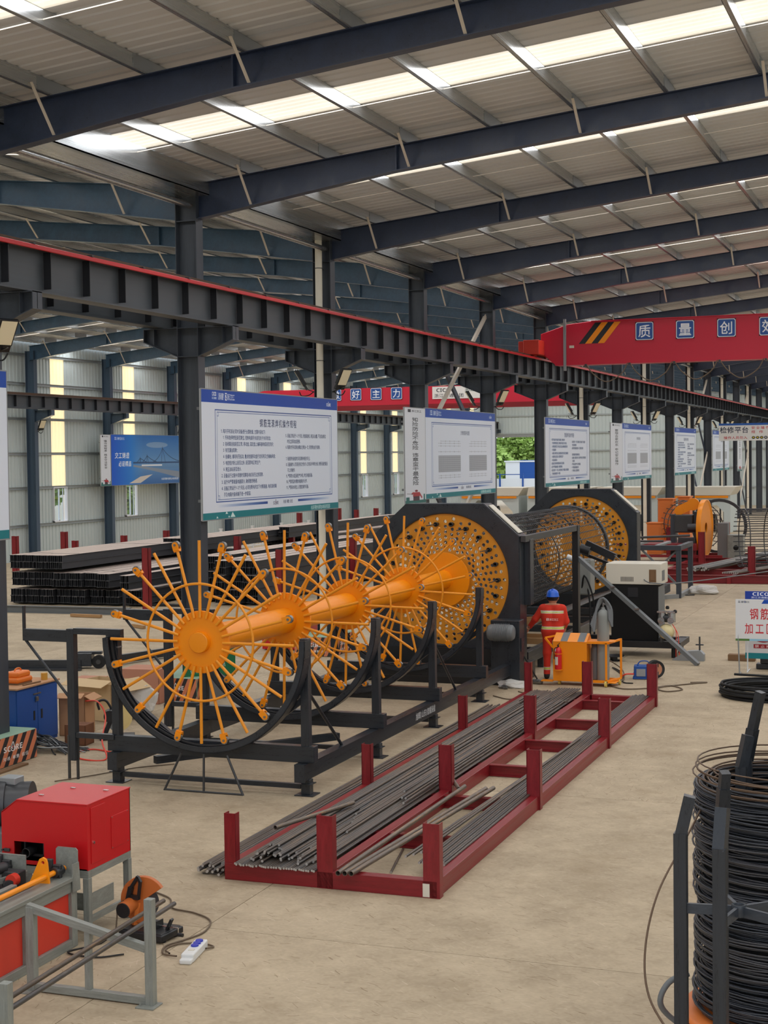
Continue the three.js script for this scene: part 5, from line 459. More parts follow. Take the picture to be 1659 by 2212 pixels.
闭2,7 2,28 4,28 4,7|3,2 6,6 8,5 4,1|16,6 16,10 7,10 7,12 15,12 12,15 5,21 7,22 10,20 16,14 16,23 11,23 12,25 18,24 18,12 22,12 22,10 18,10 18,6|10,2 10,4 24,4 24,25 20,26 21,28 25,27 26,25 26,2
防17,1 18,5 20,5 19,0|10,5 10,8 15,8 14,15 12,22 8,26 9,28 13,24 16,20 17,14 23,14 23,20 22,25 17,26 18,28 23,27 25,25 25,12 17,12 17,8 27,8 27,5|2,2 2,28 4,28 4,4 8,4 6,11 8,15 8,18 8,19 5,19 6,21 8,21 9,21 10,19 10,15 9,13 8,11 11,2 9,2
除13,19 9,25 11,26 15,19|22,19 26,26 28,25 23,19|2,2 2,28 4,28 4,4 7,4 5,10 8,15 8,17 7,19 4,19 5,21 7,21 9,20 10,18 9,15 7,10 10,2 9,2|10,15 10,17 18,17 18,26 14,26 15,28 20,27 20,17 27,17 27,15 20,15 20,12 24,12 24,10 13,10 13,12 18,12 18,15|19,0 16,4 9,9 11,11 19,4 26,11 28,9 22,5 20,2 21,1
险12,15 14,22 15,22 13,14|17,14 18,21 20,21 19,14|2,2 2,28 4,28 4,4 8,4 5,10 8,15 8,17 7,19 5,19 5,21 8,21 9,19 10,17 9,12 7,10 10,2 9,2|18,0 16,4 13,8 9,10 11,12 13,10 13,12 23,12 23,10 14,10 18,4 21,7 27,12 28,10 22,5 19,2 20,1|10,24 10,26 27,26 27,24 22,24 26,14 24,14 20,24
随9,4 12,9 13,8 10,3|19,0 18,4 14,4 14,6 17,6 13,12 15,13 17,11 17,23 19,23 19,18 24,18 24,22 22,22 22,23 24,23 26,22 26,8 18,8 20,6 27,6 27,4 20,4 21,1|19,14 24,14 24,17 19,17|19,12 19,10 24,10 24,12|2,2 2,28 4,28 4,4 7,4 5,11 7,15 7,18 6,19 4,19 5,21 7,21 8,20 9,17 7,11 9,2 8,2|13,12 9,12 9,14 12,14 12,22 8,26 9,27 12,24 18,27 27,27 28,25 19,25 13,22
集13,17 13,19 1,19 1,21 11,21 8,23 0,26 2,27 10,24 13,21 13,28 15,28 15,21 18,24 26,27 28,25 20,23 17,21 27,21 27,19 15,19 15,17|14,9 14,11 7,11 7,9|13,1 14,4 8,4 9,1 7,0 3,6 0,9 2,10 4,8 4,17 7,17 7,16 26,16 26,15 16,15 16,13 24,13 24,11 16,11 16,9 24,9 24,7 16,7 16,5 25,5 25,4 17,4 15,0|14,7 7,7 7,5 14,5|14,13 14,15 7,15 7,13
非16,1 16,28 19,28 19,21 27,21 27,18 19,18 19,14 26,14 26,12 19,12 19,7 27,7 27,5 19,5 19,1|1,18 1,21 10,21 10,28 12,28 12,1 10,1 10,5 2,5 2,7 10,7 10,12 2,12 2,14 10,14 10,18
面11,15 17,15 17,19 11,19|11,14 11,10 17,10 17,14|11,21 17,21 17,24 11,24|1,2 1,5 12,5 12,8 3,8 3,28 5,28 5,26 23,26 23,28 26,28 26,8 14,8 15,5 27,5 27,2|5,24 5,10 9,10 9,24|23,24 19,24 19,10 23,10
项17,11 17,20 14,23 9,26 10,28 16,25 19,21 20,11|20,23 26,28 27,26 21,21|0,20 1,22 10,19 10,17 7,18 7,6 10,6 10,4 1,4 1,6 4,6 4,19|12,7 12,21 14,21 14,9 23,9 23,21 25,21 25,7 19,7 20,4 27,4 27,2 11,2 11,4 17,4 16,7
须18,11 17,20 15,23 10,26 11,28 17,25 19,21 20,11|19,23 26,28 27,26 21,21|7,1 1,7 3,8 9,2|8,9 1,15 3,17 10,10|9,17 7,20 1,25 2,27 8,21 11,18|12,7 12,21 14,21 14,9 23,9 23,21 25,21 25,7 19,7 20,4 27,4 27,2 11,2 11,4 17,4 16,7
风4,2 4,16 3,21 1,26 2,28 5,22 6,16 6,4 22,4 23,25 25,27 27,27 28,22 26,21 26,25 24,22 24,2|17,6 14,13 9,7 8,8 13,15 6,23 8,24 14,17 19,24 21,23 16,15 19,7
黄17,24 25,28 27,26 18,23|10,23 1,26 3,28 6,27 12,24|4,12 4,22 24,22 24,12 15,12 15,10 27,10 27,8 20,8 20,5 25,5 25,3 20,3 20,0 18,0 18,3 10,3 10,0 8,0 8,3 3,3 3,5 8,5 8,8 1,8 1,10 13,10 13,12|10,8 10,5 18,5 18,8|6,18 13,18 13,21 6,21|15,18 22,18 22,21 15,21|6,14 13,14 13,16 6,16|15,14 22,14 22,16 15,16
减22,2 25,5 27,4 23,1|11,10 11,11 18,11 18,10|1,3 4,9 6,9 3,2|1,25 2,26 4,23 6,16 5,15|11,14 11,24 13,24 13,22 18,22 18,14|13,16 17,16 17,20 13,20|19,1 19,5 8,5 8,18 5,27 7,28 10,18 10,7 19,7 21,20 15,26 16,28 21,23 23,27 26,27 27,25 28,22 26,21 25,25 23,20 27,10 25,10 22,18 21,7 27,7 27,5 21,5 21,1
速1,3 6,8 8,7 3,2|7,11 1,11 1,13 5,13 5,22 1,26 2,28 6,24 14,27 27,27 27,25 14,25 7,23|12,10 17,10 17,14 12,14|19,10 24,10 24,14 19,14|17,0 17,4 9,4 9,5 17,5 17,8 10,8 10,15 16,15 8,21 10,23 17,17 17,24 19,24 19,17 25,23 26,21 19,15 26,15 26,8 19,8 19,5 27,5 27,4 19,4 19,0
变6,7 2,12 4,14 8,7|20,8 25,14 26,12 21,7|12,1 14,3 2,3 2,5 10,5 10,14 12,14 12,5 16,5 16,14 18,14 18,5 27,5 27,3 16,3 14,0|3,15 3,17 6,17 12,23 1,26 2,28 14,24 26,28 27,26 16,23 22,19 23,16 22,15|8,17 20,17 14,22
先13,0 13,5 8,5 9,2 7,1 2,11 4,12 7,7 13,7 13,13 1,13 1,15 9,15 8,20 6,24 1,26 2,28 7,25 10,21 11,15 17,15 17,24 18,27 24,27 26,27 27,25 27,22 25,21 25,25 19,25 19,24 19,15 27,15 27,13 15,13 15,7 25,7 25,5 15,5 15,0
步8,13 2,19 4,21 10,14|6,3 6,9 1,9 1,12 13,12 13,21 15,21 11,23 1,26 2,28 12,25 19,21 24,14 22,13 21,16 15,21 15,12 27,12 27,9 15,9 15,6 24,6 24,4 15,4 15,0 13,0 13,9 8,9 8,3
`;

const glyphPath = new Map();
for (const line of GLYPHS.trim().split('\n')) {
  const ch = [...line][0], polys = line.slice(ch.length).split('|').map((p) => p.split(' ').map((q) => q.split(',').map(Number)));
  glyphPath.set(ch, polys);
}
function glyph(c, ch, x, y, w, h, color) {             // draws one character in the box x, y, w, h
  const polys = glyphPath.get(ch);
  c.fillStyle = color;
  if (!polys) { c.font = `bold ${h * 1.02}px sans-serif`; c.textAlign = 'left'; c.save(); c.translate(x, y + h * 0.88); const m = c.measureText(ch).width || 1; c.scale(Math.min(1, w / m), 1); c.fillText(ch, 0, 0); c.restore(); return; }
  c.beginPath();
  for (const p of polys) { p.forEach((q, i) => { const X = x + (q[0] / 28) * w, Y = y + (q[1] / 28) * h; i ? c.lineTo(X, Y) : c.moveTo(X, Y); }); c.closePath(); }
  c.fill('evenodd'); c.lineWidth = Math.max(0.6, h * 0.022); c.strokeStyle = color; c.lineJoin = 'round'; c.stroke();
}
function write(c, text, x, y, h, color, { w = h, gap = 0.08, down = false } = {}) {
  for (const c0 of text) {
    const ch = { '，': ',', '、': ',', '。': '.', '；': ';', '：': ':' }[c0] || c0, half = !glyphPath.has(ch) && ch !== ' ', adv = half ? 0.55 : ch === ' ' ? 0.5 : 1;
    if (ch !== ' ') glyph(c, ch, x, y, w * (half ? 0.55 : 1), h, color);
    if (down) y += h * (adv + gap); else x += w * (adv + gap);
  }
  return down ? y : x;
}
// ---------------------------------------------------------------- the hall: floor, walls, roof
const BAY = 6.33, Z = (k) => -18.4 - BAY * k, KMIN = -4, KMAX = 17, ZF = Z(KMIN), ZB = Z(KMAX);
const XC = -12.8, XW = -37.2, XR = 11.2;
{
  const floor = struct('floor');
  const xs = [-37.6, -31.6, -25.3, -19.0, -12.7, -6.39, -0.05, 6.25, 12.0], zs = [];
  for (let z = -12.43 + 6.25 * 3; z > -134; z -= 6.25) zs.push(z);
  for (let i = 0; i + 1 < xs.length; i++) for (let j = 0; j + 1 < zs.length; j++) {
    const g = new THREE.BoxGeometry(xs[i + 1] - xs[i] - 0.008, 0.16, zs[j] - zs[j + 1] - 0.008), cx = (xs[i] + xs[i + 1]) / 2, cz = (zs[j] + zs[j + 1]) / 2;
    g.translate(cx, -0.08, cz);
    const p = g.attributes.position, uv = g.attributes.uv, ou = rnd(), ov = rnd(), s = 1 / 5.6, turn = rnd() < 0.5;
    for (let n = 0; n < p.count; n++) { const a = p.getX(n) * s + ou, b = p.getZ(n) * s + ov; uv.setXY(n, turn ? b : a, turn ? a : b); }
    part(floor, 'floor_slab', g, M.floor ??= new THREE.MeshStandardMaterial({ map: floorTex, roughness: 0.8 }));
  }
  part(floor, 'joint_filler', bb(-37.6, 12, -0.12, -0.012, zs[0], zs[zs.length - 1]), M.filler);
}
tag(solo('ground', bb(-240, 160, -0.6, -0.17, 140, -420), M.earth), 'bare tan earth yard outside the hall', null, null, 'structure');

// roof
const slopes = [[XC, -0.9], [XC, -24.95], [-37.1, -24.95], [XR, -0.9]];
const Y0 = 9.19, Y1 = 10.38, PURLIN = 0.2;
const topY = ([a, b], x) => Y0 + (Y1 - Y0) * ((x - a) / (b - a));
const ceiling = struct('ceiling');
function slopeBasis([a, b], z, up) {
  const zx = V(b - a, Y1 - Y0, 0).normalize(), s = Math.sign(b - a), x = V(0, 0, -s), y = zx.clone().cross(x);
  const m = new THREE.Matrix4().makeBasis(x, y, zx); m.setPosition(a, Y0 + up, z); return m;
}
const slopeLen = (s) => Math.hypot(s[1] - s[0], Y1 - Y0);
function roofSheet(s, z0, z1, name, mat) {            // a strip of ribbed sheet from z0 to z1 over one slope
  const w = Math.abs(z0 - z1), g = ext(ribbed(w, 0.3, 0.02, 0.03), slopeLen(s)), st = Math.sign(s[1] - s[0]);
  g.applyMatrix4(slopeBasis(s, st > 0 ? Math.max(z0, z1) : Math.min(z0, z1), PURLIN));
  return part(ceiling, name, g, mat);
}
const purlinAt = (s) => Array.from({ length: 8 }, (_, i) => 1.25 + 1.48 * i);
slopes.forEach((s, si) => {
  for (let k = KMIN; k < KMAX; k++) {
    const sb = { '-1': 3.77, 0: 4.08, 1: 3.08, 2: 3.46, 3: 3.9 }[k] || 3.7, sa = sb - 1.13;
    roofSheet(s, Z(k), Z(k) - sa, 'roof_sheet', M.roof); roofSheet(s, Z(k) - sb, Z(k + 1), 'roof_sheet', M.roof);
    // translucent skylight strip, a pane between each pair of purlins
    const cuts = [0, ...purlinAt(s), slopeLen(s)], panes = [];
    for (let i = 0; i + 1 < cuts.length; i++) {
      const st = Math.sign(s[1] - s[0]), g = ext(ribbed(1.13, 0.19, 0.024, 0.004), cuts[i + 1] - cuts[i]);
      g.translate(0, 0, cuts[i]);
      g.applyMatrix4(slopeBasis(s, st > 0 ? Z(k) - sa : Z(k) - sb, PURLIN));
      panes.push(g);
    }
    if (si < 3 && k >= -1 && k < 10) for (const g of panes) part(ceiling, 'skylight_pane', prep(g), M.skyPane);
    else part(ceiling, 'skylight_strip', panes, M.skyPane).userData.kind = 'stuff';
    const light = new THREE.RectAreaLight(hex('#f7f9ff'), SKYLIGHT_POWER, 1.1, slopeLen(s) - 0.2), xm = (s[0] + s[1]) / 2;
    light.position.set(xm, topY(s, xm) + PURLIN - 0.015, Z(k) - (sa + sb) / 2);
    const d = V(s[1] - s[0], Y1 - Y0, 0).normalize();
    light.up.copy(d); light.lookAt(light.position.clone().add(V(d.y, -d.x, 0).multiplyScalar(Math.sign(s[1] - s[0]))));
    light.name = 'skylight'; scene.add(light);
    if (si < 3 && k > -3) part(ceiling, 'sag_rod', bar([s[0], topY(s, s[0]) + 0.07, Z(k) - 3.75], [s[1], Y1 + 0.07, Z(k) - 3.75], 0.014, 0.014), M.brace);
  }
  if (si === 3) return;
  for (const d of purlinAt(s)) {                      // galvanised C-section purlins
    const t = d / slopeLen(s), x = s[0] + (s[1] - s[0]) * t, y = topY(s, x), e = Math.sign(s[1] - s[0]);
    part(ceiling, 'purlin', [bb(x, x + 0.012 * e, y, y + PURLIN, ZF, ZB), bb(x, x - 0.06 * e, y, y + 0.008, ZF, ZB), bb(x, x - 0.06 * e, y + PURLIN - 0.008, y + PURLIN, ZF, ZB), bb(x - 0.052 * e, x - 0.06 * e, y, y + 0.025, ZF, ZB)], M.galv);
    const laps = [];
    for (let k = KMIN + 1; k < KMAX; k++) laps.push(bb(x + 0.012 * e, x + 0.02 * e, y + 0.01, y + PURLIN - 0.01, Z(k) + 0.45, Z(k) - 0.45));
    part(ceiling, 'purlin_lap', laps, M.galvDull).userData.kind = 'stuff';
  }
});
part(ceiling, 'ridge_cap', [bb(-1.1, -0.7, Y1 + 0.24, Y1 + 0.3, ZF, ZB), bb(-25.15, -24.75, Y1 + 0.24, Y1 + 0.3, ZF, ZB)], M.roof);
part(ceiling, 'valley_gutter', [bb(XC - 0.42, XC + 0.42, 9.0, 9.02, ZF, ZB), bb(XC - 0.42, XC - 0.4, 9.0, 9.42, ZF, ZB), bb(XC + 0.4, XC + 0.42, 9.0, 9.42, ZF, ZB)], M.galv);

// portal frames
function depthAt(d) { const t = [[0, 0.63], [2.2, 0.51], [3.9, 0.43], [12.2, 0.37]]; for (let i = 1; i < t.length; i++) if (d <= t[i][0]) return t[i - 1][1] + (t[i][1] - t[i - 1][1]) * (d - t[i - 1][0]) / (t[i][0] - t[i - 1][0]); return 0.37; }
function rafterGeo(s) {
  const e = Math.sign(s[1] - s[0]), L = Math.abs(s[1] - s[0]), ds = [0.2, 1.2, 2.2, 3.9, 8, L], X = (d) => s[0] + e * d, lo = ds.map((d) => [X(d), topY(s, X(d)) - depthAt(d)]);
  const web = ext([[X(0.2), topY(s, X(0.2))], [X(L), Y1], ...lo.slice().reverse()], 0.014).translate(0, 0, -0.007), g = [web];
  g.push(bar([X(0.2), topY(s, X(0.2)) - 0.007, 0], [X(L), Y1 - 0.007, 0], 0.2, 0.014));
  for (let i = 0; i + 1 < lo.length; i++) g.push(bar([...lo[i], 0], [...lo[i + 1], 0], 0.2, 0.014));
  for (const d of [4.0, L - 0.02]) g.push(bb(X(d) - 0.012, X(d) + 0.012, topY(s, X(d)) - depthAt(d), topY(s, X(d)), -0.1, 0.1));
  return merge(g);
}
const rafterShapes = slopes.slice(0, 3).map(rafterGeo);
function braceGeo(s, d) { const e = Math.sign(s[1] - s[0]), x = s[0] + e * d, y = topY(s, x); return bar([x + 0.02 * e, y + 0.06, 0.62], [x + 0.02 * e, y - depthAt(d) + 0.02, 0.08], 0.045, 0.008, 0); }
const braceShapes = slopes.slice(0, 3).map((s) => [0, 2, 4, 6].map((i) => braceGeo(s, purlinAt(s)[i])));
for (let k = KMIN; k <= KMAX; k++) for (let i = 0; i < 3; i++) {
  const r = struct('roof_beam', [0, 0, Z(k)]);
  part(r, 'rafter', rafterShapes[i], i ? M.leftRafter : M.rafter);
  if (k >= -1) for (const g of braceShapes[i]) part(r, 'fly_brace', g, M.brace);
}
function hColumn(h, dx, dz) { return merge([bb(-dx / 2, -dx / 2 + 0.014, 0, h, -dz / 2, dz / 2), bb(dx / 2 - 0.014, dx / 2, 0, h, -dz / 2, dz / 2), bb(-dx / 2, dx / 2, 0, h, -0.006, 0.006)]); }
function corbel(x0, x1, y, h0, h1, dz = 0.24) {
  const e = Math.sign(x1 - x0), b = [x0, y - h0], t = [x1, y - h1];
  return [ext([[x0, y], [x1, y], t, b], 0.014).translate(0, 0, -0.007), bar([x0, y - 0.007, 0], [x1, y - 0.007, 0], dz, 0.014), bar([...b, 0], [...t, 0], dz, 0.014), bb(x1 - 0.014 * e, x1, y - h1, y, -dz / 2, dz / 2), bb(x1 - 0.22 * e, x1 - 0.21 * e, y - h1 - 0.06, y, -dz / 2, dz / 2)];
}
const colShape = hColumn(9.15, 0.42, 0.26), colCorbel = merge([corbel(0.21, 0.9, 6.66, 0.52, 0.24), corbel(-0.21, -0.9, 6.66, 0.52, 0.24), bb(-0.2, 0.2, 6.13, 6.145, -0.12, 0.12), bb(-0.2, 0.2, 6.645, 6.66, -0.12, 0.12), bb(-0.2, 0.2, 8.55, 8.565, -0.12, 0.12), bb(-0.22, 0.22, 9.15, 9.17, -0.13, 0.13)]);
const wallShape = hColumn(9.0, 0.42, 0.26), wallCorbel = merge([corbel(0.21, 1.05, 6.46, 0.5, 0.22)]);
for (let k = KMIN; k <= KMAX; k++) {
  const c = struct('steel_column', [XC, 0, Z(k)]);
  part(c, 'shaft', colShape, M.column); part(c, 'crane_bracket', colCorbel, M.column);
  if (k >= 3) { const w = struct('steel_column', [-36.85, 0, Z(k)]); part(w, 'shaft', wallShape, M.wallCol); part(w, 'crane_bracket', wallCorbel, M.wallCol); }
}
part(ceiling, 'eave_tie', Array.from({ length: 17 }, (_, k) => rod([XC + 0.1, 8.82, Z(k - 1) - 0.14], [XC + 0.1, 8.82, Z(k) + 0.14], 0.06, 10)), M.galv).userData.kind = 'stuff';

// crane runway beams
function runway(x, y, h, z0, z1, side, name, red, label) {
  const r = struct(name); tag(r, label);
  part(r, 'girder', [ibeam([x, y + h / 2, z0], [x, y + h / 2, z1], h, 0.3, 0.018, 0.012)], M.runway);
  part(r, 'rail', [bb(x - 0.035, x + 0.035, y + h, y + h + 0.11, z0, z1), bb(x - 0.07, x + 0.07, y + h, y + h + 0.015, z0, z1)], M.rail);
  const st = box(0.12, h - 0.09, 0.014), bolt = [];
  for (let z = z0 - 0.55, n = 0; z > z1; z -= BAY / 6, n++) for (const e of [-1, 1]) {
    if (e === side || n < 40) part(r, 'stiffener', st, M.stiff).position.set(x + e * 0.072, y + h / 2 + 0.03, z);  // darker than the girder paint: the plates' shade is put into the colour
  }
  if (red) {
    part(r, 'conductor_bar', rbb(x + 0.15, x + 0.19, y + h - 0.03, y + h + 0.035, z0, z1, 0.01), M.railRed);
    const cl = []; for (let z = z0 - 0.3; z > z1; z -= 1.55) cl.push(bb(x + 0.12, x + 0.2, y + h + 0.034, y + h + 0.06, z - 0.03, z + 0.03));
    part(r, 'bar_clamp', cl, M.steelDk).userData.kind = 'stuff';
  }
}
runway(-12.15, 6.67, 0.62, Z(-2), ZB, 1, 'runway_beam', true, 'grey steel crane runway beam with red conductor bar along its top');
runway(-13.45, 6.67, 0.62, Z(-2), ZB, 1, 'runway_beam', false, 'grey runway beam on the far side of the column row');
runway(-36.0, 6.47, 0.56, Z(3), ZB, 1, 'runway_beam', false, 'grey runway beam carried along the far corrugated wall');

// cross bracing in the column row
function lattice(z0, z1) {
  const o = struct('bracing');
  part(o, 'diagonal', [bar([XC, 4.55, z0 - 0.15], [XC, 8.4, z1 + 0.15], 0.03, 0.14), bar([XC - 0.03, 4.55, z0 - 0.15], [XC - 0.03, 8.4, z1 + 0.15], 0.1, 0.02)], M.brace);
  part(o, 'diagonal', bar([XC - 0.12, 8.2, z0 - 0.15], [XC - 0.12, 4.3, z1 + 0.15], 0.06, 0.16), M.rafter);
  part(o, 'diagonal', bar([XC, 0.2, z0 - 0.15], [XC, 4.3, z1 + 0.15], 0.06, 0.14), M.brace);
  part(o, 'diagonal', bar([XC - 0.12, 4.3, z0 - 0.15], [XC - 0.12, 0.2, z1 + 0.15], 0.06, 0.14), M.rafter);
}
lattice(Z(3), Z(4)); lattice(Z(10), Z(11)); lattice(Z(13), Z(14));

// left wall of ribbed sheet with translucent strips and sliding windows
function wallSheet(parent, z0, z1, y0, y1, name, mat, pitch = 0.26) {
  const g = ext(ribbed(Math.abs(z1 - z0), pitch, 0.035, 0.03), y1 - y0);
  g.applyMatrix4(new THREE.Matrix4().makeBasis(V(0, 0, -1), V(-1, 0, 0), V(0, 1, 0)).setPosition(XW, y0, Math.max(z0, z1)));
  return part(parent, name, g, mat);
}
const wallL = struct('wall_left');
const WA = 2.0, WB = 3.12, SILL = 1.56, HEAD = 3.08, EAVE = 9.42;
for (let k = KMIN; k < KMAX; k++) {
  const z = Z(k);
  if (k < 2) { wallSheet(wallL, z, z - BAY, 0, EAVE, 'wall_sheet', M.wall, 0.6); continue; }
  wallSheet(wallL, z, z - WA, 0, EAVE, 'wall_sheet', M.wall); wallSheet(wallL, z - WB, z - BAY, 0, EAVE, 'wall_sheet', M.wall);
  wallSheet(wallL, z - WA, z - WB, 0, SILL, 'wall_sheet', M.wall); wallSheet(wallL, z - WA, z - WB, 8.9, EAVE, 'wall_sheet', M.wall);
  const ys = [HEAD + 0.04, 4.6, 6.1, 7.6, 8.9];
  for (let i = 0; i < 4; i++) wallSheet(wallL, z - WA, z - WB, ys[i], ys[i + 1], 'wall_light_pane', M.wallPane, 0.28);
  const l = new THREE.RectAreaLight(hex('#ffedc8'), WALLSTRIP_POWER, WB - WA, 5.6);
  l.position.set(XW + 0.06, 6.0, z - (WA + WB) / 2); l.lookAt(0, 6.0, z - (WA + WB) / 2); l.name = 'wall_light'; scene.add(l);
  const w = struct('window', [XW, 0, z - (WA + WB) / 2]); w.name = 'window_' + (k + 1);
  const hw = (WB - WA) / 2, f = 0.045;
  part(w, 'window_frame', [bb(-0.06, 0.1, SILL, SILL + f, -hw, hw), bb(-0.06, 0.1, HEAD, HEAD + f, -hw, hw), bb(-0.06, 0.1, SILL, HEAD, hw - f, hw), bb(-0.06, 0.1, SILL, HEAD, -hw, -hw + f)], M.white);
  part(w, 'sash', [bb(0, 0.03, SILL + f, HEAD, hw - f, hw - 2 * f), bb(0, 0.03, SILL + f, HEAD, 0, 0.04), bb(0, 0.03, SILL + f, SILL + 0.09, 0, hw), bb(0, 0.03, HEAD - 0.05, HEAD, 0, hw)], M.white);
  part(w, 'pane', bb(0.012, 0.016, SILL + f, HEAD, 0.04, hw - f), M.glass);
  part(w, 'sash', [bb(-0.035, -0.005, SILL + f, HEAD, -hw + 0.2, -hw + 0.24), bb(-0.035, -0.005, SILL + f, HEAD, 0.0, 0.04)], M.white);
  part(w, 'pane', bb(-0.022, -0.018, SILL + f, HEAD, -hw + 0.24, 0), M.glass);
}
for (const y of [1.5, 3.12, 4.6, 6.1, 7.6, 8.85]) part(wallL, 'girt', [bb(XW + 0.01, XW + 0.018, y - 0.06, y + 0.06, Z(2), ZB), bb(XW + 0.01, XW + 0.08, y + 0.052, y + 0.06, Z(2), ZB), bb(XW + 0.01, XW + 0.08, y - 0.06, y - 0.052, Z(2), ZB)], M.girt);

// end wall with an open doorway on the left span
const wallB = struct('wall_back');
function endSheet(x0, x1, y0, y1) {
  const g = ext(ribbed(Math.abs(x1 - x0), 0.3, 0.035, 0.03), y1 - y0);
  g.applyMatrix4(new THREE.Matrix4().makeBasis(V(1, 0, 0), V(0, 0, -1), V(0, 1, 0)).setPosition(Math.min(x0, x1), y0, ZB - 0.15));
  part(wallB, 'wall_sheet', g, M.wall);
}
endSheet(-37.2, -36.3, 0, 10.8); endSheet(-30.6, 11.2, 0, 10.8); endSheet(-36.3, -30.6, 5.9, 10.8);
for (const y of [1.5, 3.1, 4.6, 6.1, 7.6, 9.0]) part(wallB, 'girt', y < 5.8 ? [bb(-37.2, -36.3, y - 0.06, y + 0.06, ZB - 0.14, ZB - 0.06), bb(-30.6, 11.2, y - 0.06, y + 0.06, ZB - 0.14, ZB - 0.06)] : bb(-37.2, 11.2, y - 0.06, y + 0.06, ZB - 0.14, ZB - 0.06), M.girt);
part(wallB, 'door_header', bb(-36.5, -30.4, 5.8, 6.02, ZB - 0.16, ZB - 0.02), M.galvDull);
// right wall (ribbed sheet beyond the frame) and the front gable, which is one wide open doorway towards the yard
const wallR = struct('wall_right'); part(wallR, 'wall_panel', bb(XR, XR + 0.08, 0, 9.5, ZF, ZB), M.wall);
const wallF = struct('wall_front'); part(wallF, 'wall_panel', [bb(-37.3, -14, 0, 10.8, ZF + 0.1, ZF + 0.18), bb(-14, XR, 7.5, 10.8, ZF + 0.1, ZF + 0.18)], M.wall);

// outside: hedge-like trees beyond the left wall and beyond the doorway, a white site fence
function crown(r, n, s) {
  const g = new THREE.IcosahedronGeometry(r, 2), out = []; seed = s;
  const leaf = new THREE.PlaneGeometry(0.5, 0.32);
  for (let i = 0; i < n; i++) {
    const d = V(rr(-1, 1), rr(-1, 1), rr(-1, 1)).normalize(), q = leaf.clone();
    q.rotateX(rr(0, PI)); q.rotateY(rr(0, PI)); q.translate(d.x * r * rr(0.7, 1.1), d.y * r * rr(0.7, 1.1) * 0.9, d.z * r * rr(0.7, 1.1)); out.push(q);
  }
  g.scale(0.75, 0.7, 0.75); g.dispose();
  return merge(out);
}
const crowns = [crown(1.9, 700, 5), crown(1.7, 600, 9)];
let tn = 0;
function tree(x, z, h, label) {
  const t = thing('tree', label, 'tree', [x, -0.17, z], 'trees outside the hall');
  part(t, 'trunk', rod([0, 0, 0], [0.1, h * 0.7, 0], 0.11, 7, 0.07), M.bark);
  for (const [dx, dy, dz] of [[0, 0, 0], [0.9, -0.8, 0.7], [-0.9, -1.0, -0.5], [0.2, -1.7, 1.0]]) { const m = part(t, 'foliage', crowns[tn % 2], tn % 3 ? M.leaf : M.leaf2); m.position.set(dx, h - 1 + dy, dz); m.rotation.y = tn * 1.3 + dx; }
  tn++;
}
for (let i = 0; i < 20; i++) tree(-47 - (i % 3) * 2.4, -68 - i * 5.2, 3.9 + (i % 4) * 0.5, 'leafy green tree outside the far wall windows');
for (let i = 0; i < 9; i++) tree(-62 + i * 3.6, -172 - (i % 3) * 4, 7.0 + (i % 2) * 1.2, 'pale green tree seen through the far doorway');
// ---------------------------------------------------------------- notice boards, banners and signs
const BLUE = '#0c47ab', TEAL = '#147d86', INK = '#22345f';
function logoRow(c, x, y, h, col) {                    // company marks on the header band
  c.fillStyle = col; c.strokeStyle = col; c.lineWidth = h * 0.09;
  const bw = h * 0.34;                                 // CICO in squared letters
  for (let i = 0; i < 4; i++) {
    const X = x + i * bw * 0.92 + (i > 1 ? -bw * 0.45 : 0);
    if (i === 1) { c.fillRect(X, y, h * 0.09, h * 0.42); continue; }
    c.beginPath();
    if (i === 3) c.rect(X, y + 1, bw * 0.72, h * 0.38); else { c.moveTo(X + bw * 0.72, y + 1); c.lineTo(X, y + 1); c.lineTo(X, y + h * 0.4); c.lineTo(X + bw * 0.72, y + h * 0.4); }
    c.stroke();
  }
  write(c, '浙江交通集团', x - h * 0.12, y + h * 0.58, h * 0.3, col, { w: h * 0.2, gap: 0.06 });
  c.fillRect(x + h * 1.5, y - 2, h * 0.03, h);
  c.save(); c.transform(1, 0, -0.12, 1, 0, 0); write(c, '浙商建', x + h * 1.72 + y * 0.12, y + h * 0.02, h * 0.9, col, { w: h * 0.44, gap: 0.1 }); c.restore();
  const X = x + h * 3.5;
  c.fillRect(X, y, h * 0.52, h * 0.95);
  c.save(); c.globalCompositeOperation = 'source-over'; c.strokeStyle = c.canvas.band || BLUE; c.lineWidth = h * 0.13; c.beginPath(); c.moveTo(X + h * 0.08, y + h * 0.22); c.quadraticCurveTo(X + h * 0.62, y + h * 0.1, X + h * 0.3, y + h * 0.5); c.quadraticCurveTo(X + h * 0.06, y + h * 0.85, X + h * 0.48, y + h * 0.72); c.stroke(); c.restore();
  write(c, '浙江交工', X + h * 0.62, y + h * 0.08, h * 0.82, col, { w: h * 0.52, gap: 0.02 });
}
function scoreMark(c, x, y, h, col, red = '#c8424a') {
  write(c, 'SC', x, y + h * 0.3, h * 0.62, col, { w: h * 0.62, gap: 0 });
  write(c, 'RE', x + h * 1.12, y + h * 0.3, h * 0.62, col, { w: h * 0.62, gap: 0 });
  c.strokeStyle = col; c.lineWidth = h * 0.07; c.beginPath(); c.arc(x + h * 0.9, y + h * 0.66, h * 0.2, -0.9, PI + 0.9); c.stroke();
  c.beginPath(); c.moveTo(x + h * 0.9, y + h * 0.1); c.quadraticCurveTo(x + h * 0.68, y + h * 0.45, x + h * 0.86, y + h * 0.7); c.moveTo(x + h * 0.9, y + h * 0.1); c.quadraticCurveTo(x + h * 1.04, y + h * 0.45, x + h * 1.0, y + h * 0.8); c.stroke();
  c.fillStyle = red; c.beginPath(); c.arc(x + h * 0.88, y + h * 0.52, h * 0.06, 0, 7); c.fill();
}
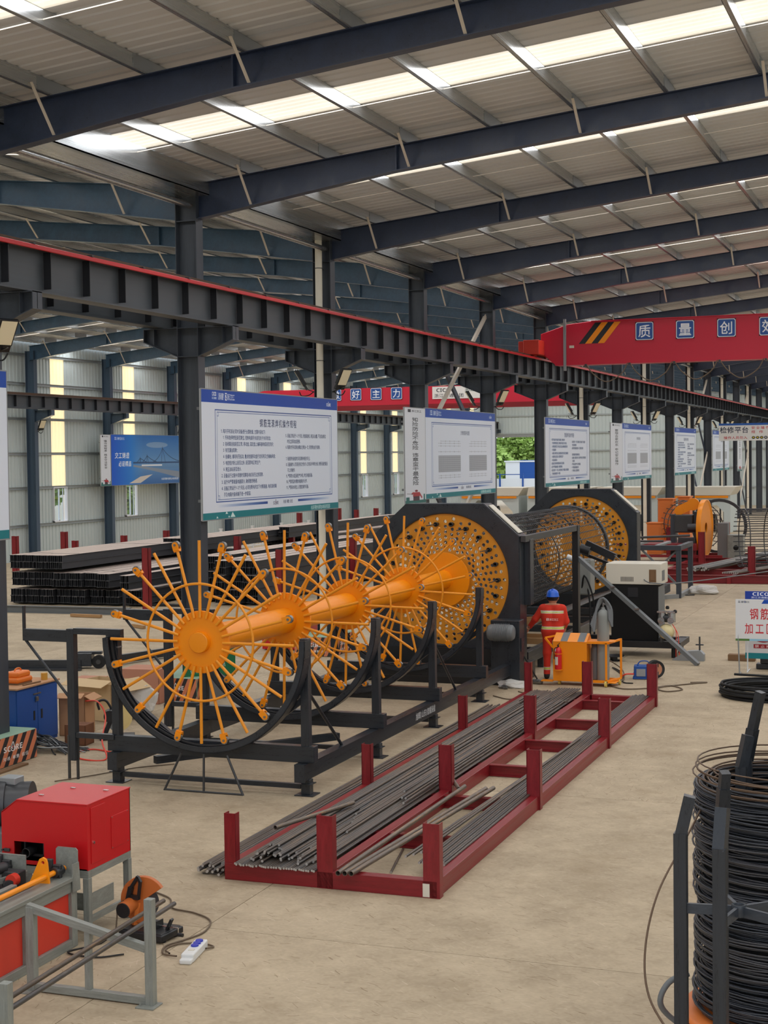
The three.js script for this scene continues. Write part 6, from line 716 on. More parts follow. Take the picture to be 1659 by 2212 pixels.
function frameOfBoard(c, w, h) {
  c.fillStyle = '#e0e7f3'; c.fillRect(0, 0, w, h);
  c.fillStyle = BLUE; c.fillRect(0, 0, w, h * 0.1); c.canvas.band = BLUE;
  c.fillStyle = TEAL; c.fillRect(0, h * 0.945, w, h * 0.055);
  c.fillStyle = '#d9ecea';
  for (const [x, s] of [[0.09, 0.8], [0.15, 1], [0.19, 1.9], [0.165, 0.7]]) { const X = w * x, Y = h * (x === 0.15 ? 0.962 : 0.99), q = h * 0.018 * s; c.beginPath(); c.moveTo(X - q * 1.3, Y); c.lineTo(X - q * 0.2, Y - q * 1.2); c.lineTo(X + q * 1.3, Y); c.fill(); }
  logoRow(c, w * 0.07, h * 0.02, h * 0.062, '#f2f5fb');
  scoreMark(c, w * 0.905, h * 0.02, h * 0.058, '#f2f5fb');
  c.strokeStyle = '#2c4f96'; c.lineWidth = h * 0.008; c.strokeRect(w * 0.085, h * 0.155, w * 0.86, h * 0.71);
  c.lineWidth = h * 0.004; c.strokeRect(w * 0.097, h * 0.172, w * 0.836, h * 0.676);
  for (const [x, y] of [[0.097, 0.172], [0.933, 0.172], [0.097, 0.848], [0.933, 0.848]]) { const sx = x < 0.5 ? 1 : -1, sy = y < 0.5 ? 1 : -1; c.strokeRect(w * x, h * y, sx * h * 0.025, sy * h * 0.03); }
  for (const [a, b] of [[0.09, 0.43], [0.93, 0.66]]) {
    const g = c.createLinearGradient(w * a, 0, w * b, 0); g.addColorStop(0, 'rgba(60,110,190,0)'); g.addColorStop(1, '#24448e');
    c.fillStyle = g; c.fillRect(w * Math.min(a, b), h * 0.888, w * Math.abs(b - a), h * 0.02);
  }
  scoreMark(c, w * 0.47, h * 0.868, h * 0.06, '#47506a');
  write(c, '沟通 尊重 信任', w * 0.545, h * 0.885, h * 0.03, '#3d4763', { w: h * 0.026 });
  write(c, '杭淳开衢州段第TJ03标段项目部', w * 0.765, h * 0.953, h * 0.038, '#d9ecea', { w: h * 0.03, gap: 0.02 });
}
const BODY_L = ['1.每天开机前必须对设备进行全面检查，主要内容如下：', '  1 所有急停按钮是否复位，控制电源开关是否处于关闭状态；', '  2 各线路连接是否正常，移动盘、固定盘上编码器电缆是否完好；', '  3 有无漏油现象；', '  4 各螺栓、螺母有无松动，重点检查移动盘行走机构及主轴轴承座；', '  5 电控柜内粉尘是否过多，是否影响正常生产；', '  6 液压油站是否进水。', '2.设备运行过程中须随时观察各电机有无过热现象。', '3.运行中严禁遮盖电器部分，确保散热畅通。', '4.设备正常运行1-2个月后，必须在断电状态下对断路器、电机接线端', '  子及电箱内接线端子进一步紧固。'];
const BODY_R = ['5.设备正常运行1-2个月后，检查减速机、液压站油量，不足或油质过', '  时应立即添加或更换。', '6.每周对所有润滑油嘴加注黄油一次，变质黄油应先清除。', '', '7.每周用毛刷或吹风机清除电柜内灰尘。', '8.设备操作人员须经供应方技术人员培训并考核合格，熟悉设备性能后', '  可上岗操作。', '9.严禁用水或压缩空气冲洗，吹扫电器设备。', '10.严禁用湿布擦拭电器柜内元件。', '11.严禁非本岗位人员擅自操作设备。'];
function rules(c, w, h, title) {
  frameOfBoard(c, w, h);
  const tw = [...title].length * h * 0.0755; write(c, title, w * 0.52 - tw / 2, h * 0.21, h * 0.066, INK, { w: h * 0.064, gap: 0.18 });
  BODY_L.forEach((t, i) => write(c, t, w * 0.12, h * (0.3 + i * 0.0495), h * 0.034, '#22396c', { w: h * 0.0335, gap: 0.02 }));
  BODY_R.forEach((t, i) => write(c, t, w * 0.57, h * (0.325 + i * 0.049), h * 0.034, '#26375e', { w: h * 0.0295, gap: 0.02 }));
}
function drawing(c, w, h, title) {
  frameOfBoard(c, w, h);
  const tw = [...title].length * h * 0.052; write(c, title, w * 0.54 - tw / 2, h * 0.235, h * 0.05, '#556179', { w: h * 0.042, gap: 0.2 });
  c.strokeStyle = '#6d7480'; c.fillStyle = '#b3b6bb';
  for (const [x, ww] of [[0.17, 0.3], [0.595, 0.265]]) {
    const X = w * x, W = w * ww;
    c.fillStyle = '#b0b4bb'; c.fillRect(X, h * 0.525, W, h * 0.185);
    c.lineWidth = 1.2; c.strokeStyle = '#7d838d';
    for (let i = 0; i <= 22; i++) { c.beginPath(); c.moveTo(X + (i / 22) * W, h * 0.525); c.lineTo(X + (i / 22) * W, h * 0.71); c.stroke(); }
    for (let i = 0; i <= 8; i++) { c.beginPath(); c.moveTo(X, h * (0.525 + i * 0.023)); c.lineTo(X + W, h * (0.525 + i * 0.023)); c.stroke(); }
    for (const yy of [0.36, 0.385, 0.415, 0.48, 0.75, 0.775]) { c.beginPath(); c.setLineDash([w * 0.012, w * 0.006]); c.moveTo(X + (yy === 0.36 ? W * 0.15 : 0), h * yy); c.lineTo(X + W, h * yy); c.stroke(); c.setLineDash([]); for (let i = 0; i < 5; i++) c.fillRect(X + W * (0.1 + i * 0.2), h * yy - 3, 6, 6); }
  }
}
const ASPECT = 6.35 / 2.34;
const texRules = canvasTex(2048, Math.round(2048 / ASPECT), (c, w, h) => rules(c, w, h, '钢筋笼滚焊机操作规程'));
const texDraw = canvasTex(1024, Math.round(1024 / ASPECT), (c, w, h) => drawing(c, w, h, '方墩钢筋构造图'));
const texRules2 = canvasTex(1024, Math.round(1024 / ASPECT), (c, w, h) => rules(c, w, h, '智能焊机操作规程'));
function slogan(w, h, text, extra) {
  return canvasTex(w, h, (c) => {
    c.fillStyle = '#dfe3ea'; c.fillRect(0, 0, w, h); c.canvas.band = '#dfe3ea';
    c.fillStyle = '#30333a'; c.fillRect(w * 0.16, h * 0.018, w * 0.14, h * 0.03); write(c, '浙江交工', w * 0.34, h * 0.022, h * 0.024, '#3b3e46', { w: w * 0.115, gap: 0.03 });
    write(c, text, w * 0.36, h * 0.1, h * 0.0445, '#22252c', { w: w * 0.29, gap: 0.1, down: true });
    c.fillStyle = '#2f6f6a'; c.fillRect(0, h * 0.965, w, h * 0.035); c.fillRect(w * 0.04, h * 0.93, w * 0.16, h * 0.05); c.fillRect(w * 0.88, h * 0.905, w * 0.07, h * 0.08);
    // printed figure of a worker seen from behind, holding a staff
    c.fillStyle = '#7d2f36'; c.beginPath(); c.ellipse(w * 0.53, h * 0.868, w * 0.07, h * 0.011, 0, 0, 7); c.fill();
    c.fillStyle = '#b0343c'; c.beginPath(); c.moveTo(w * 0.38, h * 0.882); c.lineTo(w * 0.66, h * 0.882); c.lineTo(w * 0.7, h * 0.925); c.lineTo(w * 0.36, h * 0.925); c.fill();
    c.fillStyle = '#4d3a44'; c.fillRect(w * 0.38, h * 0.925, w * 0.3, h * 0.045);
    c.strokeStyle = '#b0343c'; c.lineWidth = w * 0.05; c.beginPath(); c.moveTo(w * 0.66, h * 0.886); c.lineTo(w * 0.8, h * 0.945); c.moveTo(w * 0.4, h * 0.886); c.lineTo(w * 0.3, h * 0.9); c.stroke();
    c.strokeStyle = '#666'; c.lineWidth = 3; c.beginPath(); c.moveTo(w * 0.08, h * 0.893); c.lineTo(w * 0.4, h * 0.901); c.stroke();
  });
}
const texSlogan1 = slogan(256, 640, '知险防险不危险 违章蛮干最危险'), texSlogan2 = slogan(256, 640, '要想合家欢乐 牢记安全操作'), texSlogan3 = slogan(256, 640, '操作按程序 根本守法安全');
const printMat = (t, rough = 0.42) => new THREE.MeshPhysicalMaterial({ map: t, roughness: rough, specularIntensity: 0.7 });
const PM = { rules: printMat(texRules), draw: printMat(texDraw), rules2: printMat(texRules2), s1: printMat(texSlogan1), s2: printMat(texSlogan2), s3: printMat(texSlogan3) };
function board(name, label, cat, x, y0, y1, z0, z1, mat, group, backing = 0.03) {     // a sheet that faces +X, z0 nearer to the camera
  const h = y1 - y0, w = Math.abs(z1 - z0), t = thing(name, label, cat, [x, (y0 + y1) / 2, (z0 + z1) / 2], group);
  part(t, 'panel', box(backing, h, w, -backing / 2, 0, 0), M.white);
  part(t, 'printed_face', new THREE.PlaneGeometry(w, h).rotateY(PI / 2).translate(0.003, 0, 0), mat);
  const fr = 0.018;
  part(t, 'edge_frame', [box(0.022, fr, w, -0.006, h / 2, 0), box(0.022, fr, w, -0.006, -h / 2, 0), box(0.022, h, fr, -0.006, 0, w / 2), box(0.022, h, fr, -0.006, 0, -w / 2)], M.galvDull);
  part(t, 'mounting_rail', [box(0.05, 0.05, w, -backing - 0.03, h * 0.35, 0), box(0.05, 0.05, w, -backing - 0.03, -h * 0.35, 0)], M.greyDk);
  return t;
}
const BX = -12.45;
board('notice_board', 'large notice board with rules at the left picture edge, only its right end in view', 'notice board', BX, 3.2, 5.57, Z(-1) - 0.2, Z(0) - 0.02, PM.rules);
board('notice_board', 'largest notice board with operating rules in two columns, above the front spoked wheel', 'notice board', BX, 3.19, 5.55, Z(1) + 0.33, Z(2) + 0.2, PM.rules);
board('slogan_board', 'narrow vertical slogan board with printed red worker, left of the reinforcement drawing board', 'sign', BX + 0.02, 3.12, 5.5, Z(3) + 2.2, Z(3) + 0.62, PM.s1);
board('notice_board', 'notice board with two grey reinforcement drawings above the near perforated disc', 'notice board', BX, 3.2, 5.52, Z(3) + 0.6, Z(4) + 0.5, PM.draw);
board('notice_board', 'second rules notice board, above the rear perforated disc', 'notice board', BX, 3.22, 5.53, Z(5) + 0.88, Z(6) + 0.6, PM.rules2);
board('slogan_board', 'vertical slogan board beside the fifth notice board behind the rear disc', 'sign', BX + 0.02, 3.15, 5.52, Z(7) + 3.2, Z(7) + 0.9, PM.s2);
board('notice_board', 'fifth notice board with two small grey drawings, above the orange cabinets', 'notice board', BX, 3.2, 5.55, Z(7) + 0.85, Z(8) + 0.6, PM.draw);
board('notice_board', 'narrow notice board with rules, left of the last small one', 'notice board', BX, 3.2, 5.55, Z(9) + 0.7, Z(10) + 0.3, PM.rules2);
board('notice_board', 'last small notice board with drawings just left of the maintenance platform sign', 'notice board', BX, 3.25, 5.56, Z(11) + 0.5, Z(12) - 0.05, PM.draw);
board('slogan_board', 'faint vertical slogan board at the right picture edge under the platform sign', 'sign', BX + 0.02, 3.1, 5.4, Z(13) + 2.4, Z(13) + 0.2, PM.s3);
// banner with a bridge on the far wall
const texBridge = canvasTex(1024, 368, (c, w, h) => {
  const g = c.createLinearGradient(0, 0, 0, h); g.addColorStop(0, '#2f6fb8'); g.addColorStop(0.6, '#6f9cc8'); g.addColorStop(1, '#3a6aa8'); c.fillStyle = g; c.fillRect(0, 0, w, h);
  const g2 = c.createLinearGradient(0, 0, w * 0.45, 0); g2.addColorStop(0, '#1a5bd0'); g2.addColorStop(0.6, 'rgba(40,130,220,0.9)'); g2.addColorStop(1, 'rgba(80,150,220,0)'); c.fillStyle = g2; c.fillRect(0, 0, w * 0.5, h);
  c.fillStyle = 'rgba(235,225,215,0.35)'; c.beginPath(); c.ellipse(w * 0.65, h * 0.2, w * 0.16, h * 0.06, 0, 0, 7); c.fill();
  c.strokeStyle = '#2d4a6a'; c.lineWidth = 5;
  for (const [x, s] of [[0.73, 1], [0.5, 0.48], [0.4, 0.3]]) { c.beginPath(); c.moveTo(w * (x - 0.16 * s), h * 0.56); c.quadraticCurveTo(w * (x - 0.05 * s), h * 0.5, w * x, h * (0.56 - 0.3 * s)); c.quadraticCurveTo(w * (x + 0.1 * s), h * 0.5, w * (x + 0.3 * s), h * 0.55); c.moveTo(w * (x - 0.02 * s), h * 0.58); c.lineTo(w * x, h * (0.55 - 0.3 * s)); c.lineTo(w * (x + 0.045 * s), h * 0.58); c.stroke(); }
  c.lineWidth = 2; for (let i = 0; i < 26; i++) { c.beginPath(); c.moveTo(w * (0.52 + i * 0.019), h * 0.55); c.lineTo(w * (0.53 + i * 0.019), h * 0.68); c.stroke(); }
  c.fillStyle = '#33507a'; c.fillRect(w * 0.3, h * 0.545, w * 0.7, h * 0.03);
  c.fillStyle = '#8d99a8'; c.beginPath(); c.moveTo(w * 0.3, h * 0.6); c.lineTo(w, h * 0.76); c.lineTo(w, h * 0.9); c.quadraticCurveTo(w * 0.6, h * 0.72, w * 0.3, h * 0.64); c.fill();
  c.fillStyle = '#e8ecef'; c.fillRect(w * 0.42, h * 0.6, w * 0.3, h * 0.03);
  c.fillStyle = '#d8cfc4'; c.beginPath(); c.moveTo(w * 0.24, h * 0.97); c.lineTo(w * 0.4, h * 0.84); c.lineTo(w * 0.58, h * 0.8); c.lineTo(w * 0.4, h * 0.97); c.fill();
  c.canvas.band = '#1a5bd0'; logoRow(c, w * 0.05, h * 0.05, h * 0.06, '#eef4ff');
  c.save(); c.transform(1, 0, -0.15, 1, h * 0.06, 0); write(c, '交工铸造', w * 0.05, h * 0.35, h * 0.12, '#ffffff', { w: h * 0.13 }); write(c, '必是精品', w * 0.11, h * 0.52, h * 0.11, '#ffffff', { w: h * 0.115 }); c.restore();
  write(c, '杭淳开衢州段第TJ03标项目部', w * 0.71, h * 0.88, h * 0.045, '#ffffff', { w: h * 0.05 });
});
board('slogan_board', 'narrow vertical slogan board left of the blue bridge banner on the far wall', 'sign', -36.4, 3.1, 5.46, Z(7) + 1.5, Z(7) + 0.6, PM.s3);
board('banner', 'wide blue banner with a printed suspension bridge on the far wall', 'banner', -36.4, 3.1, 5.48, Z(7) + 0.55, Z(8) + 0.1, printMat(texBridge));
board('notice_board', 'small white notice board on the far wall, right of the largest rules board', 'notice board', -36.4, 3.2, 5.4, -84.8, -89.6, PM.rules2);
// maintenance platform sign hung across the aisle far back
{
  const tex = canvasTex(1024, 420, (c, w, h) => {
    c.fillStyle = '#e4e4e2'; c.fillRect(0, 0, w, h); c.fillStyle = '#2f5fae'; c.fillRect(0, 0, w, h * 0.12);
    write(c, '检修平台', w * 0.02, h * 0.2, h * 0.36, '#27324a', { w: h * 0.31, gap: 0.06 });
    write(c, '安全操作', w * 0.6, h * 0.18, h * 0.17, '#c0303a', { gap: 0.25 }); write(c, '规范作业', w * 0.6, h * 0.42, h * 0.17, '#c0303a', { gap: 0.25 });
    write(c, '操作人员勿入', w * 0.09, h * 0.74, h * 0.17, '#c0303a', { gap: 0.05 });
    for (let i = 0; i < 5; i++) { c.fillStyle = i < 3 ? '#3a4a3f' : '#22262e'; c.beginPath(); c.arc(w * (0.64 + i * 0.075), h * 0.83, h * 0.08, 0, 7); c.fill(); c.fillStyle = i < 3 ? '#e8c23a' : '#e4e4e2'; c.fillRect(w * (0.625 + i * 0.075), h * 0.8, w * 0.03, h * 0.05); }
  });
  const t = thing('hanging_sign', 'white platform sign with black and red lettering at the right edge, far back', 'sign', [-10.3, 5.4, -85]);
  part(t, 'panel', box(2.9, 0.95, 0.04), M.white);
  part(t, 'printed_face', new THREE.PlaneGeometry(2.9, 0.95).translate(0, 0, 0.023), printMat(tex));
  part(t, 'post', [rod([-1.2, -5.4, -0.1], [-1.2, 0.4, -0.1], 0.05), rod([1.2, -5.4, -0.1], [1.2, 0.4, -0.1], 0.05)], M.greyDk);
}
// standing signs by the floor coil
{
  const tex = canvasTex(512, 360, (c, w, h) => {
    c.fillStyle = '#dcdee0'; c.fillRect(0, 0, w, h);
    logoRow(c, w * 0.06, h * 0.035, h * 0.055, '#444a55');
    c.fillStyle = BLUE; c.beginPath(); c.moveTo(w * 0.56, h * 0.1); c.lineTo(w * 0.62, 0); c.lineTo(w, 0); c.lineTo(w, h * 0.1); c.fill();
    write(c, '钢筋', w * 0.31, h * 0.21, h * 0.27, '#c4202c', { gap: 0.2 }); write(c, '加工区', w * 0.2, h * 0.57, h * 0.26, '#c4202c', { gap: 0.24 });
    c.fillStyle = '#4f7a3a'; c.fillRect(0, h * 0.95, w * 0.35, h * 0.05); c.fillStyle = '#8fc0d8'; c.fillRect(w * 0.3, h * 0.95, w * 0.7, h * 0.05);
  });
  const t = thing('standing_sign', 'white standing sign with large red characters by the black coil on the floor', 'sign', [-3.395, 0, -29.9], null, 0.05);
  part(t, 'panel', box(0.87, 0.8, 0.02, 0, 1.07, 0), M.white);
  part(t, 'printed_face', new THREE.PlaneGeometry(0.87, 0.8).translate(0, 1.07, 0.012), printMat(tex));
  for (const s of [-1, 1]) part(t, 'leg', [rod([s * 0.36, 0, 0.02], [s * 0.415, 1.47, -0.02], 0.014), rod([s * 0.36, 0.008, 0.05], [s * 0.36, 0.008, -0.35], 0.012)], M.galvDull);
  const tex2 = canvasTex(512, 900, (c, w, h) => {
    c.fillStyle = '#d6d8da'; c.fillRect(0, 0, w, h); c.fillStyle = '#1d3c9a'; c.fillRect(0, 0, w, h * 0.12);
    c.strokeStyle = '#f0f2f8'; c.fillStyle = '#f0f2f8'; c.font = 'bold 60px sans-serif'; c.textAlign = 'center'; c.fillText('CICO', w * 0.26, h * 0.065); write(c, '浙江交通集团', w * 0.1, h * 0.078, h * 0.03, '#f0f2f8', { gap: 0.02 });
    write(c, '浙商建', w * 0.52, h * 0.03, h * 0.06, '#f0f2f8', {});
    c.strokeStyle = '#a02028'; c.lineWidth = 20; c.beginPath(); c.arc(w * 0.3, h * 0.65, w * 0.17, 0, 7); c.stroke();
    c.fillStyle = '#23262c'; c.fillRect(w * 0.33, h * 0.61, w * 0.05, h * 0.1); c.beginPath(); c.arc(w * 0.27, h * 0.6, 13, 0, 7); c.fill();
    c.strokeStyle = '#23262c'; c.lineWidth = 14; c.beginPath(); c.moveTo(w * 0.33, h * 0.63); c.lineTo(w * 0.26, h * 0.64); c.lineTo(w * 0.24, h * 0.68); c.lineTo(w * 0.19, h * 0.7); c.moveTo(w * 0.24, h * 0.67); c.lineTo(w * 0.28, h * 0.69); c.lineTo(w * 0.27, h * 0.715); c.stroke();
    c.strokeStyle = '#a02028'; c.lineWidth = 16; c.beginPath(); c.moveTo(w * 0.18, h * 0.58); c.lineTo(w * 0.42, h * 0.72); c.stroke();
    c.fillStyle = '#a02028'; c.fillRect(w * 0.14, h * 0.785, w * 0.32, h * 0.06); write(c, '禁止推动', w * 0.16, h * 0.795, h * 0.04, '#f0e6e6', { gap: 0.35 });
    c.fillStyle = TEAL; c.fillRect(0, h * 0.915, w, h * 0.085);
  });
  const u = thing('standing_sign', 'tall white sign with a red prohibition ring behind the red lettered sign', 'sign', [-3.13, 0, -30.35]);
  part(u, 'panel', box(1.15, 1.32, 0.02, 0, 0.93, 0), M.white);
  part(u, 'printed_face', new THREE.PlaneGeometry(1.15, 1.32).translate(0, 0.93, 0.012), printMat(tex2));
  for (const s of [-1, 1]) part(u, 'leg', [rod([s * 0.53, 0, 0.02], [s * 0.53, 1.45, -0.02], 0.014), rod([s * 0.53, 0.01, 0.1], [s * 0.53, 0.01, -0.35], 0.012)], M.white);
}
// downpipes and floodlights on the columns
for (const k of [2, 6, 8, 10, 12, 14]) {
  const t = thing('downpipe', ['beige downpipe on the column beside the largest notice board', 'beige downpipe behind the second rules board', 'beige downpipe behind the fifth notice board', 'beige downpipe behind the narrow looking notice board', 'beige downpipe behind the last small notice board', 'beige downpipe behind the maintenance platform sign'][[2, 6, 8, 10, 12, 14].indexOf(k)], 'pipe', [XC - 0.02, 0, Z(k) + 0.24]);
  part(t, 'pipe', rod([0, 0.02, 0], [0, 9.0, 0], 0.078, 14), M.pvc);
  for (const y of [1.2, 3.9, 6.4, 8.4]) part(t, 'clip', [new THREE.TorusGeometry(0.082, 0.008, 6, 16).rotateX(PI / 2).translate(0, y, 0), bb(-0.01, 0.01, y - 0.015, y + 0.015, -0.23, -0.07)], M.steelDk);
}
function floodlight(x, y, z, side, label) {
  const t = thing('flood_light', label, 'light', [x, y, z]);
  const b = new THREE.Group(); b.name = 'lamp_head'; t.add(b); const nz = V(side * 0.8, -0.5, 0.33).normalize(), ux = V(0, 1, 0).cross(nz).normalize(); b.quaternion.setFromRotationMatrix(new THREE.Matrix4().makeBasis(ux, nz.clone().cross(ux), nz));
  part(b, 'housing', [rbb(-0.15, 0.15, -0.2, 0.2, -0.05, 0, 0.01), bb(-0.14, 0.14, -0.3, -0.2, -0.06, -0.01), ...Array.from({ length: 7 }, (_, i) => bb(-0.13 + i * 0.043, -0.12 + i * 0.043, -0.18, 0.18, -0.09, -0.05))], M.black2);
  part(b, 'lens', bb(-0.125, 0.125, -0.18, 0.18, 0.001, 0.005), M.lens);
  part(t, 'bracket', [bar([side * -0.2, -0.24, -0.1], [0, -0.2, -0.02], 0.03, 0.012), bar([side * -0.34, -0.3, -0.14], [side * -0.18, -0.24, -0.1], 0.04, 0.02)], M.black2);
  part(t, 'cord', tube([[0, -0.28, -0.02], [-0.06 * side, -0.37, 0], [-0.2 * side, -0.36, -0.06], [-0.3 * side, -0.28, -0.12]], 0.012, 12), M.rubber);
  return t;
}
floodlight(-12.28, 6.08, Z(0) + 0.2, 1, 'flood light with a yellowish lens at the left picture edge');
const FL = { 2: 'beside the beige downpipe above the largest notice board', 4: 'above the reinforcement drawing board', 6: 'above the second rules board', 8: 'above the fifth notice board', 10: 'above the narrow looking notice board', 12: 'above the last small notice board' };
for (const k of [2, 4, 6, 8, 10, 12]) { floodlight(-12.26, 6.02, Z(k) + 0.2, 1, 'slim flood light facing right, ' + FL[k]); floodlight(-13.34, 6.02, Z(k) + 0.2, -1, 'slim flood light facing left, ' + FL[k]); }
floodlight(-36.2, 5.85, Z(6) + 0.2, 1, 'small flood light on the far wall column left of the bridge banner');
floodlight(-36.2, 5.85, Z(8) + 0.2, 1, 'small flood light on the far wall column right of the bridge banner');
// ---------------------------------------------------------------- cage rolling machine
const HX = -9.0, HY = 1.945, WZ = [-17.55, -20.2, -22.65, -25.3], ST = [-17.8, -20.35, -22.9, -25.5];
{
  const reel = thing('bar_reel', 'long yellow shaft with four spoked wheels, set in black half rings', 'machine', [HX, HY, 0]);
  part(reel, 'shaft', new THREE.CylinderGeometry(0.185, 0.185, 10.1, 32).rotateX(PI / 2).translate(0, 0, -22.6), M.yellow);
  const spokeG = rod([0, 0.32, 0], [0, 1.31, 0], 0.02, 10), spokeR = rod([0, 0.32, 0], [0, 1.22, 0], 0.02, 10);
  const clevis = merge([box(0.085, 0.03, 0.05, 0, 1.215, 0), ...[-1, 1].map((s) => ext([[-0.042, 1.22], [0.042, 1.22], [0.042, 1.29], [0.028, 1.318], [0, 1.33], [-0.028, 1.318], [-0.042, 1.29]], 0.008).translate(0, 0, s * 0.032 - 0.004))]);
  const roller = merge([rod([0, 1.29, -0.027], [0, 1.29, 0.027], 0.052, 18), rod([0, 1.29, -0.05], [0, 1.29, 0.05], 0.016, 8)]);
  const gusset = merge([ext([[0.17, 0], [0.17, 0.55], [0.34, 0]], 0.012).rotateX(-PI / 2).translate(0, -0.006, 0)]);
  WZ.forEach((z, n) => {
    const d = part(reel, 'wheel_disc', lathe([[0, -0.02], [0.396, -0.02], [0.405, -0.012], [0.405, 0.012], [0.396, 0.02], [0, 0.02]], 72).rotateX(PI / 2), M.yellow);
    d.position.z = z;
    part(d, 'hub_cap', lathe([[0, 0.085], [0.125, 0.085], [0.137, 0.07], [0.137, 0.0]], 40).rotateX(PI / 2).translate(0, 0, 0.02), n ? M.yellow : M.yellow2);
    part(d, 'rim_ring', new THREE.TorusGeometry(0.755, 0.017, 8, 80).translate(0, 0, 0.055), M.yellowDk);
    for (let i = 0; i < 24; i++) {
      const a = (i / 24) * 2 * PI + 0.005 + n * 0.012, sp = part(d, 'spoke', i % 2 ? spokeR : spokeG, M.yellowDk); sp.rotation.z = -a; sp.position.z = 0.036;
      if (i % 2) { const c = part(d, 'clevis', clevis, M.yellow); c.rotation.z = -a; c.position.z = 0.036; const r = part(d, 'roller', roller, M.steel); r.rotation.z = -a; r.position.z = 0.036; }
    }
    for (let i = 0; i < 8; i++) { const g = part(d, 'gusset', gusset, M.yellow); g.rotation.z = (i / 8) * 2 * PI + 0.2; g.position.z = -0.02; }
  });
  part(reel, 'end_plate', new THREE.CylinderGeometry(0.52, 0.52, 0.04, 64).rotateX(PI / 2).translate(0, 0, -27.6), M.yellow);
}
{
  const f = thing('machine_frame', 'black steel bed frame carrying half rings under the yellow wheels', 'machine frame');
  const xl = -10.38, xr = -7.68;
  for (const x of [xl, xr]) part(f, 'long_beam', [rbb(x - 0.06, x + 0.06, 0.2, 0.41, -28.0, -17.62, 0.008), bb(x - 0.075, x + 0.075, 0.408, 0.416, -28, -17.62), bb(x - 0.07, x + 0.07, 0.19, 0.42, -17.63, -17.6)], M.black);
  const arcO = 1.45, arcI = 1.37, sect = (ro, ri, a0, a1, n = 40) => [...Array.from({ length: n + 1 }, (_, i) => [ro * Math.cos(a0 + (a1 - a0) * i / n), ro * Math.sin(a0 + (a1 - a0) * i / n)]), ...Array.from({ length: n + 1 }, (_, i) => [ri * Math.cos(a1 - (a1 - a0) * i / n), ri * Math.sin(a1 - (a1 - a0) * i / n)])];
  const ring = merge([ext(sect(arcO, arcO - 0.012, PI, 2 * PI + 0.03), 0.2).translate(0, 0, -0.2), ext(sect(arcO, arcI, PI, 2 * PI + 0.03), 0.012).translate(0, 0, -0.012), ext(sect(arcO, arcI, PI, 2 * PI + 0.03), 0.012).translate(0, 0, -0.2)]);
  const liner = tube(Array.from({ length: 33 }, (_, i) => { const a = PI + (i / 32) * (PI + 0.02); return [1.375 * Math.cos(a), 1.375 * Math.sin(a), -0.1]; }), 0.022, 64, 8);
  ST.forEach((z, n) => {
    part(f, 'half_ring', ring, M.black).position.set(HX, HY + 0.01, z + 0.27);
    part(f, 'ring_liner', liner, M.rubber).position.set(HX, HY + 0.01, z + 0.27);
    part(f, 'cross_beam', [rbb(-10.52, -7.53, 0.418, 0.63, z - 0.07, z + 0.07, 0.008)], M.black);
    for (const [x, e] of [[xl - 0.02, 1], [xr + 0.02, -1]]) {
      part(f, 'upright', rbb(x - 0.055, x + 0.055, 0.62, 2.0, z - 0.055, z + 0.055, 0.006), M.black);
      part(f, 'upright_cap', bb(x - 0.057, x + 0.057, 1.8, 1.82, z - 0.058, z + 0.058), M.greyDk);
      part(f, 'gusset_brace', bar([x, 1.25, z - 0.02], [x + e * 0.85, 0.62, z - 0.02], 0.07, 0.07), M.black);
      part(f, 'leg', [rbb(x - 0.06, x + 0.06, 0.012, 0.2, z - 0.06, z + 0.06, 0.005), bb(x - 0.13, x + 0.13, 0, 0.012, z - 0.12, z + 0.12), bb(x - 0.09, x + 0.09, 0.14, 0.15, z - 0.09, z + 0.09)], M.black);
    }
    part(f, 'tie_rail', bb(xl + 0.06, xr - 0.06, 0.075, 0.135, z - 0.03, z + 0.03), M.black);
    if (n === 0 || n === 2) { part(f, 'strut', rod([xr + 0.02, 1.32, z - 0.06], [xr, 0.41, z - 1.25], 0.022, 8), M.black); part(f, 'strut', rod([xl - 0.02, 1.32, z - 0.06], [xl, 0.41, z - 1.25], 0.022, 8), M.black); }
  });
  part(f, 'strut', rod([xr + 0.06, 2.05, -28.0], [xr, 0.41, -27.5], 0.02, 8), M.greyDk);
  // diagonal sway rods on the floor side and the front prop
  part(f, 'sway_bar', bar([-9.9, 0.3, -17.9], [-8.2, 0.3, -20.2], 0.1, 0.1), M.black);
  part(f, 'prop', [rod([-9.3, 0.5, -17.52], [-9.55, 0.0, -17.5], 0.016, 8), rod([-8.98, 0.5, -17.52], [-8.98, 0.0, -17.5], 0.016, 8), rod([-8.65, 0.5, -17.52], [-8.42, 0.0, -17.5], 0.016, 8), rod([-9.55, 0.012, -17.5], [-8.42, 0.012, -17.5], 0.014, 8)], M.steelDk);
  const tx = canvasTex(512, 96, (c, w, h) => { c.clearRect(0, 0, w, h); c.save(); c.transform(1, 0, -0.12, 1, 10, 0); write(c, '旭辉(山东)智能装备', 4, 12, 70, '#d9dadb', { w: 56, gap: 0.02 }); c.restore(); });
  part(f, 'lettering', new THREE.PlaneGeometry(0.95, 0.15).rotateY(PI / 2).translate(xr + 0.062, 0.31, -22.4), std('#ffffff', 0.5, 0, { map: tx, transparent: true }));
}
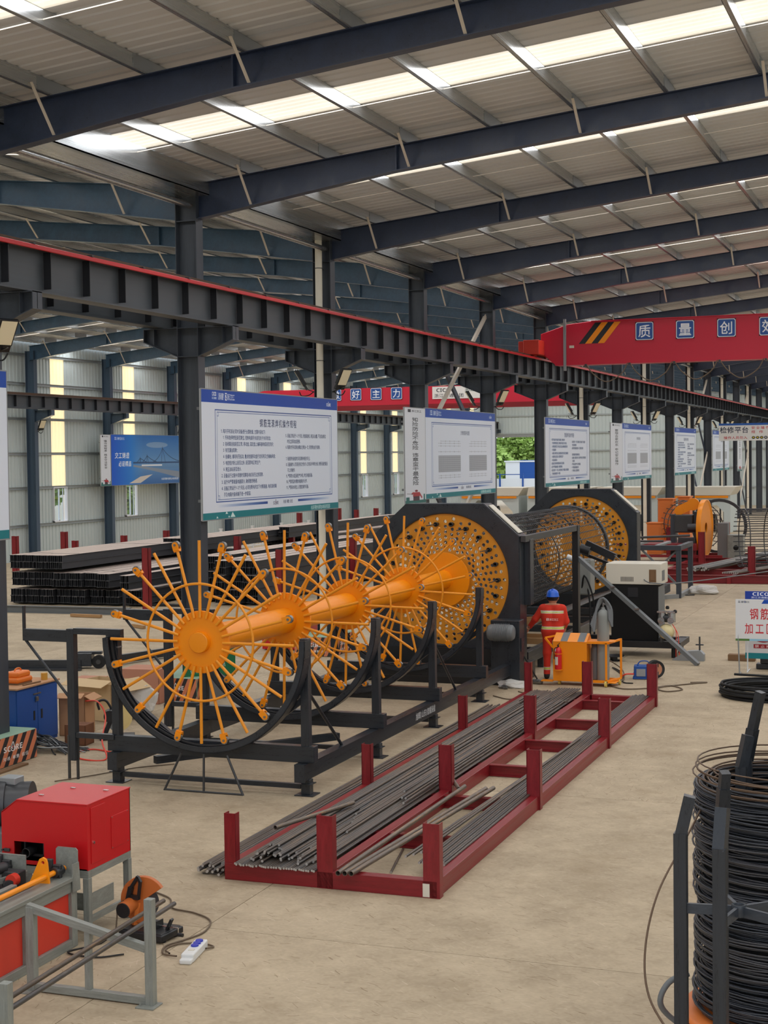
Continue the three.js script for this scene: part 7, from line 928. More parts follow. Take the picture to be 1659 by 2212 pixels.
function loadingStand(z, label) {
  const t = thing('loading_stand', label, 'stand', [-11.05, 0, z]);
  part(t, 'post', rbb(-0.055, 0.055, 0.26, 2.04, -0.055, 0.055, 0.006), M.black);
  part(t, 'foot_rod', bb(-0.062, -0.034, 0, 0.6, 0.03, 0.06), M.steelDk); part(t, 'foot_rod', bb(0.034, 0.062, 0, 0.6, -0.03, 0), M.steelDk);
  part(t, 'arm', rbb(-0.74, -0.03, 1.86, 2.02, -0.05, 0.05, 0.005), M.black); part(t, 'arm', rbb(0.05, 0.77, 1.97, 2.05, -0.05, 0.05, 0.005), M.black);
  part(t, 'drop', rbb(0.55, 0.77, 1.9, 1.97, -0.05, 0.05, 0.004), M.black);
  part(t, 'stop_bar', bb(-0.76, -0.73, 1.86, 2.33, -0.02, 0.02), M.black);
  part(t, 'diagonal', rod([-0.73, 1.87, 0], [-0.05, 1.1, 0], 0.02, 8), M.black);
  part(t, 'link_rail', rbb(0.05, 0.64, 0.57, 0.64, -0.04, 0.04, 0.004), M.black);
}
loadingStand(-17.75, 'black loading stand with a long side arm at the front wheel'); loadingStand(-20.45, 'black loading stand with a long side arm left of the second wheel');

function perforated(rows, rMin, rMax, nr, rDisc, rHole) {
  const s = shapeOf(circlePts(0, 0, rDisc, 120));
  for (let i = 0; i < rows; i++) for (let j = 0; j < nr; j++) {
    const r = rMin + (rMax - rMin) * (j + (i % 2) * 0.42) / (nr - 0.6); if (r > rMax) continue;
    const a = (i / rows) * 2 * PI, p = shapeOf(circlePts(r * Math.cos(a), r * Math.sin(a), rHole, 12).reverse()); s.holes.push(p);
  }
  return new THREE.ExtrudeGeometry(s, { depth: 0.045, bevelEnabled: false, curveSegments: 5 });
}
const OCT = [[-0.78, 1.43], [0.78, 1.43], [1.46, 0.82], [1.46, -1.95], [-1.46, -1.95], [-1.46, 0.82]];
const discShape = perforated(44, 0.56, 1.2, 7, 1.262, 0.034);
function discHousing(z, label) {
  const t = thing('disc_housing', label, 'machine', [HX, HY, z]);
  const hole = circlePts(0, 0, 1.275, 96).reverse();
  part(t, 'front_plate', ext(OCT, 0.03, [hole]).translate(0, 0, -0.03), M.black);
  part(t, 'rear_plate', ext(OCT, 0.03, [hole.map((p) => [...p])]).translate(0, 0, -0.5), M.black);
  const rim = []; for (let i = 0; i < OCT.length; i++) { const a = OCT[i], b = OCT[(i + 1) % OCT.length]; if (i === 3) continue; rim.push(bar([a[0], a[1], -0.25], [b[0], b[1], -0.25], 0.02, 0.47, 0)); }
  const sides = []; for (let i = 0; i < OCT.length; i++) { const a = OCT[i], b = OCT[(i + 1) % OCT.length]; const L = Math.hypot(b[0] - a[0], b[1] - a[1]); sides.push(box(L, 0.02, 0.47).rotateZ(Math.atan2(b[1] - a[1], b[0] - a[0])).translate((a[0] + b[0]) / 2, (a[1] + b[1]) / 2, -0.265)); }
  part(t, 'rim_plate', sides, M.black);
  part(t, 'slope_cover', [box(0.78, 0.015, 0.3).rotateZ(Math.atan2(-0.61, 0.68)).translate(1.135, 1.145, -0.28)], M.cream);
  part(t, 'perforated_disc', discShape, M.yellowDull).position.z = -0.1;
  part(t, 'bearing_ring', new THREE.TorusGeometry(1.268, 0.02, 8, 96).translate(0, 0, -0.03), M.steelDk);
  const tubeG = merge([lathe([[0.024, -0.3], [0.034, -0.3], [0.034, 0.06], [0.045, 0.06], [0.045, 0.1], [0.024, 0.1], [0.024, -0.3]], 12).rotateX(PI / 2)]), bolt = rod([0, 0, 0.05], [0, 0, 0.62], 0.011, 6);
  for (let i = 0; i < 44; i += 2) {
    const a = (i / 44) * 2 * PI, r = 0.56 + 0.64 * 5 / 6.4; if (Math.sin(a) < -0.75 && Math.cos(a) < 0.2) continue;
    const g = part(t, 'guide_tube', tubeG, M.black2); g.position.set(r * Math.cos(a), r * Math.sin(a), -0.02);
    if (i % 4 === 0) { const b = part(t, 'feed_bar', bolt, M.bars[i % 3]); b.position.set(r * Math.cos(a) + 0.0, r * Math.sin(a), 0); }
  }
  part(t, 'base', [rbb(-1.55, 1.5, -1.94, -1.62, -1.0, 0.35, 0.01), bb(-1.45, 1.3, -1.62, -1.3, -0.6, 0.1)], M.black2);
  part(t, 'gearbox', [rbb(1.0, 1.56, -1.9, -0.72, 0.02, 0.36, 0.015), bb(1.44, 1.58, -1.3, -1.05, 0.1, 0.3)], M.black);
  const mo = part(t, 'motor', lathe([[0, -0.26], [0.11, -0.26], [0.15, -0.22], [0.155, 0.12], [0.15, 0.2], [0.12, 0.24], [0, 0.24]], 28).rotateZ(PI / 2), M.greyDk); mo.position.set(1.24, -0.93, 0.52);
  part(mo, 'fin', Array.from({ length: 9 }, (_, i) => new THREE.TorusGeometry(0.16, 0.006, 4, 28).rotateY(PI / 2).translate(-0.12 + i * 0.035, 0, 0)), M.greyDk).userData.kind = 'stuff';
  return t;
}
discHousing(-27.7, 'near black octagonal housing with a perforated yellow disc behind the spoked wheels');
discHousing(-39.25, 'rear black octagonal housing with a perforated yellow disc behind the mesh cage');
// the mesh cage between the two discs
{
  const t = thing('reinforcement_cage', 'cylindrical wire mesh cage between the two perforated discs', 'cage', [HX, HY, 0]);
  const R = 1.02;
  for (let i = 0; i < 40; i++) { const a = (i / 40) * 2 * PI + 0.04; part(t, 'long_bar', rod([R * Math.cos(a), R * Math.sin(a), -28.3], [R * Math.cos(a), R * Math.sin(a), -38.9], 0.0125, 6), M.steelDk); }
  const turns = 54, pts = []; for (let i = 0; i <= turns * 24; i++) { const a = (i / 24) * 2 * PI; pts.push(V((R + 0.017) * Math.cos(a), (R + 0.017) * Math.sin(a), -28.9 - 8.7 * i / (turns * 24))); }
  part(t, 'spiral', new THREE.TubeGeometry(new THREE.CatmullRomCurve3(pts), turns * 26, 0.006, 4), M.steelDk);
  for (const z of [-30.4, -32.8, -35.2]) part(t, 'stiffener_ring', new THREE.TorusGeometry(R - 0.03, 0.016, 6, 64).translate(0, 0, z), M.steelDk);
  part(t, 'end_ring', [new THREE.TorusGeometry(R + 0.02, 0.035, 8, 72).translate(0, 0, -37.7), ext((() => { const s = new THREE.Shape(); s.absarc(0, 0, R + 0.05, 0, 2 * PI); const h = new THREE.Path(); h.absarc(0, 0, R - 0.03, 0, 2 * PI, true); s.holes.push(h); return s; })(), 0.06).translate(0, 0, -37.75)], M.steelDk);
}
// bed under the cage, welding arm portal and operator side
{
  const f = thing('machine_frame', 'black rear bed frame under the mesh cage, between the disc housings', 'machine frame');
  for (const x of [-10.3, -7.72]) part(f, 'long_beam', rbb(x - 0.07, x + 0.07, 0.22, 0.46, -45, -28.75, 0.01), M.black);
  for (const z of [-30, -32, -34, -36, -38, -41, -43.5]) part(f, 'cross_beam', rbb(-10.3, -7.7, 0.24, 0.4, z - 0.06, z + 0.06, 0.01), M.black);
  for (const z of [-30, -34, -37.9, -43]) for (const x of [-10.3, -7.72]) part(f, 'leg', bb(x - 0.06, x + 0.06, 0, 0.22, z - 0.06, z + 0.06), M.black);
  for (let i = 0; i < 7; i++) part(f, 'support_roller', rod([-8.6 + i * 0.13, 0.62 + i * 0.04, -28.3], [-8.55 + i * 0.13, 0.66 + i * 0.04, -38.9], 0.02, 8), M.steelDk);
}
{
  const t = thing('portal_frame', 'black post with a top rail and a long diagonal brace to the floor', 'frame');
  const x = -7.47;
  part(t, 'top_rail', rbb(x - 0.05, x + 0.05, 2.66, 2.78, -32.1, -27.75, 0.006), M.steelDk);
  part(t, 'post', rbb(x - 0.065, x + 0.065, 0.45, 2.78, -32.2, -32.0, 0.006), M.black2);
  part(t, 'post', rbb(x - 0.06, x + 0.06, 1.45, 2.7, -28.3, -28.05, 0.006), M.black);
  part(t, 'post_base', bb(x - 0.1, x + 0.1, 0, 0.46, -32.25, -31.95), M.black);
  part(t, 'diagonal', bar([x + 0.05, 2.08, -32.1], [-4.72, 0.02, -31.0], 0.1, 0.08), M.greyDk);
  part(t, 'bolt_lug', [box(0.1, 0.03, 0.05, -6.6, 1.5, -31.7), box(0.1, 0.03, 0.05, -6.05, 1.07, -31.48)], M.steel);
}
{
  const t = thing('welding_head', 'grey welding unit with arm and hoses inside the mesh cage opening', 'welding machine', [-7.4, 1.6, -33.4]);
  part(t, 'cover', rbb(-0.32, 0.0, -0.42, 0.36, -0.25, 0.25, 0.04), M.tank);
  part(t, 'nozzle', rod([-0.55, 0.42, 0.1], [-0.28, 0.32, 0.1], 0.06, 12), M.white);
  part(t, 'arm', [bar([-0.1, 0.72, 0.2], [0.55, 0.42, 0.2], 0.12, 0.16), bar([-0.2, 0.5, 0.1], [0.42, 0.28, 0.2], 0.06, 0.06)], M.black2);
  part(t, 'motor', rod([-0.22, 0.62, 0.25], [0.0, 0.55, 0.25], 0.11, 16), M.black2);
  part(t, 'hose', tube([[-0.1, -0.1, 0.2], [0.0, -0.6, 0.3], [0.05, -1.4, 0.5]], 0.02, 20), M.rubber);
  part(t, 'hose', tube([[-0.2, -0.3, 0.22], [-0.1, 0.02, 0.35], [0.1, -0.5, 0.4], [0.12, -1.35, 0.4]], 0.02, 20), M.rubber);
  part(t, 'control_line', tube([[0.5, 0.5, 0.2], [1.2, 0.1, 0.9], [2.0, -0.02, 1.5], [4.4, 0.0, -4]], 0.012, 30), M.greyDk);
}
{
  const t = thing('welding_cabinet', 'black power cabinet with a cream top unit standing on a black skid', 'cabinet', [-6.2, 0, -32.5]);
  part(t, 'skid', [rbb(-1.2, 0.95, 0.2, 0.34, 0.35, 0.5, 0.006), rbb(-1.2, 0.95, 0.2, 0.34, -0.5, -0.35, 0.006), rbb(0.78, 0.98, 0.22, 0.34, -0.6, 0.6, 0.006)], M.black2);
  for (const [x, z] of [[0.82, 0.42], [-1.1, 0.42], [0.82, -0.42], [-1.1, -0.42]]) part(t, 'leg', rod([x, 0, z], [x, 0.2, z], 0.06, 10), M.black2);
  part(t, 'body', rbb(-0.52, 0.48, 0.34, 1.53, -0.4, 0.4, 0.012), M.matte);
  part(t, 'side_panel', bb(0.482, 0.49, 0.4, 1.48, -0.36, 0.36), M.greyDk);
  part(t, 'vent_plate', bb(-0.16, 0.06, 1.26, 1.46, 0.401, 0.406), M.black2);
  part(t, 'top_unit', rbb(-0.62, 0.55, 1.53, 1.97, -0.42, 0.42, 0.012), M.cream);
  for (let i = 0; i < 10; i++) part(t, 'vent_slot', bb(-0.3 + i * 0.028, -0.288 + i * 0.028, 1.59, 1.69, 0.42, 0.4235), M.black2);
  part(t, 'socket_panel', [bb(0.3, 0.45, 1.58, 1.85, 0.42, 0.426), bb(0.33, 0.42, 1.62, 1.8, 0.426, 0.44)], M.woodDk);
  part(t, 'side_grille', bb(0.551, 0.556, 1.6, 1.82, 0.0, 0.3), M.greyDk);
  const u = thing('air_compressor', 'small air compressor with a cream tank and silver twin head beside the black cabinet', 'compressor', [-5.52, 0.38, -32.0]);
  part(u, 'tank', lathe([[0, -0.2], [0.08, -0.19], [0.145, -0.13], [0.165, 0], [0.145, 0.13], [0.08, 0.19], [0, 0.2]], 28).rotateX(PI / 2).translate(0, 0.18, 0), std('#e3d3a0', 0.35));
  part(u, 'foot', [bb(-0.12, -0.08, -0.04, 0.06, -0.1, 0.1), bb(0.08, 0.12, -0.04, 0.06, -0.1, 0.1)], M.steelDk);
  for (const s of [-1, 1]) part(u, 'cylinder_head', [rod([s * 0.1, 0.38, 0], [s * 0.1, 0.58, 0], 0.085, 18), rod([s * 0.1, 0.42, 0.05], [s * 0.1, 0.42, 0.12], 0.07, 16), bb(s * 0.1 - 0.09, s * 0.1 + 0.09, 0.58, 0.61, -0.09, 0.09)], M.galv);
  part(u, 'motor', rod([-0.06, 0.46, 0], [0.06, 0.46, 0], 0.09, 14), M.black2);
  for (const [x, y] of [[0.02, 0.68], [0.18, 0.6]]) part(u, 'filter', lathe([[0, 0], [0.035, 0.005], [0.04, 0.04], [0.025, 0.07], [0, 0.075]], 14).translate(x, y - 0.03, 0.02), M.rubber);
  part(u, 'hose', tube([[0.15, 0.3, 0.05], [0.24, 0.15, 0.08], [0.27, -0.1, 0.1], [0.28, -0.36, 0.1]], 0.008, 16), M.cableRed);
  part(u, 'hose', tube([[0.12, 0.34, 0.02], [0.2, 0.2, 0.05], [0.2, -0.1, 0.06], [0.2, -0.36, 0.06]], 0.008, 16), M.cableRed);
  const v = thing('spindle_base', 'grey anchor foot with a threaded spindle right of the black skid', 'stand', [-5.0, 0, -31.75]);
  part(v, 'foot', [ext([[-0.35, 0], [0.3, 0], [0.3, 0.14], [0.22, 0.22], [-0.05, 0.2], [-0.35, 0.02]], 0.18).translate(0, 0, -0.09)], M.galvDull);
  part(v, 'spindle', [rod([0.2, 0.2, 0], [0.2, 0.5, 0], 0.018, 8), bb(0.12, 0.28, 0.32, 0.345, -0.02, 0.02)], M.steelDk);
}
{
  const t = thing('table_frame', 'dark steel table frame with crossed braces behind the rear disc', 'frame', [-7.4, 0, -45.3]);
  for (const [x, z] of [[0, 0], [0, -2.2], [-1.85, 0], [-1.85, -2.2]]) part(t, 'leg', rbb(x - 0.13, x + 0.01, 0, 1.5, z - 0.13, z + 0.01, 0.006), M.column);
  part(t, 'front_rail', rbb(-1.9, 0.02, 1.42, 1.56, -0.14, 0.02, 0.006), M.column);
  part(t, 'side_rail', rbb(-0.13, 0.02, 1.42, 1.56, -2.3, -0.14, 0.006), M.column);
  for (const x of [-1.5, -0.8]) part(t, 'slat', rbb(x, x + 0.14, 1.5, 1.56, -2.3, -0.14, 0.006), M.galvDull);
  part(t, 'cross_brace', bar([-1.15, 1.42, -0.06], [-0.06, 0.35, -0.06], 0.06, 0.06), M.greyDk); part(t, 'cross_brace', bar([-0.1, 1.42, -0.1], [-0.65, 0.92, -0.1], 0.05, 0.05), M.greyDk);
  part(t, 'floor_rail', [bar([-0.06, 0.06, -0.06], [-1.6, 0.06, 1.6], 0.12, 0.12), bb(-0.12, 0, 0, 0.12, -2.2, -0.1)], M.galvDull);
  part(t, 'guide_pipe', [rod([-1.9, 1.72, -0.9], [0.1, 1.8, -1.2], 0.035, 10), rod([-1.9, 1.64, -0.5], [-0.6, 1.66, -0.6], 0.03, 10)], M.steelDk);
}
// ---------------------------------------------------------------- red bar rack and its steel bars
{
  const t = thing('bar_rack', 'long red steel rack on the floor with upright stakes holding dark steel bars', 'rack');
  const X = [-6.87, -5.82, -4.7], zf = -14.0, zb = -25.8;
  for (const x of X) part(t, 'long_rail', [rbb(x - 0.06, x + 0.06, 0.0, 0.168, zb + 0.061, zf - 0.061, 0.006)], M.rackRed);
  part(t, 'end_beam', rbb(X[0] - 0.06, X[2] + 0.06, 0, 0.17, zf - 0.06, zf + 0.06, 0.006), M.rackRed);
  part(t, 'end_beam', rbb(X[0] - 0.06, X[2] + 0.06, 0, 0.16, zb - 0.06, zb + 0.06, 0.006), M.rackRed);
  for (const z of [-15.7, -17.65, -19.6, -21.45, -23.3, -25.2]) part(t, 'cross_beam', ibeam([X[0], 0.08, z], [X[2], 0.08, z], 0.15, 0.1, 0.012, 0.01), M.rackRed);
  const stake = merge([bb(-0.085, 0.085, 0, 0.73, 0.05, 0.06), bb(-0.085, -0.075, 0, 0.73, -0.05, 0.06), bb(0.075, 0.085, 0, 0.73, -0.05, 0.06)]);
  const stakeN = merge([bb(-0.062, 0.062, 0, 0.68, 0.04, 0.05), bb(-0.062, -0.052, 0, 0.68, -0.05, 0.05), bb(0.052, 0.062, 0, 0.68, -0.05, 0.05)]);
  X.forEach((x, i) => [-14.0, -17.9, -21.95, -25.8].forEach((z) => { part(t, 'stake', i ? stake : stakeN, M.rackRed).position.set(x, 0, z); }));
  part(t, 'paint_patch', bb(-4.79, -4.72, 0.01, 0.14, zf + 0.06, zf + 0.064), M.cream);
}
const barG = new Map(), BARM = M.bars.map((m) => [m, M.barEnd, M.barEnd]);
function steelBar(p, q, r, label, group, pipe) {
  const L = Math.round(A(p).distanceTo(A(q)) * 20) / 20, key = [L, r, !!pipe].join();
  if (!barG.has(key)) barG.set(key, pipe ? merge([new THREE.CylinderGeometry(r, r, L, 12, 1, true), new THREE.CylinderGeometry(r * 0.86, r * 0.86, L, 12, 1, true), new THREE.RingGeometry(r * 0.86, r, 12).rotateX(-PI / 2).translate(0, L / 2, 0), new THREE.RingGeometry(r * 0.86, r, 12).rotateX(PI / 2).translate(0, -L / 2, 0)]) : new THREE.CylinderGeometry(r, r, L, 8));
  const m = part(scene, numbered(pipe ? 'steel_pipe' : 'steel_bar'), barG.get(key), pipe ? M.pipe : BARM[Math.floor(rnd() * 4)]);
  const a = A(p), b = A(q); m.position.copy(a).add(b).multiplyScalar(0.5); m.quaternion.setFromUnitVectors(V(0, 1, 0), b.clone().sub(a).normalize());
  return tag(m, label, pipe ? 'pipe' : 'bar', group);
}
seed = 4242;
for (let i = 0; i < 33; i++) { const x = -6.79 + i * 0.0275; steelBar([x, 0.184, -13.86 - rr(0, 0.03)], [x, 0.184, -25.7 - rr(0, 0.2)], 0.0125, 'thin steel bar lying in the flat bottom layer at the left of the red rack', 'thin bars in the bottom layer of the red rack'); }
for (let lay = 0; lay < 4; lay++) {
  const n = [26, 18, 10, 4][lay];
  for (let i = 0; i < n; i++) {
    const x = -6.72 + lay * 0.05 + i * 0.031 + rr(-0.006, 0.006), y = 0.213 + lay * 0.03 + rr(0, 0.006), z0 = -13.95 - rr(0, 0.35) - (i % 5 === 0 ? 0.25 : 0), s = rr(-0.03, 0.05);
    steelBar([x, y, z0], [x + s + 0.02, y + rr(-0.004, 0.01), z0 - 9.2 - rr(0, 1.6)], 0.0145, 'dark steel bar in the heap on top of the left bay of the red rack', 'bars heaped in the left bay of the red rack');
  }
}
for (let i = 0; i < 9; i++) { const x = -5.95 - i * 0.045; steelBar([x, 0.25 + rr(0, 0.02), -15.2 - rr(0, 2)], [x - 0.03, 0.23, -25.9], 0.0145, 'dark steel bar lying loose towards the far end of the red rack', 'loose bars reaching the far end of the red rack'); }
for (const [z, x0, x1] of [[-22.3, -6.3, -5.86], [-24.4, -6.4, -5.86]]) steelBar([x0, 0.225, z], [x1, 0.225, z - 0.15], 0.013, z > -23 ? 'short bar lying crosswise on the thin bars, nearer of two' : 'short bar lying crosswise on the thin bars, farther of two');
for (let i = 0; i < 26; i++) {
  const lay = Math.floor(i / 9), x = -7.28 + (i % 9) * 0.034 + lay * 0.02, y = 0.035 + lay * 0.032;
  steelBar([x + rr(-0.01, 0.01), y, -13.9 - rr(0, 0.3)], [x + rr(-0.02, 0.05), y + rr(0, 0.01), -23.9 - rr(0, 0.9)], 0.0155, 'dark steel bar lying on the floor outside the left stakes of the red rack', 'bars on the floor beside the red rack');
}
for (let i = 0; i < 9; i++) steelBar([-5.02 + i * 0.033, 0.178 + (i % 2) * 0.004, -14.5 - rr(0, 0.1)], [-5.02 + i * 0.033, 0.178, -25.7 - rr(0, 0.2)], 0.0145, 'steel bar in the flat row along the right rail of the red rack', 'bars in a row along the right rail');
for (let i = 0; i < 3; i++) steelBar([-5.2 + i * 0.05, 0.205, -14.6 - i * 0.1], [-5.02 + i * 0.03, 0.205, -19.5 - i], 0.0145, 'steel bar lying slightly askew on the right bay cross beams', 'askew bars in the right bay');
steelBar([-5.62, 0.21, -13.78], [-5.6, 0.21, -17.95], 0.026, 'leftmost of the three steel pipes in the right bay', null, true);
steelBar([-5.555, 0.21, -13.8], [-5.3, 0.22, -17.85], 0.026, 'middle of the three steel pipes in the right bay', null, true);
steelBar([-5.49, 0.21, -13.82], [-5.22, 0.22, -17.9], 0.026, 'rightmost of the three steel pipes in the right bay', null, true);
steelBar([-6.72, 0.36, -14.75], [-6.4, 0.33, -16.2], 0.024, 'short steel pipe lying on the bars behind the front left stake', null, true);
steelBar([-5.92, 0.27, -18.3], [-5.62, 0.22, -17.75], 0.024, 'short steel pipe sticking out right of the middle stake', null, true);
steelBar([-5.38, 0.012, -14.65], [-5.58, 0.012, -15.6], 0.012, 'short dark bar lying on the floor inside the right bay');
steelBar([-7.24, 0.01, -14.05], [-7.09, 0.01, -14.08], 0.008, 'tiny dark offcut on the floor left of the red rack corner');

// ---------------------------------------------------------------- wire coil and its stands, right foreground
function coilStand(name, x, z, r, label, angles, sleeve, hub, top, bend) {
  const t = thing(name, label, 'coil stand', [x, 0, z]);
  angles.forEach((deg, i) => {
    const a = deg * PI / 180, c = Math.cos(a), s = -Math.sin(a), at = (d, y) => [d * c, y, d * s];
    const p = part(t, 'post', bar(at(r, 0.05), at(r, bend), 0.075, 0.075), M.black);
    const up = part(t, 'bent_tip', bar(at(r, bend - 0.02), at(r - 0.055, top), 0.07, 0.07), M.black);
    if (sleeve[i]) { part(t, 'extension_tube', [bar(at(r - 0.045, top - 0.04), at(r - 0.055 - sleeve[i] * 0.25, top + sleeve[i]), 0.058, 0.058)], M.black); }
    if (hub) part(t, 'arm', bar([0.03 * c, hub - 0.03, 0.03 * s], at(r - 0.03, hub - 0.03), 0.022, 0.06), M.column);
    part(t, 'base_arm', bar([0, 0.06, 0], at(r + 0.12, 0.06), 0.08, 0.08), M.black);
  });
  if (hub) part(t, 'hub_ring', lathe([[0.03, -0.06], [0.045, -0.06], [0.045, 0.008], [0.03, 0.008], [0.03, -0.06]], 20).translate(0, hub, 0), M.column);
  part(t, 'base_plate', rod([0, 0.0, 0], [0, 0.03, 0], 0.2, 24), M.black2);
  return t;
}
coilStand('coil_stand', -1.15, -9.07, 0.335, 'empty dark coil stand with a star hub in front of the wire coil', [187, 259, 331, 43, 115], [0, 0, 0, 0, 0.1], 1.63, 2.27, 2.05);
coilStand('coil_stand', -1.1, -11.25, 0.33, 'dark coil stand whose bent posts rise out of the wire coil', [150, 97, 30, 210, 270, 330], [0.28, 0.22, 0.2, 0, 0, 0], 0, 2.27, 2.05);
{
  const t = thing('wire_coil', 'tall coil of dark steel wire on a stand at the right edge', 'coil', [-1.1, 0, -11.25]);
  seed = 99;
  const strands = (n, y0, y1, r0, r1, amp) => {
    const pts = []; let r = r0, ty = 0, ta = 0, tilt = 0;
    for (let i = 0; i <= n * 26; i++) {
      const a = (i / 26) * 2 * PI, k = i / (n * 26);
      if (i % 20 === 0) { r = rr(r0, r1); ta = rr(0, 6.28); tilt = rr(0.006, amp); ty = rr(-0.02, 0.02); }
      const last = pts[pts.length - 1];
      const R = last ? last.R + (r - last.R) * 0.12 : r, T = last ? last.T + (tilt - last.T) * 0.1 : tilt, P = last ? last.P + (ta - last.P) * 0.05 : ta, Yo = last ? last.Y + (ty - last.Y) * 0.1 : ty;
      pts.push({ R, T, P, Y: Yo, v: V(R * Math.cos(a), y0 + (y1 - y0) * k + Yo + T * Math.sin(a + P), R * Math.sin(a)) });
    }
    return pts.map((p) => p.v);
  };
  const mk = (n, y0, y1, r0, r1, amp, wr, mat, name) => part(t, name, new THREE.TubeGeometry(new THREE.CatmullRomCurve3(strands(n, y0, y1, r0, r1, amp)), n * 34, wr, 5), mat);
  for (let s = 0; s < 5; s++) mk(26, 0.3 + s * 0.325, 0.3 + (s + 1) * 0.325, 0.6, 0.66, 0.045, 0.0075, M.wire[s % 2], 'wire_layer');
  for (let s = 0; s < 3; s++) mk(22, 0.3 + s * 0.54, 0.3 + (s + 1) * 0.54, 0.56, 0.61, 0.03, 0.008, M.wire[0], 'wire_layer');
  mk(16, 1.62, 1.94, 0.44, 0.6, 0.03, 0.0075, M.wire[1], 'wire_layer'); mk(9, 1.86, 2.0, 0.46, 0.64, 0.03, 0.007, M.wireRust, 'wire_layer'); mk(3, 1.95, 2.06, 0.58, 0.66, 0.05, 0.006, M.wireRust, 'wire_layer');
  part(t, 'core', new THREE.CylinderGeometry(0.575, 0.575, 1.6, 40, 1, true).translate(0, 1.1, 0), M.matte);
  part(t, 'tail', tube([[-0.55, 1.75, 0.35], [-0.6, 1.62, 0.75], [-0.72, 1.35, 1.1], [-0.76, 1.05, 1.35], [-0.7, 0.8, 1.55], [-0.5, 0.6, 1.75]], 0.0075, 40, 6), M.wireRust);
  const b = thing('turntable', 'orange turntable base with a grey hoop under the wire coil', 'turntable', [-1.1, 0, -11.25]);
  part(b, 'plate', lathe([[0, 0.2], [0.72, 0.2], [0.74, 0.22], [0.72, 0.26], [0, 0.26]], 48), M.orangeCab);
  part(b, 'frame', [rbb(-0.75, 0.75, 0.0, 0.12, -0.1, 0.1, 0.01), rbb(-0.1, 0.1, 0, 0.12, -0.75, 0.75, 0.01), rod([0, 0.1, 0], [0, 0.2, 0], 0.2, 20)], M.rackRed);
  part(b, 'hoop', tube([[-0.66, 0.05, 0.1], [-0.82, 0.2, 0.2], [-0.86, 0.32, 0.25], [-0.8, 0.44, 0.2], [-0.68, 0.48, 0.1]], 0.022, 24, 8), M.greyDk);
}
// flat coil on the floor beyond
{
  const t = thing('floor_coil', 'flat black coil of thick wire on the floor below the standing signs', 'coil', [-2.9, 0, -27.4]); seed = 5;
  for (let i = 0; i < 13; i++) { const R = 0.86 - (i % 3) * 0.05 + rr(-0.03, 0.03), y = 0.03 + Math.floor(i / 3) * 0.05, ph = rr(0, 6); part(t, 'loop', new THREE.TubeGeometry(new THREE.CatmullRomCurve3(Array.from({ length: 24 }, (_, k) => { const a = k / 24 * 2 * PI; return V(R * Math.cos(a) + rr(-0.01, 0.01), y + 0.02 * Math.sin(a + ph), R * Math.sin(a) * 0.9); }), true), 48, 0.022, 6, true), M.rubber); }
  part(t, 'loose_end', tube([[-0.7, 0.3, -0.5], [0.1, 0.3, -0.3], [1.0, 0.24, 0.1]], 0.022, 16), M.rubber);
  const s = thing('steel_stack', 'dark steel sections lying behind the black floor coil', 'steel', [-3.0, 0, -30.9]);
  for (let i = 0; i < 4; i++) part(s, 'section', rbb(-0.55 + i * 0.08, 1.2, 0.01 + i * 0.11, 0.11 + i * 0.11, -0.12, 0.12, 0.008), i % 2 ? M.black2 : M.black);
  solo('timber_block', rbb(-4.25, -3.7, 0, 0.13, -32.1, -31.9, 0.008).translate(0, 0, 0), M.woodDk, 'brown timber block on the floor left of the standing signs', 'timber');
  const b = thing('steel_box', 'dark open steel box at the right edge above the standing signs', 'box', [-3.2, 0, -35.2]);
  part(b, 'shell', [bb(-0.6, 0.6, 0.02, 0.75, -0.02, 0.02), bb(-0.6, -0.57, 0.02, 0.75, -0.9, 0), bb(-0.6, 0.6, 0.02, 0.05, -0.9, 0)], M.steelDk);
}

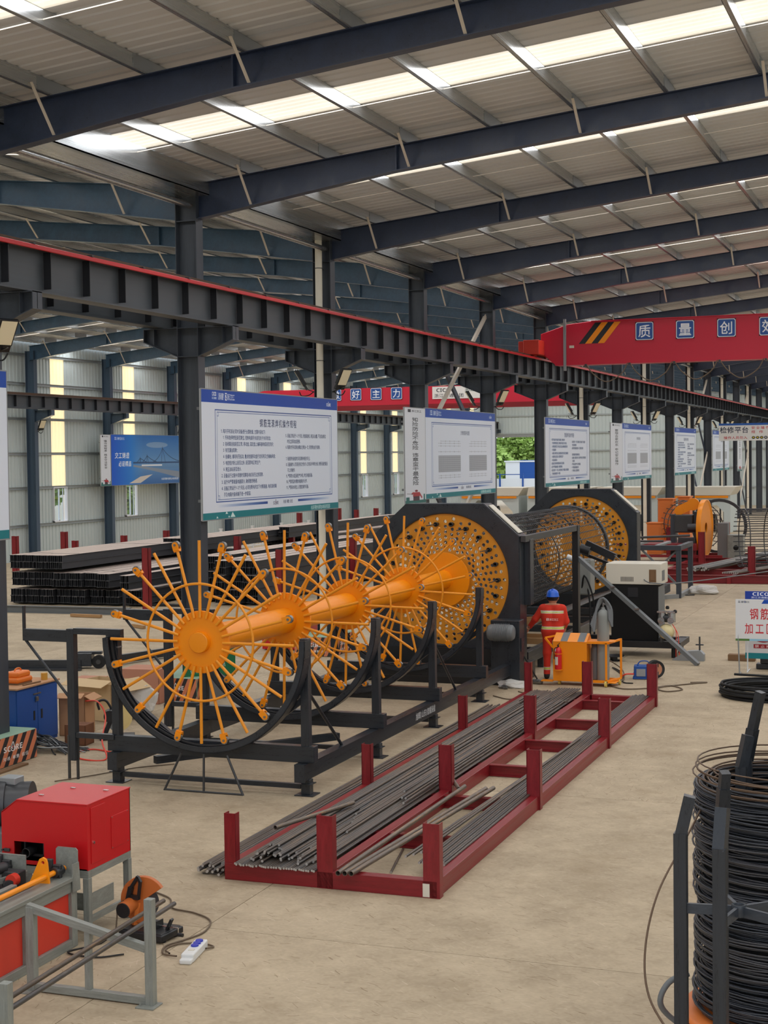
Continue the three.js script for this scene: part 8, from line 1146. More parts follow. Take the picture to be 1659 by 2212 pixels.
// ---------------------------------------------------------------- red threading machine, left foreground
{
  const t = thing('machine_cabinet', 'red sheet metal machine cabinet with a dark opening on grey legs', 'machine', [0, 0, 0]);
  const x0 = -8.1, x1 = -7.2, zf = -11.76, zb = -12.52, y0 = 0.63, y1 = 1.22, hole = [[-7.97, 0.675], [-7.655, 0.675], [-7.655, 0.845], [-7.97, 0.845]];
  const prof = [[x0, y0], [x1, y0], [x1, y1], [x0 + 0.17, y1 + 0.0], [x0, y1 - 0.12]];
  part(t, 'front_panel', ext(prof, 0.012, [hole]).translate(0, 0, zf - 0.012), M.cabRed);
  part(t, 'back_panel', ext(prof, 0.012).translate(0, 0, zb), M.cabRed);
  part(t, 'side_panel', bb(x1 - 0.012, x1, y0, y1, zb, zf - 0.012), M.cabRed);
  part(t, 'side_panel', bb(x0, x0 + 0.012, y0, y1 - 0.12, zb, zf - 0.012), M.cabRed);
  part(t, 'top_cover', [rbb(x0 + 0.165, x1 + 0.006, y1 - 0.004, y1 + 0.01, zb - 0.006, zf + 0.006, 0.004), bar([x0 + 0.002, y1 - 0.12, (zf + zb) / 2], [x0 + 0.17, y1 + 0.003, (zf + zb) / 2], Math.abs(zb - zf), 0.01)], M.cabRed);
  part(t, 'bottom_tray', bb(x0 + 0.01, x1 - 0.01, y0, y0 + 0.012, zb, zf), M.black2);
  part(t, 'inner_wall', bb(x0 + 0.02, x1 - 0.02, y0 + 0.02, y1 - 0.14, zf - 0.3, zf - 0.28), M.matte);
  const door = part(t, 'side_door', rbb(x1, x1 + 0.008, y0 + 0.05, y1 - 0.035, zf - 0.3, zf - 0.055, 0.003), M.cabRed);
  part(door, 'lock', rod([x1 + 0.006, 0.87, zf - 0.085], [x1 + 0.02, 0.87, zf - 0.085], 0.013, 12), M.chrome);
  part(t, 'hatch', rbb(x1, x1 + 0.006, y0 + 0.1, y0 + 0.4, zb + 0.05, zf - 0.41, 0.003), M.cabRed);
  for (const [y, z] of [[y0 + 0.39, zb + 0.06], [y0 + 0.11, zb + 0.06], [y0 + 0.39, zf - 0.42], [y0 + 0.11, zf - 0.42]]) part(t, 'screw', rod([x1 + 0.005, y, z], [x1 + 0.009, y, z], 0.006, 8), M.chrome);
  for (const [x, z] of [[-7.82, -11.95], [-7.7, -12.3], [-7.35, -12.3]]) part(t, 'hinge_clip', rbb(x, x + 0.05, y1 + 0.008, y1 + 0.022, z - 0.012, z + 0.012, 0.003), M.chrome);
  part(t, 'latch', [rbb(x0 + 0.03, x0 + 0.09, 0.745, 0.775, zf, zf + 0.02, 0.005), rod([x0 + 0.02, 0.76, zf + 0.01], [x0 + 0.02, 0.76, zf + 0.03], 0.01, 8)], M.steelDk);
  part(t, 'feed_pipe', [lathe([[0.036, -0.12], [0.044, -0.12], [0.044, 0.0], [0.036, 0.0], [0.036, -0.12]], 24).rotateX(PI / 2).translate(-7.86, 0.735, zf - 0.02), bb(-7.98, -7.66, 0.69, 0.71, zf - 0.12, zf - 0.1), bb(-7.93, -7.915, 0.68, 0.84, zf - 0.12, zf - 0.1), bb(-7.73, -7.715, 0.68, 0.84, zf - 0.12, zf - 0.1)], M.steelDk);
  const fr = [bb(x0, x1, y0 - 0.07, y0, zf - 0.05, zf), bb(x0, x1, y0 - 0.07, y0, zb, zb + 0.05), bb(x1 - 0.048, x1 + 0.002, y0 - 0.068, y0 - 0.001, zb + 0.05, zf - 0.05), bb(x0, x0 + 0.05, y0 - 0.068, y0 - 0.001, zb + 0.05, zf - 0.05)];
  fr.forEach((g) => part(t, 'leg_rail', g, M.grey));
  for (const [x, z] of [[x1 - 0.025, zf - 0.025], [x1 - 0.025, zb + 0.025], [x0 + 0.025, zf - 0.025], [x0 + 0.025, zb + 0.025]]) part(t, 'leg', rbb(x - 0.03, x + 0.03, 0, y0 - 0.07, z - 0.03, z + 0.03, 0.004), M.grey);
  part(t, 'low_rail', bar([x1 - 0.03, 0.17, zf - 0.03], [x1 - 0.03, 0.17, zb], 0.03, 0.05), M.grey);
  part(t, 'chip_tray', [bb(-7.6, -7.26, 0.22, 0.24, -12.3, -11.9), bb(-7.6, -7.26, 0.24, 0.38, -11.9, -11.89), bb(-7.27, -7.26, 0.24, 0.38, -12.3, -11.9)], M.grey);
}
{
  const t = thing('threading_bench', 'grey bench with red side panels and yellow guide rods at the left edge', 'bench', [0, 0, 0]);
  const x0 = -8.3, x1 = -7.23, zb = -11.62, zf = -7.4;
  part(t, 'bed_top', [rbb(x1 - 0.16, x1 + 0.02, 0.6, 0.635, zb, zf, 0.004), rbb(x0, x0 + 0.2, 0.6, 0.635, zb, zf, 0.004)], M.grey);
  part(t, 'bed_tray', bb(x0 + 0.2, x1 - 0.16, 0.5, 0.51, zb, zf), M.steelDk);
  part(t, 'top_rail', rbb(x1 - 0.06, x1, 0.5, 0.6, zb, zf, 0.004), M.grey);
  part(t, 'bottom_rail', rbb(x1 - 0.06, x1, 0.0, 0.08, zb, zf, 0.004), M.grey);
  for (const z of [zb + 0.05, -10.85, -9.6, -8.4]) part(t, 'bed_post', rbb(x1 - 0.06, x1 + 0.002, 0.02, 0.55, z - 0.045, z + 0.045, 0.004), M.grey);
  for (const [a, b] of [[zb + 0.095, -10.895], [-10.805, -9.645], [-9.555, -8.445]]) part(t, 'side_panel', rbb(x1 - 0.045, x1 - 0.03, 0.08, 0.5, a, b, 0.004), M.cabRed2);
  part(t, 'end_wall', bb(x0, x1 - 0.06, 0.05, 0.5, zb, zb + 0.02), M.grey);
  part(t, 'end_plate', ext([[-0.22, 0], [0.0, 0], [0.0, 0.25], [-0.02, 0.27], [-0.2, 0.27], [-0.22, 0.25]], 0.012).translate(x1 + 0.01, 0.6, zb - 0.01), M.grey);
  part(t, 'corner_plate', ext([[0, 0], [0.12, 0], [0.1, 0.25], [0, 0.25]], 0.012).rotateY(PI / 2).translate(x1 + 0.012, 0.5, zb + 0.1), M.grey);
  for (const [rx, mat] of [[-7.34, M.yellow2], [-7.86, M.yellow2]]) {
    part(t, 'guide_rod', rod([rx, 0.69, zb + 0.03], [rx, 0.69, zf], 0.024, 14), mat);
    part(t, 'bearing_block', [rbb(rx - 0.04, rx + 0.04, 0.63, 0.75, zb + 0.12, zb + 0.16, 0.006), rod([rx, 0.69, zb + 0.08], [rx, 0.69, zb + 0.2], 0.045, 16), rbb(rx - 0.1, rx - 0.04, 0.63, 0.8, zb + 0.13, zb + 0.17, 0.01)], M.steelDk);
  }
  part(t, 'lift_lug', ext((() => { const s = shapeOf([[-0.14, 0], [0.06, 0], [0.04, 0.2], [0.03, 0.235], [0.0, 0.25], [-0.03, 0.235], [-0.045, 0.2]]); const h = new THREE.Path(); h.absarc(0, 0.205, 0.017, 0, 2 * PI, true); s.holes.push(h); return s; })(), 0.02, [], 0.002).rotateY(0.12).translate(-7.36, 0.61, -11.3), M.yellow);
  part(t, 'slide_bar', rbb(-7.56, -7.5, 0.63, 0.66, -11.1, -8.2, 0.004), M.grey);
  part(t, 'roller_red', [rod([-7.62, 0.66, -11.25], [-7.62, 0.66, -11.18], 0.055, 18), rod([-7.98, 0.76, -11.3], [-7.93, 0.76, -11.3], 0.05, 16)], M.cabRed2);
  part(t, 'drive_block', [rbb(-7.8, -7.62, 0.56, 0.7, -11.42, -11.3, 0.01), rod([-7.72, 0.62, -11.3], [-7.62, 0.62, -11.16], 0.05, 14), rod([-7.84, 0.72, -11.2], [-7.8, 0.72, -11.35], 0.05, 14)], M.steelDk);
  part(t, 'cross_plate', [rbb(-8.0, -7.68, 0.62, 0.8, -11.52, -11.5, 0.006), bar([-8.05, 0.64, -10.2], [-7.66, 0.64, -11.5], 0.02, 0.05)], M.grey);
  const m = thing('gear_motor', 'grey gear motor with lifting eye behind the red machine cabinet', 'motor', [-8.6, 0, -12.25]);
  part(m, 'housing', [rod([-0.35, 1.0, 0], [0.35, 1.02, -0.25], 0.2, 28), rod([0.05, 1.01, -0.14], [0.12, 1.01, -0.17], 0.225, 28), rod([-0.22, 1.0, -0.05], [-0.14, 1.0, -0.08], 0.225, 28)], M.steelDk);
  part(m, 'terminal_box', rbb(0.06, 0.24, 1.2, 1.27, -0.28, -0.12, 0.01), M.galvDull);
  part(m, 'lifting_eye', new THREE.TorusGeometry(0.035, 0.009, 8, 18).translate(-0.06, 1.25, -0.08), M.steelDk);
  part(m, 'stand', [rbb(-0.4, 0.35, 0.62, 0.82, -0.35, 0.2, 0.01), rbb(-0.4, 0.3, 0.0, 0.58, -0.3, 0.15, 0.01)], M.greyDk);
}
function guideStand(x, z, label) {
  const t = thing('bar_stand', label, 'stand', [x, 0, z]);
  part(t, 'post', rbb(-0.035, 0.035, 0.01, 0.85, -0.035, 0.035, 0.004), M.grey);
  part(t, 'post', rbb(-1.12, -1.05, 0.01, 0.69, -0.035, 0.035, 0.004), M.grey);
  part(t, 'post', rbb(-0.585, -0.535, 0.06, 0.55, -0.025, 0.025, 0.004), M.grey);
  part(t, 'slope_beam', bar([-1.12, 0.685, 0], [-0.035, 0.455, 0], 0.06, 0.06), M.grey);
  part(t, 'floor_beam', rbb(-1.05, -0.035, 0.01, 0.07, -0.03, 0.03, 0.004), M.grey);
  for (const px of [0, -1.085]) part(t, 'foot_plate', [rbb(px - 0.09, px + 0.07, 0, 0.012, -0.06, 0.1, 0.003), rod([px - 0.06, 0.01, 0.07], [px - 0.06, 0.04, 0.07], 0.007, 8)], M.grey);
}
guideStand(-5.88, -10.5, 'grey steel bar stand with a sloped beam in front of the red machine');
guideStand(-5.85, -8.5, 'grey bar stand of which only one post shows at the bottom left corner');
steelBar([-5.92, 0.68, -8.2], [-6.23, 0.56, -11.36], 0.02, 'upper of two long bars resting on the grey bar stand'); steelBar([-5.9, 0.615, -8.2], [-6.12, 0.55, -11.36], 0.02, 'lower of two long bars resting on the grey bar stand');
{
  const t = thing('chop_saw', 'orange and black chop saw on its floor base behind the grey bar stand', 'saw', [-6.71, 0, -12.05], null, -0.12); t.scale.setScalar(0.88);
  part(t, 'base', [rbb(-0.3, 0.24, 0.02, 0.09, -0.19, 0.2, 0.015), rbb(-0.28, 0.22, 0.08, 0.1, -0.17, 0.18, 0.01)], M.black2);
  for (const [x, z] of [[-0.27, -0.1], [-0.27, 0.11], [0.2, -0.1], [0.2, 0.11]]) part(t, 'foot', rod([x, 0, z], [x, 0.025, z], 0.025, 10), M.rubber);
  part(t, 'vice', [rbb(-0.03, 0.07, 0.1, 0.17, -0.04, 0.04, 0.006), bb(-0.04, -0.03, 0.1, 0.18, -0.06, 0.06), bb(0.07, 0.08, 0.1, 0.18, -0.06, 0.06), bar([0.17, 0.1, 0], [0.23, 0.21, 0], 0.05, 0.02)], M.black2);
  part(t, 'vice_screw', [rod([0.07, 0.125, 0], [0.3, 0.125, 0], 0.009, 8), bb(0.295, 0.305, 0.06, 0.13, -0.008, 0.008)], M.chrome);
  part(t, 'crank_knob', rod([0.3, 0.06, 0], [0.36, 0.06, 0], 0.02, 10), M.black2);
  part(t, 'arm', bar([-0.24, 0.1, 0], [-0.2, 0.34, 0.02], 0.06, 0.08), M.orangeCab);
  const guard = new THREE.Shape(); guard.absarc(0, 0, 0.24, -0.35, PI + 0.6, false); guard.lineTo(0, 0);
  part(t, 'blade_guard', new THREE.ExtrudeGeometry(guard, { depth: 0.05, bevelEnabled: true, bevelSize: 0.004, bevelThickness: 0.004, bevelSegments: 1, curveSegments: 24 }).rotateZ(0.95).rotateY(0.25).translate(-0.14, 0.36, -0.05), M.guardOr);
  part(t, 'blade', new THREE.CylinderGeometry(0.175, 0.175, 0.004, 40).rotateX(PI / 2).rotateY(0.25).translate(-0.14, 0.34, -0.02), M.steelDk);
  part(t, 'motor', [rod([-0.24, 0.33, 0.0], [-0.22, 0.3, 0.2], 0.075, 20), rod([-0.224, 0.306, 0.16], [-0.22, 0.3, 0.21], 0.08, 20)], M.guardOr);
  part(t, 'motor_cap', rod([-0.22, 0.3, 0.2], [-0.218, 0.298, 0.225], 0.078, 20), M.black2);
  part(t, 'handle', [bar([-0.29, 0.28, 0.06], [-0.23, 0.5, 0.06], 0.04, 0.05), bar([-0.24, 0.48, 0.06], [-0.14, 0.62, 0.06], 0.03, 0.03), bar([-0.145, 0.615, 0.06], [-0.11, 0.56, 0.06], 0.03, 0.03), bar([-0.112, 0.57, 0.06], [-0.14, 0.4, 0.06], 0.028, 0.026), bar([-0.25, 0.4, 0.06], [-0.13, 0.4, 0.06], 0.04, 0.04)], M.black2);
  part(t, 'cable', tube([[-0.3, 0.36, 0.1], [-0.36, 0.3, 0.12], [-0.34, 0.2, 0.16], [-0.33, 0.06, 0.2]], 0.008, 20), M.cable);
  const s = thing('socket_strip', 'grey extension socket strip with three blue outlets on the floor', 'socket strip', [-6.12, 0, -11.69], null, 0.17);
  part(s, 'body', rbb(-0.058, 0.058, 0, 0.075, -0.23, 0.19, 0.015), M.plastic);
  part(s, 'front_ramp', rbb(-0.054, 0.054, 0.0, 0.045, 0.16, 0.25, 0.015), M.plastic);
  part(s, 'switch', rbb(-0.02, 0.03, 0.073, 0.081, 0.06, 0.1, 0.003), M.cream);
  for (let i = 0; i < 3; i++) part(s, 'outlet', rod([0, 0.07, -0.03 - i * 0.065], [0, 0.087, -0.03 - i * 0.065], 0.034, 18), M.blueSock);
  solo('power_cable', tube([[-7.3, 0.5, -12.55], [-7.28, 0.2, -12.7], [-7.5, 0.015, -13.4], [-7.4, 0.012, -13.3], [-7.12, 0.012, -13.12], [-6.95, 0.012, -12.85], [-6.67, 0.012, -12.77], [-6.42, 0.012, -12.6], [-6.32, 0.012, -12.28], [-6.38, 0.012, -12.03], [-6.46, 0.012, -11.81], [-6.38, 0.012, -11.62], [-6.22, 0.025, -11.56]], 0.008, 120, 6), M.cable, 'brown power cable looping over the floor from the red cabinet to the socket strip', 'cable');
  solo('power_cable', tube([[-6.32, 0.02, -11.62], [-6.42, 0.012, -11.74], [-6.38, 0.012, -11.9], [-6.2, 0.012, -11.98], [-6.05, 0.012, -11.93], [-6.08, 0.02, -11.84]], 0.008, 50, 6), M.cable, 'short brown cable loop around the socket strip', 'cable');
  solo('power_cable', tube([[-6.98, 0.1, -11.9], [-7.05, 0.012, -11.7], [-7.2, 0.012, -11.4], [-6.9, 0.012, -11.35], [-6.7, 0.012, -11.5]], 0.008, 40, 6), M.cableBlk, 'black cable on the floor under the chop saw motor', 'cable');
}

// ---------------------------------------------------------------- left: column guards, blue cabinet, clutter
const texGuard = canvasTex(512, 256, (c, w, h) => {
  c.fillStyle = '#d5805a'; c.fillRect(0, 0, w, h); c.fillStyle = '#25262a';
  for (let i = -3; i < 9; i++) { const x = i * 88; c.beginPath(); c.moveTo(x, h); c.lineTo(x + 42, h); c.lineTo(x + 150, 0); c.lineTo(x + 108, 0); c.fill(); }
  scoreMark(c, w * 0.34, h * 0.16, h * 0.42, '#f0eeee'); write(c, '沟通 尊重 信任', w * 0.33, h * 0.68, h * 0.13, '#f0eeee', { gap: 0.1 });
});
function columnGuard(k, label) {
  const t = thing('column_guard', label, 'column guard', [XC, 0, Z(k)]);
  part(t, 'block', rbb(-0.5, 0.4, 0, 0.43, -0.52, 0.75, 0.02), M.greenTop);
  for (const [g, nm] of [[new THREE.PlaneGeometry(1.26, 0.41).rotateY(PI / 2).translate(0.403, 0.215, 0.115), 'striped_face'], [new THREE.PlaneGeometry(0.88, 0.41).translate(-0.05, 0.215, 0.753), 'striped_face']]) part(t, nm, g, M.guard ??= std('#ffffff', 0.55, 0, { map: texGuard }));
}
columnGuard(0, 'orange and black striped column guard block at the left edge'); columnGuard(1, 'striped column guard block with white lettering seen between the wheel spokes');
columnGuard(2, 'striped column guard block around the column with the nearest beige downpipe');
{
  const t = thing('tool_cabinet', 'blue two door tool cabinet with a cluttered wooden top', 'cabinet', [-13.12, 0, -19.62]);
  part(t, 'body', rbb(-0.3, 0.28, 0.05, 0.93, -0.55, 0.55, 0.01), M.blue);
  part(t, 'top_board', rbb(-0.34, 0.32, 0.93, 0.955, -0.58, 0.58, 0.004), M.card);
  for (const s of [-1, 1]) { const d = part(t, 'door', rbb(0.281, 0.293, 0.1, 0.9, s < 0 ? -0.54 : 0.005, s < 0 ? -0.005 : 0.54, 0.004), M.blue); part(d, 'handle', bb(0.293, 0.298, 0.42, 0.56, s * 0.1 - 0.02, s * 0.1 + 0.02), M.black2); }
  part(t, 'padlock', [rbb(0.3, 0.33, 0.7, 0.77, 0.02, 0.08, 0.006), bb(0.295, 0.305, 0.8, 0.82, -0.08, 0.12)], M.steel);
  const g = thing('generator', 'orange plastic machine case on top of the blue cabinet', 'case', [-13.12, 0.955, -19.55]);
  part(g, 'shell', [rbb(-0.14, 0.14, 0.02, 0.11, -0.2, 0.2, 0.04, 4), rbb(-0.12, 0.12, 0.1, 0.19, -0.17, 0.17, 0.035, 4)], M.orange);
  part(g, 'foot', bb(-0.13, 0.13, 0, 0.025, -0.18, 0.18), M.woodDk); part(g, 'handle', tube([[0, 0.18, -0.1], [0, 0.225, -0.05], [0, 0.225, 0.05], [0, 0.18, 0.1]], 0.012, 12), M.orange);
  solo('tin', rod([-12.95, 0.956, -20.0], [-12.95, 1.06, -20.0], 0.05, 14), std('#c9973a', 0.5), 'small ochre tin behind the orange case', 'tin');
  solo('hammer_handle', rod([-12.9, 0.965, -19.35], [-12.86, 0.965, -19.75], 0.014, 8), M.woodDk, 'short dark handle lying on the blue cabinet top', 'tool');
  seed = 12;
  const rope = thing('strap_heap', 'heap of grey strapping on the floor by the striped guard block', 'straps', [-12.6, 0, -19.3]);
  for (let i = 0; i < 26; i++) { const a = rr(-0.5, 0.9), l = rr(0.3, 0.8); part(rope, 'strap', tube([[-0.15, rr(0.12, 0.3), rr(-0.2, 0.15)], [0.1, rr(0.08, 0.22), rr(-0.25, 0.2)], [0.1 + l * 0.5 * Math.cos(a), rr(0.02, 0.1), -l * Math.sin(a) * 0.5], [0.1 + l * Math.cos(a) * 0.8, 0.012, -l * Math.sin(a)]], 0.01, 14, 5), i % 3 ? M.steelDk : M.galvDull); }
  solo('plank', rbb(-12.3, -12.2, 0, 0.03, -18.4, -17.6, 0.004), M.woodDk, 'narrow brown board on the floor along the striped guard block', 'board');
  const bx = (name, lab, x, z, w, h, d, mat, ry, open) => { const q = thing(name, lab, 'box', [x, 0, z], null, ry); part(q, 'side', [bb(-w / 2, w / 2, 0, h, d / 2 - 0.012, d / 2), bb(-w / 2, w / 2, 0, h, -d / 2, -d / 2 + 0.012), bb(-w / 2, -w / 2 + 0.012, 0, h, -d / 2, d / 2), bb(w / 2 - 0.012, w / 2, 0, h, -d / 2, d / 2), bb(-w / 2, w / 2, 0, 0.012, -d / 2, d / 2)], mat); part(q, 'flap', open ? [box(w, 0.008, d * 0.4, 0, h + 0.02, d * 0.66, 0.3), box(w * 0.35, 0.008, d, w * 0.64, h - 0.03, 0, 0, 0, -0.5)] : [bb(-w / 2, w / 2, h, h + 0.01, -d / 2, 0), bb(-w / 2, w / 2, h, h + 0.01, 0.01, d / 2)], mat); return q; };
  bx('cardboard_box', 'tall cardboard box with papers right of the blue cabinet', -12.85, -20.75, 0.42, 0.62, 0.45, M.card, 0.2, true);
  bx('cardboard_box', 'small brown cardboard box in front of the tall cardboard box', -12.35, -20.0, 0.34, 0.3, 0.3, std('#7d5238', 0.85), 0.1, false);
  bx('cardboard_box', 'large pale opened carton behind the yellow saw', -13.2, -22.2, 0.9, 0.62, 0.7, std('#c9ad84', 0.85), -0.2, true);
  bx('cardboard_box', 'reddish carton with blue cord beside the machine frame', -13.35, -23.9, 0.7, 0.6, 0.6, std('#b9826a', 0.85), 0.1, false);
  bx('cardboard_box', 'small reddish carton behind the left half ring', -14.4, -23.7, 0.5, 0.4, 0.5, std('#b9826a', 0.85), 0.15, false);
  const sk = thing('plastic_sack', 'crumpled white plastic sack beside the reddish carton', 'sack', [-12.7, 0, -22.4]);
  const sg = new THREE.IcosahedronGeometry(0.32, 3), sp = sg.attributes.position; for (let i = 0; i < sp.count; i++) { const x = sp.getX(i), y = sp.getY(i), z = sp.getZ(i), k = 1 + 0.16 * Math.sin(17 * x + 9 * z) * Math.sin(13 * y + 5 * x); sp.setXYZ(i, x * k * 0.9, Math.max(0, (y + 0.27) * k), z * k * 1.2); } part(sk, 'sheet', (sg.computeVertexNormals(), sg), M.sack);
  const sw = thing('saw', 'yellow and black cut off saw on the floor by the pale carton', 'saw', [-12.0, 0, -20.55], null, 0.5);
  part(sw, 'base', rbb(-0.28, 0.25, 0, 0.07, -0.14, 0.14, 0.012), M.black2);
  part(sw, 'guard', new THREE.CylinderGeometry(0.22, 0.22, 0.06, 28, 1, false, 0, PI * 1.15).rotateX(PI / 2).rotateZ(-0.3).translate(0, 0.34, 0), std('#e8cf8c', 0.45));
  part(sw, 'blade', new THREE.CylinderGeometry(0.17, 0.17, 0.008, 30).rotateX(PI / 2).translate(0, 0.28, 0), M.galvDull);
  part(sw, 'motor', [rod([-0.12, 0.38, -0.02], [-0.12, 0.38, 0.2], 0.09, 18), bar([-0.2, 0.08, 0], [-0.08, 0.36, 0], 0.06, 0.07)], M.black2);
  part(sw, 'handle', tube([[-0.08, 0.44, 0.02], [-0.18, 0.6, 0.02], [-0.3, 0.58, 0.02], [-0.28, 0.46, 0.02]], 0.02, 16), M.black2);
  solo('air_hose', tube([[-12.6, 0.55, -20.6], [-12.2, 0.6, -20.3], [-11.95, 0.42, -20.1], [-11.6, 0.2, -19.4], [-11.3, 0.02, -19.0], [-11.6, 0.015, -18.9], [-12.0, 0.015, -19.2], [-11.9, 0.015, -19.6], [-11.5, 0.015, -19.5]], 0.012, 90, 6), M.cableRed, 'red air hose draped over the boxes to the floor', 'hose');
  solo('thin_cable', tube([[-11.2, 0.012, -17.5], [-10.9, 0.012, -18.0], [-10.6, 0.012, -18.6], [-10.2, 0.012, -19.0]], 0.008, 30, 5), M.cable, 'thin cable on the floor under the left corner of the machine frame', 'cable');
  const gp = thing('notice_panel', 'green panel with white lettering leaning at the column behind the front wheel', 'sign', [-12.36, 0.42, -24.4], null, 0.75);
  const gt = canvasTex(256, 220, (c, w, h) => { c.fillStyle = '#1d6f46'; c.fillRect(0, 0, w, h); c.fillStyle = '#e6efe8'; c.fillRect(w * 0.1, h * 0.12, w * 0.14, h * 0.2); c.fillRect(w * 0.13, h * 0.06, w * 0.08, h * 0.06); write(c, '安全操作', w * 0.34, h * 0.12, h * 0.15, '#e6efe8'); for (let i = 0; i < 3; i++) write(c, ['检查设备正常', '严禁非操作人员', '信任尊重'][i], w * 0.12, h * (0.48 + i * 0.15), h * 0.11, '#e6efe8', { gap: 0.05 }); });
  part(gp, 'panel', box(0.95, 0.62, 0.02, 0, 0.31, 0), M.green); part(gp, 'printed_face', new THREE.PlaneGeometry(0.95, 0.62).translate(0, 0.31, 0.012), std('#ffffff', 0.5, 0, { map: gt })); part(gp, 'support', bb(-0.3, 0.3, -0.42, 0.02, -0.04, -0.02), M.greyDk);
  const rb = thing('steel_chest', 'pinkish red flat steel chest behind the second wheel', 'chest', [-13.9, 0, -31.5], null, 0.1);
  part(rb, 'body', rbb(-0.55, 0.55, 0.02, 0.72, -0.4, 0.4, 0.01), M.cabRed); part(rb, 'lid', rbb(-0.57, 0.57, 0.72, 0.76, -0.42, 0.42, 0.01), M.rackRed);
}
// ---------------------------------------------------------------- overhead cranes
function plaque(parent, ch, x, y, z, s) {
  const tx = canvasTex(128, 128, (c, w, h) => { c.fillStyle = '#e9edf3'; c.beginPath(); c.roundRect(2, 2, w - 4, h - 4, 16); c.fill(); c.fillStyle = '#27539a'; c.beginPath(); c.roundRect(7, 7, w - 14, h - 14, 12); c.fill(); glyph(c, ch, 20, 20, 88, 88, '#f2f4f8'); });
  part(parent, 'letter_plate', rbb(x - s / 2, x + s / 2, y - s / 2, y + s / 2, z, z + 0.012, 0.005), M.blue);
  part(parent, 'letter_print', new THREE.PlaneGeometry(s, s).translate(x, y, z + 0.0135), std('#ffffff', 0.45, 0, { map: tx }));
}
{
  const t = thing('bridge_crane', 'red overhead crane girder with blue character plates at upper right', 'crane', [0, 0, -46.8]);
  part(t, 'girder', ext([[-11.95, 7.5], [-11.5, 7.1], [10.4, 7.1], [10.4, 8.4], [-10.35, 8.4], [-11.1, 8.33], [-11.95, 8.06]], 0.5, [], 0.01).translate(0, 0, -0.5), M.craneRed);
  part(t, 'flange', [bb(-11.5, 10.4, 7.07, 7.1, -0.55, 0.05), bb(-10.35, 10.4, 8.4, 8.42, -0.55, 0.05)], M.craneRed);
  part(t, 'end_carriage', [rbb(-12.35, -11.85, 7.4, 7.85, -1.6, 0.7, 0.02), bb(-12.22, -12.06, 7.36, 7.5, -1.4, -1.0), bb(-12.22, -12.06, 7.36, 7.5, 0.1, 0.5)], M.cabRed2);
  part(t, 'drive_box', rbb(-12.6, -11.95, 7.42, 7.84, 0.02, 0.35, 0.02), M.cabRed2);
  part(t, 'cable_post', bb(-11.22, -11.14, 6.9, 8.5, 0.03, 0.1), M.galvDull);
  for (let i = 0; i < 4; i++) { const x = -10.75 + i * 0.2; part(t, 'hazard_stripe', ext([[x, 7.72], [x + 0.2, 7.72], [x + 0.72, 8.36], [x + 0.52, 8.36]], 0.004).translate(0, 0, 0.011), i % 2 ? M.yellow2 : M.black2); }
  part(t, 'name_plate', bb(-11.05, -10.9, 7.6, 7.68, 0.01, 0.014), M.cream);
  [...'质量创效'].forEach((ch, i) => plaque(t, ch, -8.7 + i * 1.235, 8.04, 0.012, 0.56));
  for (let i = 0; i < 6; i++) { const x = -10.5 + i * 1.36; part(t, 'festoon_loop', tube([[x, 7.08, 0.15], [x + 0.25, 6.75, 0.15], [x + 0.65, 6.52, 0.15], [x + 1.1, 6.75, 0.15], [x + 1.3, 7.08, 0.15]], 0.018, 20), M.cable); part(t, 'hanger', bb(x - 0.03, x + 0.03, 7.0, 7.08, 0.1, 0.2), M.steelDk); }
  const u = thing('bridge_crane', 'red crane girder in the far left span behind the boards, with white name plate', 'crane', [0, 0, -74]);
  part(u, 'girder', ext([[-35.6, 7.1], [-34.6, 6.72], [-15.6, 6.72], [-13.4, 7.0], [-13.4, 7.5], [-15, 7.85], [-34, 7.85], [-35.6, 7.5]], 0.5).translate(0, 0, -0.5), M.craneRed);
  part(u, 'flange', bb(-34.6, -15.6, 6.7, 6.95, -0.52, 0.03), M.rackRed);
  part(u, 'end_carriage', [rbb(-36.3, -35.5, 7.1, 7.5, -1.5, 0.9, 0.02), rbb(-13.7, -13.2, 7.3, 7.7, -1.5, 0.9, 0.02)], M.cabRed2);
  [...'做好主力'].forEach((ch, i) => plaque(u, ch, -29.9 + i * 1.12, 7.53, 0.012, 0.62));
  const tx = canvasTex(512, 150, (c, w, h) => { c.fillStyle = '#e8e6e2'; c.fillRect(0, 0, w, h); c.fillStyle = '#3a3d42'; c.font = 'bold 62px sans-serif'; c.fillText('CICO', 40, 66); write(c, '浙江交通集团', 20, 86, 48, '#3a3d42'); write(c, '浙江交工', 340, 26, 40, '#3a5a52', { gap: 0 }); });
  part(u, 'name_board', box(2.6, 0.62, 0.02, -23.3, 7.5, 0.02), M.white); part(u, 'name_print', new THREE.PlaneGeometry(2.6, 0.62).translate(-23.3, 7.5, 0.032), std('#fff', 0.5, 0, { map: tx }));
  const w = thing('hoist', 'green hoist unit on the far wall runway left of the slogan board', 'hoist', [-35.2, 6.9, -81]);
  part(w, 'drum', rod([-0.2, 0.3, 0.9], [-0.2, 0.3, -0.9], 0.34, 18), std('#2f6b58', 0.5)); part(w, 'frame', [rbb(-0.6, 0.3, -0.3, 0.1, -1, 1, 0.02), rbb(-0.5, 0.1, 0.4, 0.8, -0.5, 0.4, 0.02)], std('#35705e', 0.5));
}

